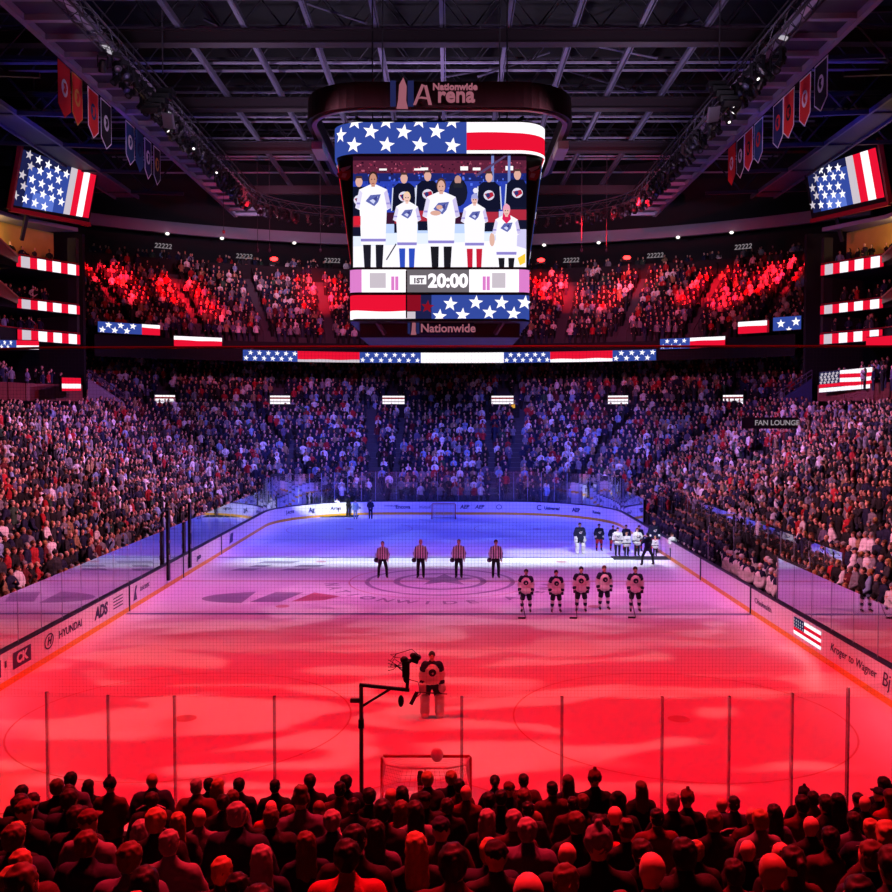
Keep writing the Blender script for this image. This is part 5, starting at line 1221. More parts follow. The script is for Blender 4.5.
# shared shapes for the spectators (built once, copied)
POSES = ('heart', 'down', 'behind', 'front')
BODY = {(p, f): remesh('person', body_prims(p, .10, 0, f), VOX, [skins[0], eye_m, lip_m], 2, face_extra(p, 0, 1, 2, p != 'behind')) for p in POSES for f in (False, True)}
JACK = {(p, f): jacket_mesh(p, .026 if not f else .02, VOX, [CL['navy']], .84, True, False, False, f) for p in POSES for f in (False, True)}
JACKH = {(p, False): jacket_mesh(p, .04, VOX, [CL['navy']], .82, True, True) for p in POSES}
JACKY = {(p, False): jacket_mesh(p, .05, VOX, [CL['navy'], CL['white']], .80, True, False, True) for p in POSES}
TROU = trouser_mesh(.10, .03, [jean])
HAIR = {s: hair_mesh(s) for s in ('short', 'crew', 'curly', 'long', 'ponytail', 'bun', 'beanie', 'cap', 'hood')}
pq = MB()
for s_ in (-1, 1): pq.tube([(s_ * .24, .06, 1.20), (s_ * .20, .145, 1.30), (s_ * .10, .165, 1.36), (0, .17, 1.375)], .011, 6); pq.tube([(s_ * .24, .06, 1.20), (s_ * .262, -.02, 1.19)], .011, 6)
PIPE = pq.build('piping', CL['white']); pm_ = PIPE.data; bpy.data.objects.remove(PIPE); PIPE = pm_
def set_mat(o, slot, m):
    o.material_slots[slot].link = 'OBJECT'; o.material_slots[slot].material = m
PROTO = {}
def spectator(loc, rz, height, pose, hair, haircol, skin, top, female=False, jk='jacket', trous=jean, trim=None):
    """First of a kind is built; later ones copy its root and each of its parts."""
    key = (pose, female, hair, jk)
    if key not in PROTO:
        root = mesh_obj('spectator', BODY[(pose, female)])
        if hair != 'bald': mesh_obj('hair' if hair not in ('beanie', 'cap', 'hood') else hair, HAIR[hair], root)
        mesh_obj('jacket', (JACKH if jk == 'puffer' else JACKY if jk == 'jersey' else JACK)[(pose, False if jk != 'jacket' else female)], root)
        mesh_obj('trousers', TROU, root); PROTO[key] = root; r = root
    else: r = copy_tree(PROTO[key])
    r.location = loc; r.rotation_euler = (0, 0, rz); s = height / 1.77; r.scale = (s * random.uniform(.97, 1.06), s * random.uniform(.97, 1.06), s)
    set_mat(r, 0, skins[skin])
    for c in r.children:
        n = c.name.split('.')[0]
        if n in HAIR or n == 'hair': set_mat(c, 0, haircol)
        elif n == 'jacket':
            set_mat(c, 0, top)
            if len(c.material_slots) > 1 and trim is not None: set_mat(c, 1, trim)
        elif n == 'trousers': set_mat(c, 0, trous)
    return r
HN = {'short': 'short {} hair', 'crew': 'cropped {} hair', 'curly': 'curly {} hair', 'long': 'long {} hair', 'ponytail': 'a {} ponytail', 'bun': 'a {} hair bun', 'beanie': 'a {} knit hat', 'cap': 'a {} cap', 'hood': 'a raised {} hood', 'bald': 'a bald head'}
HC = {'dark brown': hairs[0], 'black': hairs[1], 'brown': hairs[2], 'blond': hairs[3], 'grey': hairs[4]}
ORD = ['first', 'second', 'third', 'fourth', 'fifth', 'sixth', 'seventh', 'eighth', 'ninth', 'tenth', 'eleventh', 'twelfth', 'thirteenth', 'fourteenth', 'fifteenth', 'sixteenth', 'seventeenth', 'eighteenth', 'nineteenth', 'twentieth'] + ['%dth' % k if k % 10 not in (1, 2, 3) else '%d%s' % (k, ('st', 'nd', 'rd')[k % 10 - 1]) for k in range(21, 60)]
fans = []       # (row, x, y, spec)
# key silhouettes read off the photo: px, py of the head top, distance, hair, colour, top, style
KEY = [(22, 785, 12.65, 'short', 'black', 'black'), (33, 793, 11.8, 'short', 'dark brown', 'navy'), (57, 779, 12.65, 'short', 'brown', 'black'), (71, 772, 13.5, 'short', 'black', 'purple grey'), (110, 772, 13.1, 'beanie', 'black', 'dark red'), (152, 773, 13.1, 'bald', 'brown', 'navy', 'jersey'),
       (152, 792, 11.4, 'short', 'dark brown', 'black', 'jersey'), (68, 797, 11.2, 'cap', 'grey', 'black'), (199, 808, 10.6, 'bald', 'brown', 'grey'), (223, 798, 11.4, 'short', 'black', 'black'), (178, 812, 10.2, 'long', 'blond', 'charcoal'), (239, 778, 13.1, 'short', 'black', 'navy'),
       (275, 779, 13.1, 'crew', 'black', 'black'), (310, 774, 13.1, 'short', 'dark brown', 'black'), (340, 781, 12.7, 'crew', 'black', 'maroon'), (369, 788, 12.4, 'short', 'black', 'black'), (391, 788, 12.4, 'bald', 'brown', 'grey'), (402, 786, 12.2, 'long', 'black', 'charcoal'), (425, 792, 11.8, 'cap', 'dark brown', 'black', 'jersey'),
       (447, 800, 11.3, 'short', 'dark brown', 'black'), (233, 790, 11.9, 'short', 'brown', 'grey'), (271, 800, 11.2, 'bald', 'brown', 'red'), (288, 805, 10.8, 'short', 'brown', 'dark red'), (319, 800, 11, 'bald', 'grey', 'white'), (304, 795, 11.4, 'short', 'dark brown', 'maroon'), (354, 798, 11.3, 'short', 'black', 'black'), (243, 808, 10.4, 'crew', 'blond', 'black'),
       (459, 779, 13.1, 'short', 'black', 'maroon'), (466, 785, 12.2, 'bald', 'blond', 'dark red'), (489, 792, 12.3, 'short', 'black', 'dark red'), (501, 790, 12, 'short', 'black', 'black'), (509, 782, 13.3, 'cap', 'dark brown', 'navy', 'jersey'), (524, 789, 12.3, 'long', 'brown', 'tan'), (552, 781, 12.9, 'crew', 'black', 'maroon', 'puffer'),
       (573, 796, 12, 'crew', 'dark brown', 'maroon'), (583, 797, 12.1, 'short', 'brown', 'black'), (618, 790, 11.6, 'hood', 'black', 'black', 'puffer'), (657, 808, 9.7, 'crew', 'black', 'dark red', 'puffer'), (615, 806, 10.6, 'bald', 'brown', 'navy'), (528, 801, 11.2, 'crew', 'black', 'charcoal'), (600, 815, 9.8, 'short', 'black', 'red'), (576, 812, 9.2, 'short', 'brown', 'black'), (626, 828, 8.8, 'curly', 'brown', 'black'),
       (722, 797, 12, 'bald', 'brown', 'black'), (734, 800, 11.4, 'crew', 'black', 'navy', 'jersey'), (714, 811, 9.8, 'short', 'brown', 'black'), (752, 807, 11, 'bald', 'blond', 'maroon'), (774, 810, 10.5, 'long', 'black', 'purple grey'), (804, 788, 13, 'beanie', 'brown', 'black'), (802, 795, 11.5, 'short', 'black', 'dark red'), (813, 802, 12.2, 'short', 'black', 'maroon'),
       (826, 795, 11.5, 'short', 'dark brown', 'dark red'), (838, 793, 11.4, 'long', 'black', 'black'), (858, 792, 12.6, 'ponytail', 'black', 'black'), (865, 796, 11.4, 'bald', 'grey', 'black'), (879, 788, 13, 'cap', 'dark brown', 'black'), (890, 789, 12.6, 'short', 'brown', 'red'), (811, 816, 9.8, 'bald', 'brown', 'black'), (871, 818, 8.8, 'crew', 'blond', 'navy', 'jersey'),
       (854, 812, 10.2, 'short', 'dark brown', 'purple grey'), (830, 827, 8.9, 'short', 'black', 'maroon', 'puffer'), (748, 841, 8.4, 'bald', 'brown', 'black'), (781, 842, 8.0, 'bald', 'brown', 'black'), (696, 847, 8.4, 'crew', 'blond', 'black'), (734, 862, 7.3, 'short', 'dark brown', 'maroon'), (355, 824, 7.2, 'crew', 'black', 'black'), (347, 840, 6.2, 'short', 'black', 'red', 'puffer')]
taken = []
def add_fan(px, py_top, D, hair, hc, top, jk='jacket', pose=None, female=None, row=None):
    y = CAM.y + D; p = WY(px, py_top, y); zf = zn(D); 
    h = p.z - zf
    top_gap = {'beanie': .10, 'hood': .05, 'curly': .05, 'bun': .08}.get(hair, .012)
    h = min(max(h - top_gap, 1.5), 1.98); fem = hair in ('long', 'ponytail', 'bun') if female is None else female
    fans.append([D, p.x, y, zf, h, hair, hc, top, jk, pose or random.choice(POSES), fem]); taken.append((p.x, D))
for v in KEY: add_fan(*v)
names_top = ['navy', 'black', 'black', 'charcoal', 'dark red', 'maroon', 'maroon', 'black', 'charcoal', 'purple grey', 'tan', 'black', 'navy', 'navy', 'grey']
for k, D in enumerate(NEAR_D):
    wd = 446 / FPX * D; n_ = int(2 * wd / .58); 
    for i in range(n_):
        x = CAM.x - wd - .25 + (2 * wd + .5) * (i + .5) / n_ + random.uniform(-.1, .1)
        if D > 11.7 and random.random() < (.80 if x > 2.2 else .62): continue
        if 9.9 < D <= 11.7 and random.random() < .45: continue
        if 8.5 < D <= 9.9 and random.random() < (.30 if not 2.6 < x < 3.4 else .6): continue
        if any(abs(tx - x) < .40 and abs(tD - D) < .50 for tx, tD in taken): continue
        hair = random.choices(['short', 'crew', 'curly', 'long', 'ponytail', 'bald', 'cap', 'beanie', 'bun'], [30, 18, 5, 18, 7, 13, 7, 4, 2])[0]
        top = random.choice(names_top); jk = random.choices(['jacket', 'puffer', 'jersey'], [60, 22, 18])[0]
        h = random.gauss(1.72, .06) - (.07 if hair in ('long', 'ponytail', 'bun') else 0); h = min(max(h, 1.55), 1.83)
        fans.append([D, x, CAM.y + D + random.uniform(-.06, .06), zn(D) if True else 0, h, hair, random.choice(list(HC)), top, jk, random.choice(POSES), hair in ('long', 'ponytail', 'bun')]); taken.append((x, D))
rows = {}
for f in fans: rows.setdefault(min(range(len(NEAR_D)), key=lambda k: abs(NEAR_D[k] - f[0])), []).append(f)
jersey_mark = mat('jersey_lettering', '#c9c6cc', .7, 0, 0)
for rk in sorted(rows):
    for i, f in enumerate(sorted(rows[rk], key=lambda f: f[1])):
        D, x, y, zf, h, hair, hc, top, jk, pose, fem = f
        yr = CAM.y + NEAR_D[rk]; 
        zf = zn(NEAR_D[rk]) if True else zf
        hh = h + (zn(D) - zf)
        hatcol = CL[random.choice(['navy', 'charcoal', 'grey', 'dark red', 'black'])] if hair in ('beanie', 'cap', 'hood') else HC[hc]
        if hair == 'hood': hatcol = CL[top]
        trim = CL[top]
        r = spectator((x, y, zf), PI + random.uniform(-.25, .25), min(max(hh, 1.5), 2.02), pose, hair, hatcol, random.choices((0, 1, 2), (70, 20, 10))[0], CL[top], fem, jk if not fem else ('jacket' if jk != 'jersey' else 'jacket'), random.choice((jean, blackp)), trim)
        hn = HN[hair].format('' if hair in ('beanie', 'cap', 'hood') else hc).replace('  ', ' ').replace('a raised hood', 'a raised hood')
        jn = {'jacket': 'top', 'puffer': 'bulky jacket', 'jersey': 'trimmed jersey'}[jk if not fem else 'jacket']
        tag(r, f'fan, {hn}, {top} {jn}, row {rk + 1} behind glass, {ORD[i]} from left', 'person', 'fans in the near rows seen from behind')
        if jk == 'jersey' and not fem: mesh_obj('piping', PIPE, r)
        if jk == 'jersey' and not fem and rk >= 4 and abs(x - CAM.x) < 446 / FPX * D:
            t = text_obj('jersey_number', random.choice(['8', '11', '44', '13', '10']) if True else '', .24, jersey_mark, (0, .205, 1.2), (-1, 0, 0), (0, .08, 1), r, .004, .012)
# tag a second shape on the shoulders: nothing else

# ---------------------------------------------------------------- side-stand people near the glass, and the mass of the crowd
lp_rng = random.Random(11)
def crowd_spots():
    out = []
    for k, s_ in enumerate(S_ROWS):
        o = s_ + .45; z = zl(s_)
        L_side = 0
        pts = []
        # right side, corner, end, corner, left side
        sp = .54
        def along(p0, p1, nrm):
            L_ = math.dist(p0, p1); n_ = max(1, int(L_ / sp))
            for i in range(n_): t = (i + .5) / n_; pts.append((p0[0] + (p1[0] - p0[0]) * t, p0[1] + (p1[1] - p0[1]) * t, *nrm))
        def corner(cx_, cy_, a0):
            r = RC + o; n_ = int(r * PI / 2 / sp)
            for i in range(n_): a = a0 + PI / 2 * (i + .5) / n_; pts.append((cx_ + r * math.cos(a), cy_ + r * math.sin(a), math.cos(a), math.sin(a)))
        along((HX + o, -30), (HX + o, HY - RC), (1, 0)); corner(HX - RC, HY - RC, 0); along((HX - RC, HY + o), (-HX + RC, HY + o), (0, 1)); corner(-HX + RC, HY - RC, PI / 2); along((-HX - o, HY - RC), (-HX - o, -30), (-1, 0))
        for (x, y, nx, ny) in pts:
            if lp_rng.random() < .06: continue
            # aisles
            if abs(nx) == 1 and min(abs(y - q) for q in (-21, -7, 7, 19)) < .55: continue
            if abs(ny) == 1 and min(abs(x - q) for q in (-4.4, 4.4)) < .5: continue
            if y > HY - RC and abs(nx) < .999 and abs(ny) < .999 and min(abs(math.atan2(abs(ny), abs(nx)) - q) for q in (.12, .55, 1.0, 1.45)) < .5 / (RC + o): continue
            if x > 0 and bench_y[1] - .6 < y < bench_y[0] + .6 and s_ < 2.0: continue
            if math.hypot(x - SIGN_P.x, y - SIGN_P.y) < 2.9 and -2.6 < (x - SIGN_P.x) * nx + (y - SIGN_P.y) * ny < .6: continue      # benches
            if abs(x) > HX + 15.8 and y < 30: continue           # under the suites
            out.append((x, y, z, nx, ny, 0))
    for r, z in MEZ:
        n_ = int(r * 2 * A_M / .56)
        for i in range(n_):
            a = -A_M + 2 * A_M * (i + .5) / n_
            if lp_rng.random() < .08: continue
            px = 450 + FPX * (r * math.sin(a) - .49) / (5 + r * math.cos(a) + 46.4)
            if any(abs(px - q) < (15 if r < 43.5 else 5) for q in (165, 280, 393.5, 502.5, 618, 733)) and r < 46: continue
            x, y = arcp(r + .3, a); 
            if abs(x) > 29.6 and y < 31: continue
            out.append((x, y, z, math.sin(a), math.cos(a), 1))
    for r, z in UPR:
        n_ = int(r * 2 * A_U / .56)
        for i in range(n_):
            a = -A_U + 2 * A_U * (i + .5) / n_
            if min(abs(a - q) for q in AISLES) < .55 / r * 1.15: continue
            if lp_rng.random() < (.10 if r < 52 else .2): continue
            if r > 53.5 and lp_rng.random() < .45: continue
            x, y = arcp(r + .3, a); out.append((x, y, z, math.sin(a), math.cos(a), 2))
    for i in range(150):     # people standing along the top walkway
        a = lp_rng.uniform(-A_U, A_U); x, y = arcp(56.6 + lp_rng.random(), a); out.append((x, y, ZT + 1.0, math.sin(a), math.cos(a), 3))
    return out
spots = crowd_spots()
# suite guests
for sx in (-1, 1):
    for zb_ in (WY(393, 315.2, 28.6).z,):
        pass
    for zpx in (345, 315.2, 276.5):
        z = WY(80.5, zpx, 28.6).z + .25
        for i in range(26):
            t = lp_rng.random(); A_, B_ = Vector((sx * 29.6, 28.3, 0)), Vector((sx * 33.6, 17, 0)); p = A_.lerp(B_, t) + Vector((sx * lp_rng.uniform(.9, 3.4), lp_rng.uniform(.2, .9), 0)); spots.append((p.x, p.y, z, sx * .8, .6, 4))
    z = WY(60, 401, 26).z + .35
    for i in range(60):
        t = lp_rng.random(); A_, B_ = Vector((sx * 29.6, 28.0, 0)), Vector((sx * 33.0, 8, 0)); dd = lp_rng.uniform(.5, 5); p = A_.lerp(B_, t) + Vector((sx * dd, 0, 0)); spots.append((p.x, p.y, z + .1 + .28 * dd, sx, .2, 4))
# nearest ones in the side stands become people of their own
def vis(x, y, z):
    p = CROT.transposed() @ (Vector((x, y, z + 1.5)) - CAM)
    if p.z > -1: return None
    px, py = 446 + p.x / -p.z * FPX, 446 - p.y / -p.z * FPX
    return (px, py, -p.z) if -4 < px < 896 and -4 < py < 896 else None
cand = []
for i, sp_ in enumerate(spots):
    if sp_[5] == 0 and abs(sp_[3]) == 1:
        v = vis(*sp_[:3])
        if v: cand.append((v[2], i, v))
cand.sort(); N_OWN = 96
own = cand[:N_OWN]; own_ids = {c[1] for c in own}
for side in ('left', 'right'):
    rws = {}
    for d_, i, v in own:
        x, y, z, nx, ny, _ = spots[i]
        if (x < 0) == (side == 'left'): rws.setdefault(round(z, 2), []).append((y, i))
    for rk, zz in enumerate(sorted(rws)):
        for j, (y, i) in enumerate(sorted(rws[zz])):
            x, y, z, nx, ny, _ = spots[i]; hair = lp_rng.choices(['short', 'crew', 'long', 'bald', 'cap', 'beanie', 'curly'], [30, 14, 18, 14, 12, 6, 4])[0]; hc = lp_rng.choice(['dark brown', 'black', 'brown', 'brown', 'grey', 'dark brown', 'blond'])
            top = lp_rng.choices(['navy', 'black', 'charcoal', 'white', 'grey', 'red', 'dark red', 'light blue', 'tan', 'purple grey'], [26, 24, 12, 8, 10, 6, 4, 4, 3, 3])[0]; fem = hair == 'long'; jk = lp_rng.choices(['jacket', 'puffer', 'jersey'], [55, 30, 15])[0] if not fem else 'jacket'
            pose = lp_rng.choice(POSES); rz = math.atan2(-nx, ny) * 0 + (PI / 2 if nx < 0 else -PI / 2) + lp_rng.uniform(-.4, .4)
            r = spectator((x, y, z), rz, lp_rng.uniform(1.62, 1.84), pose, hair, (CL[lp_rng.choice(['navy', 'charcoal', 'grey', 'black'])] if hair in ('beanie', 'cap') else HC[hc]), lp_rng.choices((0, 1, 2), (75, 17, 8))[0], CL[top], fem, jk, lp_rng.choice((jean, blackp)), CL[top])
            hn = HN[hair].format('' if hair in ('beanie', 'cap') else hc).replace('  ', ' ')
            tag(r, f'fan, {hn}, {top} top, {side} stand row {rk + 1}, {ORD[j]} from camera', 'person', f'nearest fans of the {side} stand')
# the mass: one object
def lp_person(kind):
    q = MB(); cats = []
    def rings(rs, n, m):
        vs = []; fs = []
        for (cx_, cy_, z, rx, ry) in rs: vs += [(cx_ + rx * math.cos(2 * PI * k / n), cy_ + ry * math.sin(2 * PI * k / n), z) for k in range(n)]
        for i in range(len(rs) - 1):
            for k in range(n): fs.append((i * n + k, i * n + (k + 1) % n, (i + 1) * n + (k + 1) % n, (i + 1) * n + k))
        fs.append(tuple((len(rs) - 1) * n + k for k in range(n))); q.mat(m); q.add(vs, fs)
    rings([(0, 0, .0, .13, .09), (0, 0, .5, .15, .1), (0, 0, .86, .18, .125)], 6, 3)
    rings([(0, 0, .80, .19, .13), (0, 0, 1.1, .175, .125), (0, 0, 1.33, .215, .13), (0, 0, 1.45, .16, .095), (0, 0, 1.50, .06, .06)], 8, 2)
    q.mat(0); q.tube([(0, 0, 1.48), (0, 0, 1.58)], .05, 5, False)
    q.mat(0); q.ell((0, -.01, 1.655), (.078, .095, .118), 8, 6)
    if kind % 4 == 3: q.mat(1); q.ell((0, .02, 1.69), (.092, .105, .1), 8, 5); q.tube([(0, .07, 1.66), (0, .09, 1.36)], [.085, .07], 6)
    elif kind % 4 != 2: q.mat(1); q.ell((0, .02, 1.705), (.087, .098, .082), 8, 5)
    po = ('heart', 'down', 'front', 'mic')[kind % 4]
    for s in (-1, 1):
        sh, el, wr = arm_pts(po, s); q.mat(2); q.tube([sh, el, wr], [.07, .058, .045], 5); q.mat(0); d = (Vector(wr) - Vector(el)).normalized(); q.ell(Vector(wr) + d * .05, (.04, .04, .05), 5, 3)
    return np.array(q.v), q.f, np.array(q.m)
LP = [lp_person(k) for k in range(4)]
crowd_mats = skins + hairs + [CL[n] for n in ('navy', 'black', 'charcoal', 'white', 'grey', 'red', 'dark red', 'light blue', 'tan', 'purple grey', 'green')] + [jean, blackp]
SK, HA, TO, TR_ = 0, 3, 8, 19
V, LOOP, LS, LT_, MI = [], [], [], [], []; vb = 0; lb = 0
pre = []
for v, f, m in LP:
    pre.append((v, np.concatenate([np.array(a) for a in f]), np.array([len(a) for a in f]), m))
for i, (x, y, z, nx, ny, zone) in enumerate(spots):
    if i in own_ids: continue
    kind = rng.integers(0, 4); v, lo, lt, m = pre[kind]
    sc = rng.uniform(.93, 1.06); ang = math.atan2(nx, -ny) + PI + rng.uniform(-.45, .45)   # figure looks along -y: turn it to face the ice
    c, s = math.cos(ang), math.sin(ang); w_ = rng.uniform(.95, 1.12)
    R_ = np.array([[c, -s, 0], [s, c, 0], [0, 0, 1]]); vv = (v * np.array([sc * w_, sc * w_, sc])) @ R_.T + np.array([x + rng.uniform(-.08, .08), y + rng.uniform(-.08, .08), z])
    tb = np.array([SK + rng.choice(3, p=(.74, .18, .08)), HA + rng.choice(5, p=(.32, .24, .24, .07, .13)), TO + rng.choice(11, p=(.25, .20, .12, .09, .11, .07, .03, .05, .03, .03, .02)), TR_ + rng.integers(0, 2)])
    V.append(vv); LOOP.append(lo + vb); LT_.append(lt); MI.append(tb[m]); vb += len(v)
V = np.concatenate(V).astype(np.float32); LOOP = np.concatenate(LOOP).astype(np.int32); LT_ = np.concatenate(LT_).astype(np.int32); MI = np.concatenate(MI).astype(np.int32)
LS = np.concatenate([[0], np.cumsum(LT_)[:-1]]).astype(np.int32)
me = bpy.data.meshes.new('crowd'); me.vertices.add(len(V)); me.vertices.foreach_set('co', V.ravel()); me.loops.add(len(LOOP)); me.loops.foreach_set('vertex_index', LOOP)
me.polygons.add(len(LS)); me.polygons.foreach_set('loop_start', LS); me.polygons.foreach_set('loop_total', LT_)
for m in crowd_mats: me.materials.append(m)
me.polygons.foreach_set('material_index', MI); me.polygons.foreach_set('use_smooth', [True] * len(LS)); me.update(calc_edges=True); me.validate()
o = bpy.data.objects.new('crowd', me); COL.objects.link(o); tag(o, 'mass of standing fans filling every stand and tier of the arena', 'crowd', None, 'stuff')
print('CROWD', len(spots), len(V))
# ================================================================= figures on the ice
jw = mat('jersey_white', '#d8d4da', .75, 0, .04); jn = mat('jersey_navy', '#12163a', .75, 0, .05); jr = mat('jersey_red', '#a81c2c', .75, 0, .05); glove_m = mat('glove_dark', '#15162a', .6, 0, .05)
pants_n = mat('hockey_pants_navy', '#12142c', .7, 0, .05); pants_r = mat('hockey_pants_red', '#9c1b28', .7, 0, .05); skate_m = mat('skate_black', '#101012', .4, 0, 0); blade_m = mat('skate_blade', '#9a9aa2', .3, .6, 0); wood_m = mat('stick_shaft', '#2c2528', .5, 0, .1)
stripes = bpy.data.materials.new('referee_stripes'); stripes.use_nodes = True; nt = stripes.node_tree; bs = nt.nodes['Principled BSDF']; bs.inputs['Roughness'].default_value = .8
tc = nt.nodes.new('ShaderNodeTexCoord'); sp_n = nt.nodes.new('ShaderNodeSeparateXYZ'); nt.links.new(tc.outputs['Object'], sp_n.inputs[0])
k_ = M2(nt, 'GREATER_THAN', M2(nt, 'FRACT', M2(nt, 'MULTIPLY_ADD', sp_n.outputs[0], 9.0, .25)), .36); mxn = nt.nodes.new('ShaderNodeMix'); mxn.data_type = 'RGBA'
mxn.inputs['A'].default_value = (.012, .012, .014, 1); mxn.inputs['B'].default_value = (.72, .70, .72, 1); nt.links.new(k_, mxn.inputs['Factor']); nt.links.new(mxn.outputs['Result'], bs.inputs['Base Color'])
def crest_obj(parent, mA, mB, r=.12, y=-.20, z=1.26, swoosh=False):
    q = MB(); n = 14; f = lambda a, b: (a * r, y - .012 * abs(a) * 0 + .05 * abs(a) * r * 4, z + b * r)
    sw = [(-1.0, -.05), (-.5, -.75), (.35, -.8), (.75, -.2), (1.05, .75), (.3, .45), (-.4, .35)]
    if swoosh: q.mat(0); q.poly([f(*p) for p in sw][::-1]); q.mat(1); q.poly([(a * r * 1.0, y - .014, z + b * r) for a, b in ((-.5, .1), (.1, -.4), (.75, .45), (.1, .2))][::-1])
    else: q.mat(0); q.add([(0, y - .004, z)] + [f(math.cos(2 * PI * k / n), math.sin(2 * PI * k / n)) for k in range(n)], [(0, 1 + (k + 1) % n, 1 + k) for k in range(n)])
    q.mat(1); g = lambda a, b: (a * r * .8, y - .012, z + b * r * .8 - .02)
    if not swoosh: q.poly([g(*p) for p in ((-.3, .05), (.1, -.35), (.45, .0), (.3, .35), (-.05, .3))][::-1])
    return q.build('crest', [mA, mB], parent)
def sock_boot(parent, stance, sock, stripe, skates=True, pad=None):
    for s in (-1, 1):
        kn = Vector((s * (stance * .8 + .02), -.012, .5)); an = Vector((s * stance, .025, .12))
        if pad is None:
            me = remesh('sock', [('c', tuple(kn + UP * .06), tuple(an), .083, .062, 0), ('c', tuple(kn.lerp(an, .42)), tuple(kn.lerp(an, .58)), .079, .076, 1)], .02, [sock, stripe], 2); mesh_obj('sock', me, parent)
        if skates:
            me = remesh('skate', [('c', tuple(an), (an.x, an.y, .1), .058, .056, 0), ('c', (s * stance, .05, .085), (s * (stance + .02), -.16, .075), .05, .042, 0)], .018, [skate_m], 2); k = mesh_obj('skate', me, parent)
            q = MB(); q.box((s * (stance + .01), -.05, .02), (.006, .26, .045)); q.build('blade', blade_m, k)
def athlete(name, loc, rz, h, pose, stance, label, group, hair='short', hc=hairs[0], skin=0, top=None, topmats=None, yoke=False, bulk=.055, pants=pants_n, shorts=True, socks=(jw, jn), gloves=True, crest=None, skates=True, pads=False, cat='person', length=.80, cuff=None):
    root = mesh_obj(name, remesh('person', body_prims(pose, stance), .022, [skins[skin], eye_m, lip_m], 2, face_extra(pose, 0, 1, 2, not gloves)))
    root.location = loc; root.rotation_euler = (0, 0, rz); s = h / 1.77; root.scale = (s, s, s); tag(root, label, cat, group)
    if hair and hair != 'bald': hm = mesh_obj('hair' if hair not in ('beanie', 'cap') else hair, HAIR[hair], root); set_mat(hm, 0, hc)
    mesh_obj('jersey', jacket_mesh(pose, bulk, .022, topmats, length, True, False, yoke, False, cuff), root)
    mesh_obj('trousers', trouser_mesh(stance, .025, [pants], .02 if shorts else .008, shorts), root)
    if shorts and not pads: sock_boot(root, stance, socks[0], socks[1], skates)
    elif skates: sock_boot(root, stance, socks[0], socks[1], True, True)
    else:
        for s_ in (-1, 1): q = MB(); q.ell((s_ * (stance + .007), -.06, .045), (.05, .14, .048), 10, 6); q.build('shoe', skate_m, root, True)
    if gloves:
        for s_ in (-1, 1):
            sh, el, wr = arm_pts(pose, s_); v = (Vector(wr) - Vector(el)).normalized(); w0 = Vector(wr)
            pr = [('c', tuple(w0 - v * .06), tuple(w0 + v * .05), .062, .058, 0)] + [('c', tuple(w0 + v * .05 + Vector((o_, 0, 0))), tuple(w0 + v * .13 + Vector((o_, -.03, 0))), .021, .018, 0) for o_ in (-.04, -.013, .013, .04)] + [('c', tuple(w0 + v * .02 + Vector((-s_ * .05, -.02, 0))), tuple(w0 + v * .08 + Vector((-s_ * .06, -.05, 0))), .02, .017, 0)]
            mesh_obj('glove', remesh('glove', pr, .012, [glove_m], 1), root)
    if crest: crest_obj(root, crest[0], crest[1], .105, -(.125 + bulk + .012), 1.25, crest[0] is not jn)
    return root
ice_at = lambda px, py: WZ(px, py, 0)
def ht(px, ytop, yfoot):
    p = ice_at(px, yfoot); return WY(px, ytop, p.y).z
# referees in a row at centre ice
for i, (px, yt, yf, st, sk_, hr) in enumerate(((382.7, 541.5, 578, .20, 0, 'crew'), (420.7, 539.5, 578, .13, 0, 'bald'), (458.8, 539.5, 578, .12, 0, 'crew'), (495.8, 540, 578, .13, 0, 'short'))):
    p = ice_at(px, yf); h = ht(px, yt, yf)
    lab = ['striped referee standing with feet wide apart, first in the row of four officials', 'striped official second from the left in the row of four at centre ice', 'striped official third from the left in the row of four at centre ice', 'striped official at the right end of the row of four'][i]
    a = athlete('referee', p, random.uniform(-.1, .1), h, 'down', st, lab, 'officials at centre ice', hr, hairs[2], sk_, None, [stripes, CL['black']], False, .03, blackp, False, gloves=False, crest=None, length=.90)
    # helmet held at the hip: a thing of its own
    root = empty('helmet', (p.x - .30 * h / 1.77, p.y - .12, .93)); tag(root, f'black helmet held at the hip by the {ORD[i]} official from the left', 'helmet', 'helmets held by the officials')
    mesh_obj('shell', remesh('shell', [('e', (0, 0, 0), (.13, .16, .12), 0), ('c', (-.06, .1, -.06), (.06, .1, -.06), .06, .06, 0)], .018, [skate_m], 2), root)
    q = MB(); q.poly([(-.10, -.14, .02), (.10, -.14, .02), (.09, -.17, -.07), (-.09, -.17, -.07)]); q.build('visor', mat('visor_smoke', '#4c4a55', .1, 0, 0), root)
# five visitors in white at the near blue line
VIS = ((526, 569.5, 612, 'leftmost of the five white-jersey players, apart on the blue line'), (556, 570.5, 612, 'second white-jersey player from the left on the near blue line'), (581, 567, 611.5, 'middle one of the five white-jersey players on the blue line'), (604, 566, 609.5, 'fourth white-jersey player from the left, standing slightly further back'), (635, 567, 611.5, 'rightmost white-jersey player on the near blue line'))
for i, (px, yt, yf, lab) in enumerate(VIS):
    p = ice_at(px, yf); h = ht(px, yt, yf)
    athlete('hockey_player', p, random.uniform(-.12, .12), h, 'hips' if False else 'down', .17, lab, 'visiting players on the blue line', 'short', (hairs[0], hairs[1], hairs[1], hairs[2], hairs[0])[i], 0, None, [jw, jn, jr], True, .06, pants_n, True, (jw, jn), True, (jn, jw), cuff=1)
def stick(name, a, b, blade_dir, lab, group=None, goalie=False):
    root = empty(name, tuple(a)); tag(root, lab, 'hockey stick', group); a, b = Vector(a), Vector(b)
    q = MB(); q.beam(a, b, .03, .022); kid(q.build('shaft', wood_m), root); q = MB(); d = Vector(blade_dir).normalized(); q.beam(b, b + d * (.30 if not goalie else .38), .02, .075 if not goalie else .1); kid(q.build('blade', glove_m), root)
    return root
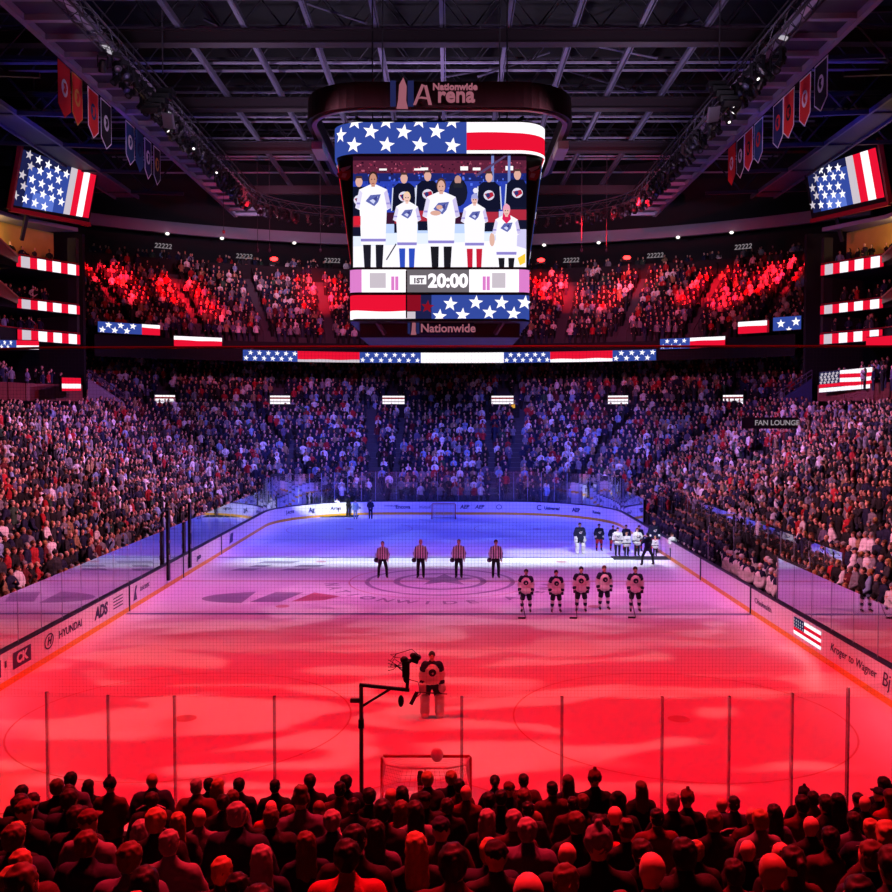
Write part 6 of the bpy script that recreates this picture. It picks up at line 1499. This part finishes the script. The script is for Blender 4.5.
for i, (px, py, hx_) in enumerate(((525.5, 619, 526), (577, 619, 581), (635.5, 618.5, 635))):
    b = ice_at(px, py) + UP * .04; h0 = ice_at(hx_, 611.5); a = Vector((h0.x - .28, h0.y - .2, .98))
    stick('hockey_stick', a, b, (-1, .1, 0), ('stick of the leftmost white player, blade flat on the ice', 'stick of the middle white player, blade on the ice', 'stick of the rightmost white player, blade on the ice')[i], 'sticks of the visiting players')
# near goaltender
p = ice_at(432, 716); h = ht(434, 652, 716) * 1.0
g = athlete('goaltender', p, .08, h, 'down', .20, 'goaltender in white jersey and pads standing before the near goal', None, 'short', hairs[1], 0, None, [jw, jn], True, .07, pants_n, True, (jw, jn), False, (jn, jw), True, True, cuff=1, length=.92)
pad_m = mat('goalie_pad_white', '#d2cfd2', .6, 0, .05)
def goalie_gear(g, pm_, stance=.20):
    for s_ in (-1, 1):
        me = remesh('leg_pad', [('c', (s_ * stance - .05, -.10, .14), (s_ * stance - .05, -.10, .56), .085, .085, 0), ('c', (s_ * stance + .05, -.10, .14), (s_ * stance + .05, -.10, .56), .085, .085, 0), ('c', (s_ * stance - .05, -.14, .44), (s_ * stance + .05, -.14, .44), .07, .07, 1), ('c', (s_ * stance - .05, -.2, .06), (s_ * stance + .05, -.2, .06), .06, .06, 0)], .022, [pm_, pm_], 2); mesh_obj('leg_pad', me, g)
    me = remesh('catch_glove', [('e', (.27, -.10, .80), (.11, .07, .14), 0), ('c', (.25, -.04, .90), (.27, -.08, .84), .075, .08, 0), ('c', (.33, -.12, .86), (.35, -.12, .76), .035, .03, 0)], .016, [pm_], 2); mesh_obj('catch_glove', me, g)
    me = remesh('blocker', [('c', (-.32, -.15, .70), (-.32, -.15, .92), .055, .055, 0), ('c', (-.22, -.15, .70), (-.22, -.15, .92), .055, .055, 0), ('c', (-.26, -.06, .80), (-.26, -.04, .9), .07, .065, 0)], .018, [pm_], 2); mesh_obj('blocker', me, g)
goalie_gear(g, pad_m)
a, b = WY(417, 692, p.y - .35), WY(447, 694, p.y - .35); stick('goalie_stick', b, a, (-.5, 0, -1), 'goaltender stick held level across the pads', None, True)
# home side by the right boards
HOME = ((579.7, 523, 553.5, 'home goaltender in navy jersey with big white leg pads by the far blue line', 'goalie'), (599, 524, 551, 'navy-jersey player in red pants beside the home goaltender', 'p'), (613, 525.5, 551, 'second navy-jersey player, partly behind the children', 'p'), (626, 525, 551, 'third navy-jersey player behind the children', 'p'), (639, 525.5, 551.5, 'fourth navy-jersey player behind the children', 'p'), (654, 520.5, 553, 'tall navy-jersey player nearest the right boards', 'p'))
for i, (px, yt, yf, lab, k) in enumerate(HOME):
    p = ice_at(px, yf); h = min(ht(px, yt, yf), 2.0)
    a = athlete('goaltender' if k == 'goalie' else 'hockey_player', p, .1, h, 'down', .16 if k == 'p' else .18, lab, 'home players near the carpet', 'short', hairs[i % 3], 0, None, [jn, jw], False, .06 if k == 'p' else .08, pants_r if k == 'p' else pants_n, True, (jn, jr), k == 'p', (jw, jr), True, k == 'goalie', cuff=1)
    if k == 'goalie': goalie_gear(a, pad_m, .18)
carp = mat('carpet_dark', '#14131a', .95, 0, .2, 8)
def carpet(pa, pb, lab):
    a, b = WZ(*pa), WZ(*pb); q = MB(); x0, x1 = sorted((a.x, b.x)); y0, y1 = sorted((a.y, b.y)); q.box2((x0, y0, .0), (x1, y1, .03)); tag(q.build('carpet', carp), lab, 'carpet')
carpet((614, 559.8), (668, 556.6), 'dark carpet strip laid on the ice under the children')
KIDS = ((617.6, 528, 556.6, 'child in long white jersey, first on the carpet', hairs[1]), (626.5, 533, 556.6, 'smaller fair-haired child in white jersey, second on the carpet', hairs[3]), (637, 528.5, 556.6, 'taller child in white jersey in the middle of the carpet', hairs[2]), (655, 537, 556.6, 'small child with pink scarf and white jersey at the carpet end', hairs[3]))
for i, (px, yt, yf, lab, hc) in enumerate(KIDS):
    p = ice_at(px, yf); p.z = .03; h = ht(px, yt, yf)
    a = athlete('young_singer', p, .1, h, 'heart' if i == 2 else 'down', .11, lab, 'children on the carpet', 'short' if i != 3 else 'beanie', hc, 0, None, [jw, CL['purple grey']], False, .05, blackp, False, gloves=False, crest=(CL['purple grey'], jw), skates=False, length=.72, cuff=1)
    if i == 3: q = MB(); q.tube([(-.09, -.04, 1.5), (0, -.13, 1.46), (.09, -.04, 1.5), (0, .08, 1.5), (-.09, -.04, 1.5)], .045, 8); q.build('scarf', mat('scarf_pink', '#c2345f', .8, 0, .1), a, True)
p = ice_at(647.5, 565); h = ht(647.5, 533, 565) * 1.0
a = athlete('photographer', p, PI + .25, h, 'camera', .34, 'person in dark clothes filming the children with feet wide apart', None, 'short', hairs[1], 0, None, [CL['navy'], CL['black']], False, .03, blackp, False, gloves=False, skates=False)
def hand_camera(base, rz, lab):
    root = empty('video_camera', tuple(base), rz); tag(root, lab, 'camera')
    q = MB(); q.box((0, 0, 0), (.14, .26, .16)); q.build('camera_body', black, root); q = MB(); q.tube([(0, -.13, 0), (0, -.26, 0), (0, -.28, 0)], [.05, .055, .06], 12); q.build('lens', black, root); q = MB(); q.tube([(0, -.1, .08), (0, -.06, .14), (0, .06, .14), (0, .1, .08)], .014, 6); q.build('grip_handle', black, root)
hand_camera((p.x + .08, p.y + .42, 1.5 * h / 1.77), PI + .25, 'video camera held up by the person filming the children')
p = ice_at(672, 560); h = min(ht(672, 533, 560), 1.8)
athlete('staff_person', p, .2, h, 'front', .09, 'person in white coat and dark trousers by the right boards', None, 'long', hairs[0], 0, None, [jw, jw], False, .03, jean, False, gloves=False, skates=False)
# far left gate: broadcast crew
GATE = ((337, 498, 516, 'person in pale clothes at the lit gate, left of the camera operator', [CL['white'], CL['grey']], 'down', jean, 0), (348.4, 493.5, 516, 'camera operator in black at the lit far gate', [CL['black'], CL['black']], 'camera', blackp, .6), (355.5, 500, 519, 'person in light blue clothes on skates by the gate', [CL['light blue'], CL['white']], 'down', CL['light blue'], 0), (370.6, 499, 519, 'person in navy coat standing right of the gate crew', [CL['navy'], CL['black']], 'front', CL['navy'], 0))
for px, yt, yf, lab, tm, pose, tr, rz in GATE:
    p = ice_at(px, yf); h = min(ht(px, yt, yf), 1.92)
    athlete('crew_person', p, rz, h, pose, .11, lab, None, 'short', hairs[1], 0, None, tm, False, .03, tr, False, gloves=False, skates=False)
    if pose == 'camera': hand_camera((p.x + .3, p.y - .35, 1.55 * h / 1.77), .6, 'broadcast camera on the shoulder of the operator at the far gate')
carpet((320, 517.5), (360, 514.5), 'dark mat laid on the ice at the lit far gate')
for px, yt, yf, lab in ((324.8, 509.5, 516.3, 'dark cone bag on the mat at the far gate, larger one'), (332.2, 511.5, 516, 'smaller dark cone bag on the mat at the far gate')):
    p = ice_at(px, yf); h = ht(px, yt, yf); q = MB(); q.tube([(p.x, p.y, .03), (p.x, p.y, .06), (p.x, p.y, h * .7), (p.x, p.y, h)], [h * .45, h * .42, h * .18, h * .06], 10); tag(q.build('marker_cone', CL['black'], None, True), lab, 'cone')
# goals
goal_red = mat('goal_red', '#b01c22', .4, .1, .03); net_m = mat('goal_net_cord', '#d8d2d4', .8, 0, 0)
def goal(y, s, lab):
    root = empty('hockey_goal', (0, y, 0)); tag(root, lab, 'goal')
    q = MB(); q.tube([(-.915, 0, 0), (-.915, 0, 1.19), (-.89, 0, 1.22), (.89, 0, 1.22), (.915, 0, 1.19), (.915, 0, 0)], .032, 10); q.build('goal_frame', goal_red, root)
    q = MB(); base = [(-.915, 0, .03), (-1.02, s * .5, .03), (-.75, s * 1.0, .03), (.75, s * 1.0, .03), (1.02, s * .5, .03), (.915, 0, .03)]; q.tube(base, .03, 8); topb = [(-.89, 0, 1.2), (-.8, s * .4, 1.19), (-.45, s * .56, 1.18), (.45, s * .56, 1.18), (.8, s * .4, 1.19), (.89, 0, 1.2)]; q.tube(topb, .022, 8); q.tube([(0, s * 1.0, .03), (0, s * .56, 1.18)], .022, 8); q.build('base_frame', mat('goal_white_frame', '#d6cfd2', .5, 0, .02), root)
    q = MB(); B_, T_ = [Vector(v) for v in base], [Vector(v) for v in topb]
    for k in range(5):
        for i in range(14 if k in (0, 4) else 10): t = i / (14 if k in (0, 4) else 10); q.tube([B_[k].lerp(B_[k + 1], t), T_[k].lerp(T_[k + 1], t)], .004, 4, False)
    for j in range(1, 18):
        q.tube([B_[k].lerp(T_[k], j / 18) for k in range(6)], .004, 4, False)
    for j in range(1, 6): q.tube([T_[k] + Vector((0, -s * 0.09 * j * (1 if 0 < k < 5 else 0), 0)) for k in range(6)], .004, 4, False)
    q.build('net', net_m, root); return root
goal(-27.13, -1, 'red framed hockey goal with white net at the near end'); goal(27.13, 1, 'red framed hockey goal at the far end')
# mask on top of the near net, and the little camera inside it
p = WY(437, 757, -27.35); root = empty('goalie_mask', (p.x, p.y, 1.33)); tag(root, 'white goaltender mask resting on top of the near goal', 'mask')
mesh_obj('shell', remesh('shell', [('e', (0, 0, 0), (.13, .16, .14), 0), ('e', (0, .06, -.05), (.09, .1, .1), 0)], .018, [pad_m], 2), root)
q = MB(); 
for x in (-.06, -.02, .02, .06): q.tube([(x, .12, .06), (x, .175, 0), (x, .15, -.09)], .006, 5)
for z in (-.04, .02): q.tube([(-.1, .13, z), (0, .18, z), (.1, .13, z)], .006, 5)
q.build('cage', blade_m, root)
root = empty('net_camera', (WY(420, 766, -28.0).x, -27.75, 1.14)); tag(root, 'small camera hanging inside the back of the near goal', 'camera'); q = MB(); q.tube([(0, 0, 0), (0, 0, -.12), (0, 0, -.26)], [.05, .07, .06], 10); q.build('camera_body', black, root, True); q = MB(); q.tube([(0, 0, -.26), (0, .03, -.55)], [.06, .05], 10); q.build('mount_sleeve', mat('mount_red', '#8f2024', .5, 0, 0), root)
# robotic camera on the near glass post
yp = -HY - .32
base = WY(361.5, 790, yp); topz = WY(361, 686, yp).z
root = empty('glass_camera', (base.x, yp, 1.13)); tag(root, 'black remote camera on a pole and arm above the near glass', 'camera')
q = MB(); q.tube([(base.x, yp, .6), (base.x, yp, topz)], .036, 10); kid(q.build('pole', post_m), root)
arm_e = WY(407, 690, yp); q = MB(); q.beam((base.x - .03, yp, topz + .02), (arm_e.x + .04, yp, arm_e.z), .055, .05); kid(q.build('arm', black), root)
q = MB(); q.tube([(base.x + .03, yp, topz - .33), (base.x + .5, yp, topz - .04)], .022, 6); kid(q.build('brace', black), root)
q = MB(); q.box((base.x - .1, yp, topz - .24), (.16, .06, .07)); kid(q.build('clamp', post_m), root); q = MB(); q.box((base.x, yp - .02, WY(361, 723, yp).z), (.085, .09, .14)); kid(q.build('clamp', black), root)
q = MB(); q.tube([arm_e, WY(408, 672, yp)], .03, 8); kid(q.build('riser', black), root)
hd = WY(406, 667, yp); h_ = empty('camera_head'); h_.location = hd - Vector(root.location); h_.parent = root
q = MB(); q.box((0, 0, -.02), (.12, .16, .27)); q.tube([(0, .08, .05), (0, .2, .04)], .05, 10); q.ell((.0, .0, -.19), (.05, .06, .08), 10, 8); q.ell((-.03, 0, .12), (.07, .08, .06), 10, 6); o = q.build('camera_body', black, h_)
q = MB(); q.box((.16, .02, .14), (.12, .13, .13), Matrix.Rotation(.35, 3, 'Y')); q.tube([(.17, .06, .13), (.2, .2, .11)], .05, 10); q.ell((.12, .0, .19), (.06, .06, .05), 10, 6); q.tube([(.02, 0, .06), (.12, .01, .14)], .03, 8); q.build('lens_box', black, h_)
q = MB()
for k in range(7): a = k * .42; q.tube([(-.06, 0, -.1 + .05 * k), (-.18, .02, .06 * math.sin(a) + .02 * k), (-.26, .03, -.05 + .05 * k), (-.16, .0, .22), (.1, 0, .3), (.2, .02, .2)] if k % 2 else [(-.05, 0, .1 - .03 * k), (-.22, .02, .02 * k - .05), (-.3, .0, -.06 + .03 * k)], .006, 5)
q.tube([(.02, 0, -.2), (.2, 0, -.25), (.24, 0, -.45), (.08, 0, -.58)], .008, 5); q.build('cable', black, h_)
q = MB(); p = WY(401, 701, yp); q.ell(p, (.05, .06, .1), 10, 8); kid(q.build('counterweight', black), root)

# benches on the right: standing players in two groups and glass dividers
bench = empty('players_bench', (HX + 1.4, BR(700, 566), 0)); tag(bench, 'long team bench behind the open right boards', 'bench'); y0, y1 = bench_y[1] + .4, bench_y[0] - .4
q = MB(); q.box2((HX + 1.5, y0, .38), (HX + 1.95, y1, .46)); kid(q.build('seat', mat('bench_grey', '#4a4650', .6, 0, .1)), bench); q = MB(); q.box2((HX + .25, y0 - .4, 0), (HX + 2.6, y1 + .4, .04)); kid(q.build('floor_mat', black), bench); q = MB(); q.box2((HX + 2.55, y0, 0), (HX + 2.62, y1, 1.2)); kid(q.build('back_wall', black), bench)
for k, y in enumerate(np.arange(y0 + 1, y1, 3.0)): q = MB(); q.box2((HX + 1.55, y, 0), (HX + 1.9, y + .08, .38)); kid(q.build('leg', dark_steel), bench)
pl_i = 0; bodyP = remesh('person', body_prims('down', .13), .03, [skins[0], eye_m, lip_m], 2, face_extra('down', 0, 1, 2, False)); jerA = jacket_mesh('down', .06, .03, [jw, jn], .80, True, False, True); jerB = jacket_mesh('down', .06, .03, [jn, jw], .80, True, False, False, cuff=1); troA = trouser_mesh(.13, .03, [pants_n], .02)
helm_m = {w_: remesh('helmet', [('e', (0, .01, 1.70), (.105, .125, .10), 0), ('c', (-.06, .07, 1.64), (.06, .07, 1.64), .055, .055, 0)], .02, [m_], 2) for w_, m_ in (('w', jw), ('n', jn))}
cnt = {'near': 0, 'far': 0}
mid_y = BR(704, 567)
for row, (xx, dz) in enumerate(((HX + .75, .04), (HX + 1.35, .25), (HX + 2.2, .45))):
    n_ = int((y1 - y0) / .62)
    for i in range(n_):
        y = y0 + (i + .5) * (y1 - y0) / n_ + random.uniform(-.1, .1); near = y < mid_y - .4
        if abs(y - mid_y) < .5 or random.random() < .12: continue
        root = mesh_obj('bench_player', bodyP); root.location = (xx + random.uniform(-.1, .1), y, dz); root.rotation_euler = (0, 0, -PI / 2 + random.uniform(-.4, .6)); s = random.uniform(.98, 1.06); root.scale = (s, s, s)
        staff = row == 2
        j = mesh_obj('jersey', jerA if near else jerB, root); mesh_obj('trousers', troA, root)
        if staff: set_mat(j, 0, CL['charcoal']); set_mat(j, 1, CL['charcoal']); hm = mesh_obj('hair', HAIR['short'], root); set_mat(hm, 0, random.choice(hairs))
        elif random.random() < .5: mesh_obj('helmet', helm_m['w' if near else 'n'], root)
        else: hm = mesh_obj('hair', HAIR['short'], root); set_mat(hm, 0, random.choice(hairs))
        w_ = 'near' if near else 'far'; cnt[w_] += 1
        col_ = 'dark coat' if staff else ('white jersey' if near else 'navy jersey')
        tag(root, f'person in {col_}, {w_} right bench, {("front", "middle", "back")[row]} row, {ORD[i]} from camera', 'person', f'{w_} bench group')
# glass screens round the benches
soft_glass = glass('bench_acrylic', (.95, .955, .965), 1.25, .02)
sg = empty('bench_glass', (HX + 2.7, y0, 0)); tag(sg, 'tall clear glass panes with pale edges behind and between the right benches', 'glass screen')
for k, y in enumerate(np.arange(y0 - .4, y1 + .4, 1.7)):
    q = MB(); q.poly([(HX + 2.7, y, 1.2), (HX + 2.7, y + 1.66, 1.2), (HX + 2.7, y + 1.66, 2.9), (HX + 2.7, y, 2.9)]); kid(q.build('glass_pane', soft_glass), sg); q = MB(); q.box((HX + 2.7, y, 1.6), (.05, .04, 2.6)); kid(q.build('pane_edge', edge_m), sg)
for y in (y0 - .4, mid_y, y1 + .4):
    for w_ in (0, 1): q = MB(); xa_ = HX + .2 + 1.25 * w_; q.poly([(xa_, y, 1.0), (xa_ + 1.2, y, 1.0), (xa_ + 1.2, y, 2.75), (xa_, y, 2.75)]); kid(q.build('glass_pane', soft_glass), sg); q = MB(); q.box((xa_, y, 1.5), (.04, .05, 2.5)); kid(q.build('pane_edge', edge_m), sg)
# tall door posts of the penalty boxes on the left
for i, (px, yt, yb_, lab) in enumerate(((168.5, 512, 583, 'tall dark door post with pale clip on the left boards, nearer one'), (190, 504, 569, 'tall dark door post on the left boards, farther one'))):
    p = WX(px, yb_, -HX + .05); root = empty('gate_post', (p.x, p.y, .2)); tag(root, lab, 'post'); q = MB(); q.box((p.x, p.y, (WX(px, yt, p.x).z + .25) / 2 + .1), (.12, .26, WX(px, yt, p.x).z - .25)); kid(q.build('post_body', black), root)
    q = MB(); q.box((p.x + .07, p.y, 1.45), (.04, .24, .2)); q.box((p.x + .07, p.y, 2.2), (.04, .2, .12)); kid(q.build('clip', edge_m), root)
# rails and net cable
q = MB(); yc_ = -HY - .9; z_ = WY(446, 346.5, yc_).z; q.tube([(-13.5, yc_ + 1.5, z_ - .12), (-6, yc_, z_ - .02), (0, yc_, z_), (6, yc_, z_ - .0), (13.5, yc_ + 1.5, z_ + .1)], .022, 6); tag(q.build('net_cable', mat('cable_red_light', '#7d1c20', .5, .3, 0)), 'thin red lit steel cable of the safety net crossing the whole view', 'cable')  # red light on the steel is put into the cable's base colour
# safety net above the near glass: thin cords
net_c = mat('net_cord', '#3a3238', .8, 0, 0)
q = MB(); yn = -HY - .25; z0, z1 = 3.55, z_; cell = .0575; wcord = .0019
xs_ = np.arange(-11.0, 12.0, cell); zs = np.arange(z0, z1, cell)
for x in xs_: q.poly([(x, yn, z0), (x + wcord, yn, z0), (x + wcord, yn, z1), (x, yn, z1)])
for z in zs: q.poly([(xs_[0], yn - .002, z), (xs_[-1], yn - .002, z), (xs_[-1], yn - .002, z + wcord), (xs_[0], yn - .002, z + wcord)])
tag(q.build('safety_net', net_c), 'fine dark safety net stretched above the near end glass', 'net')
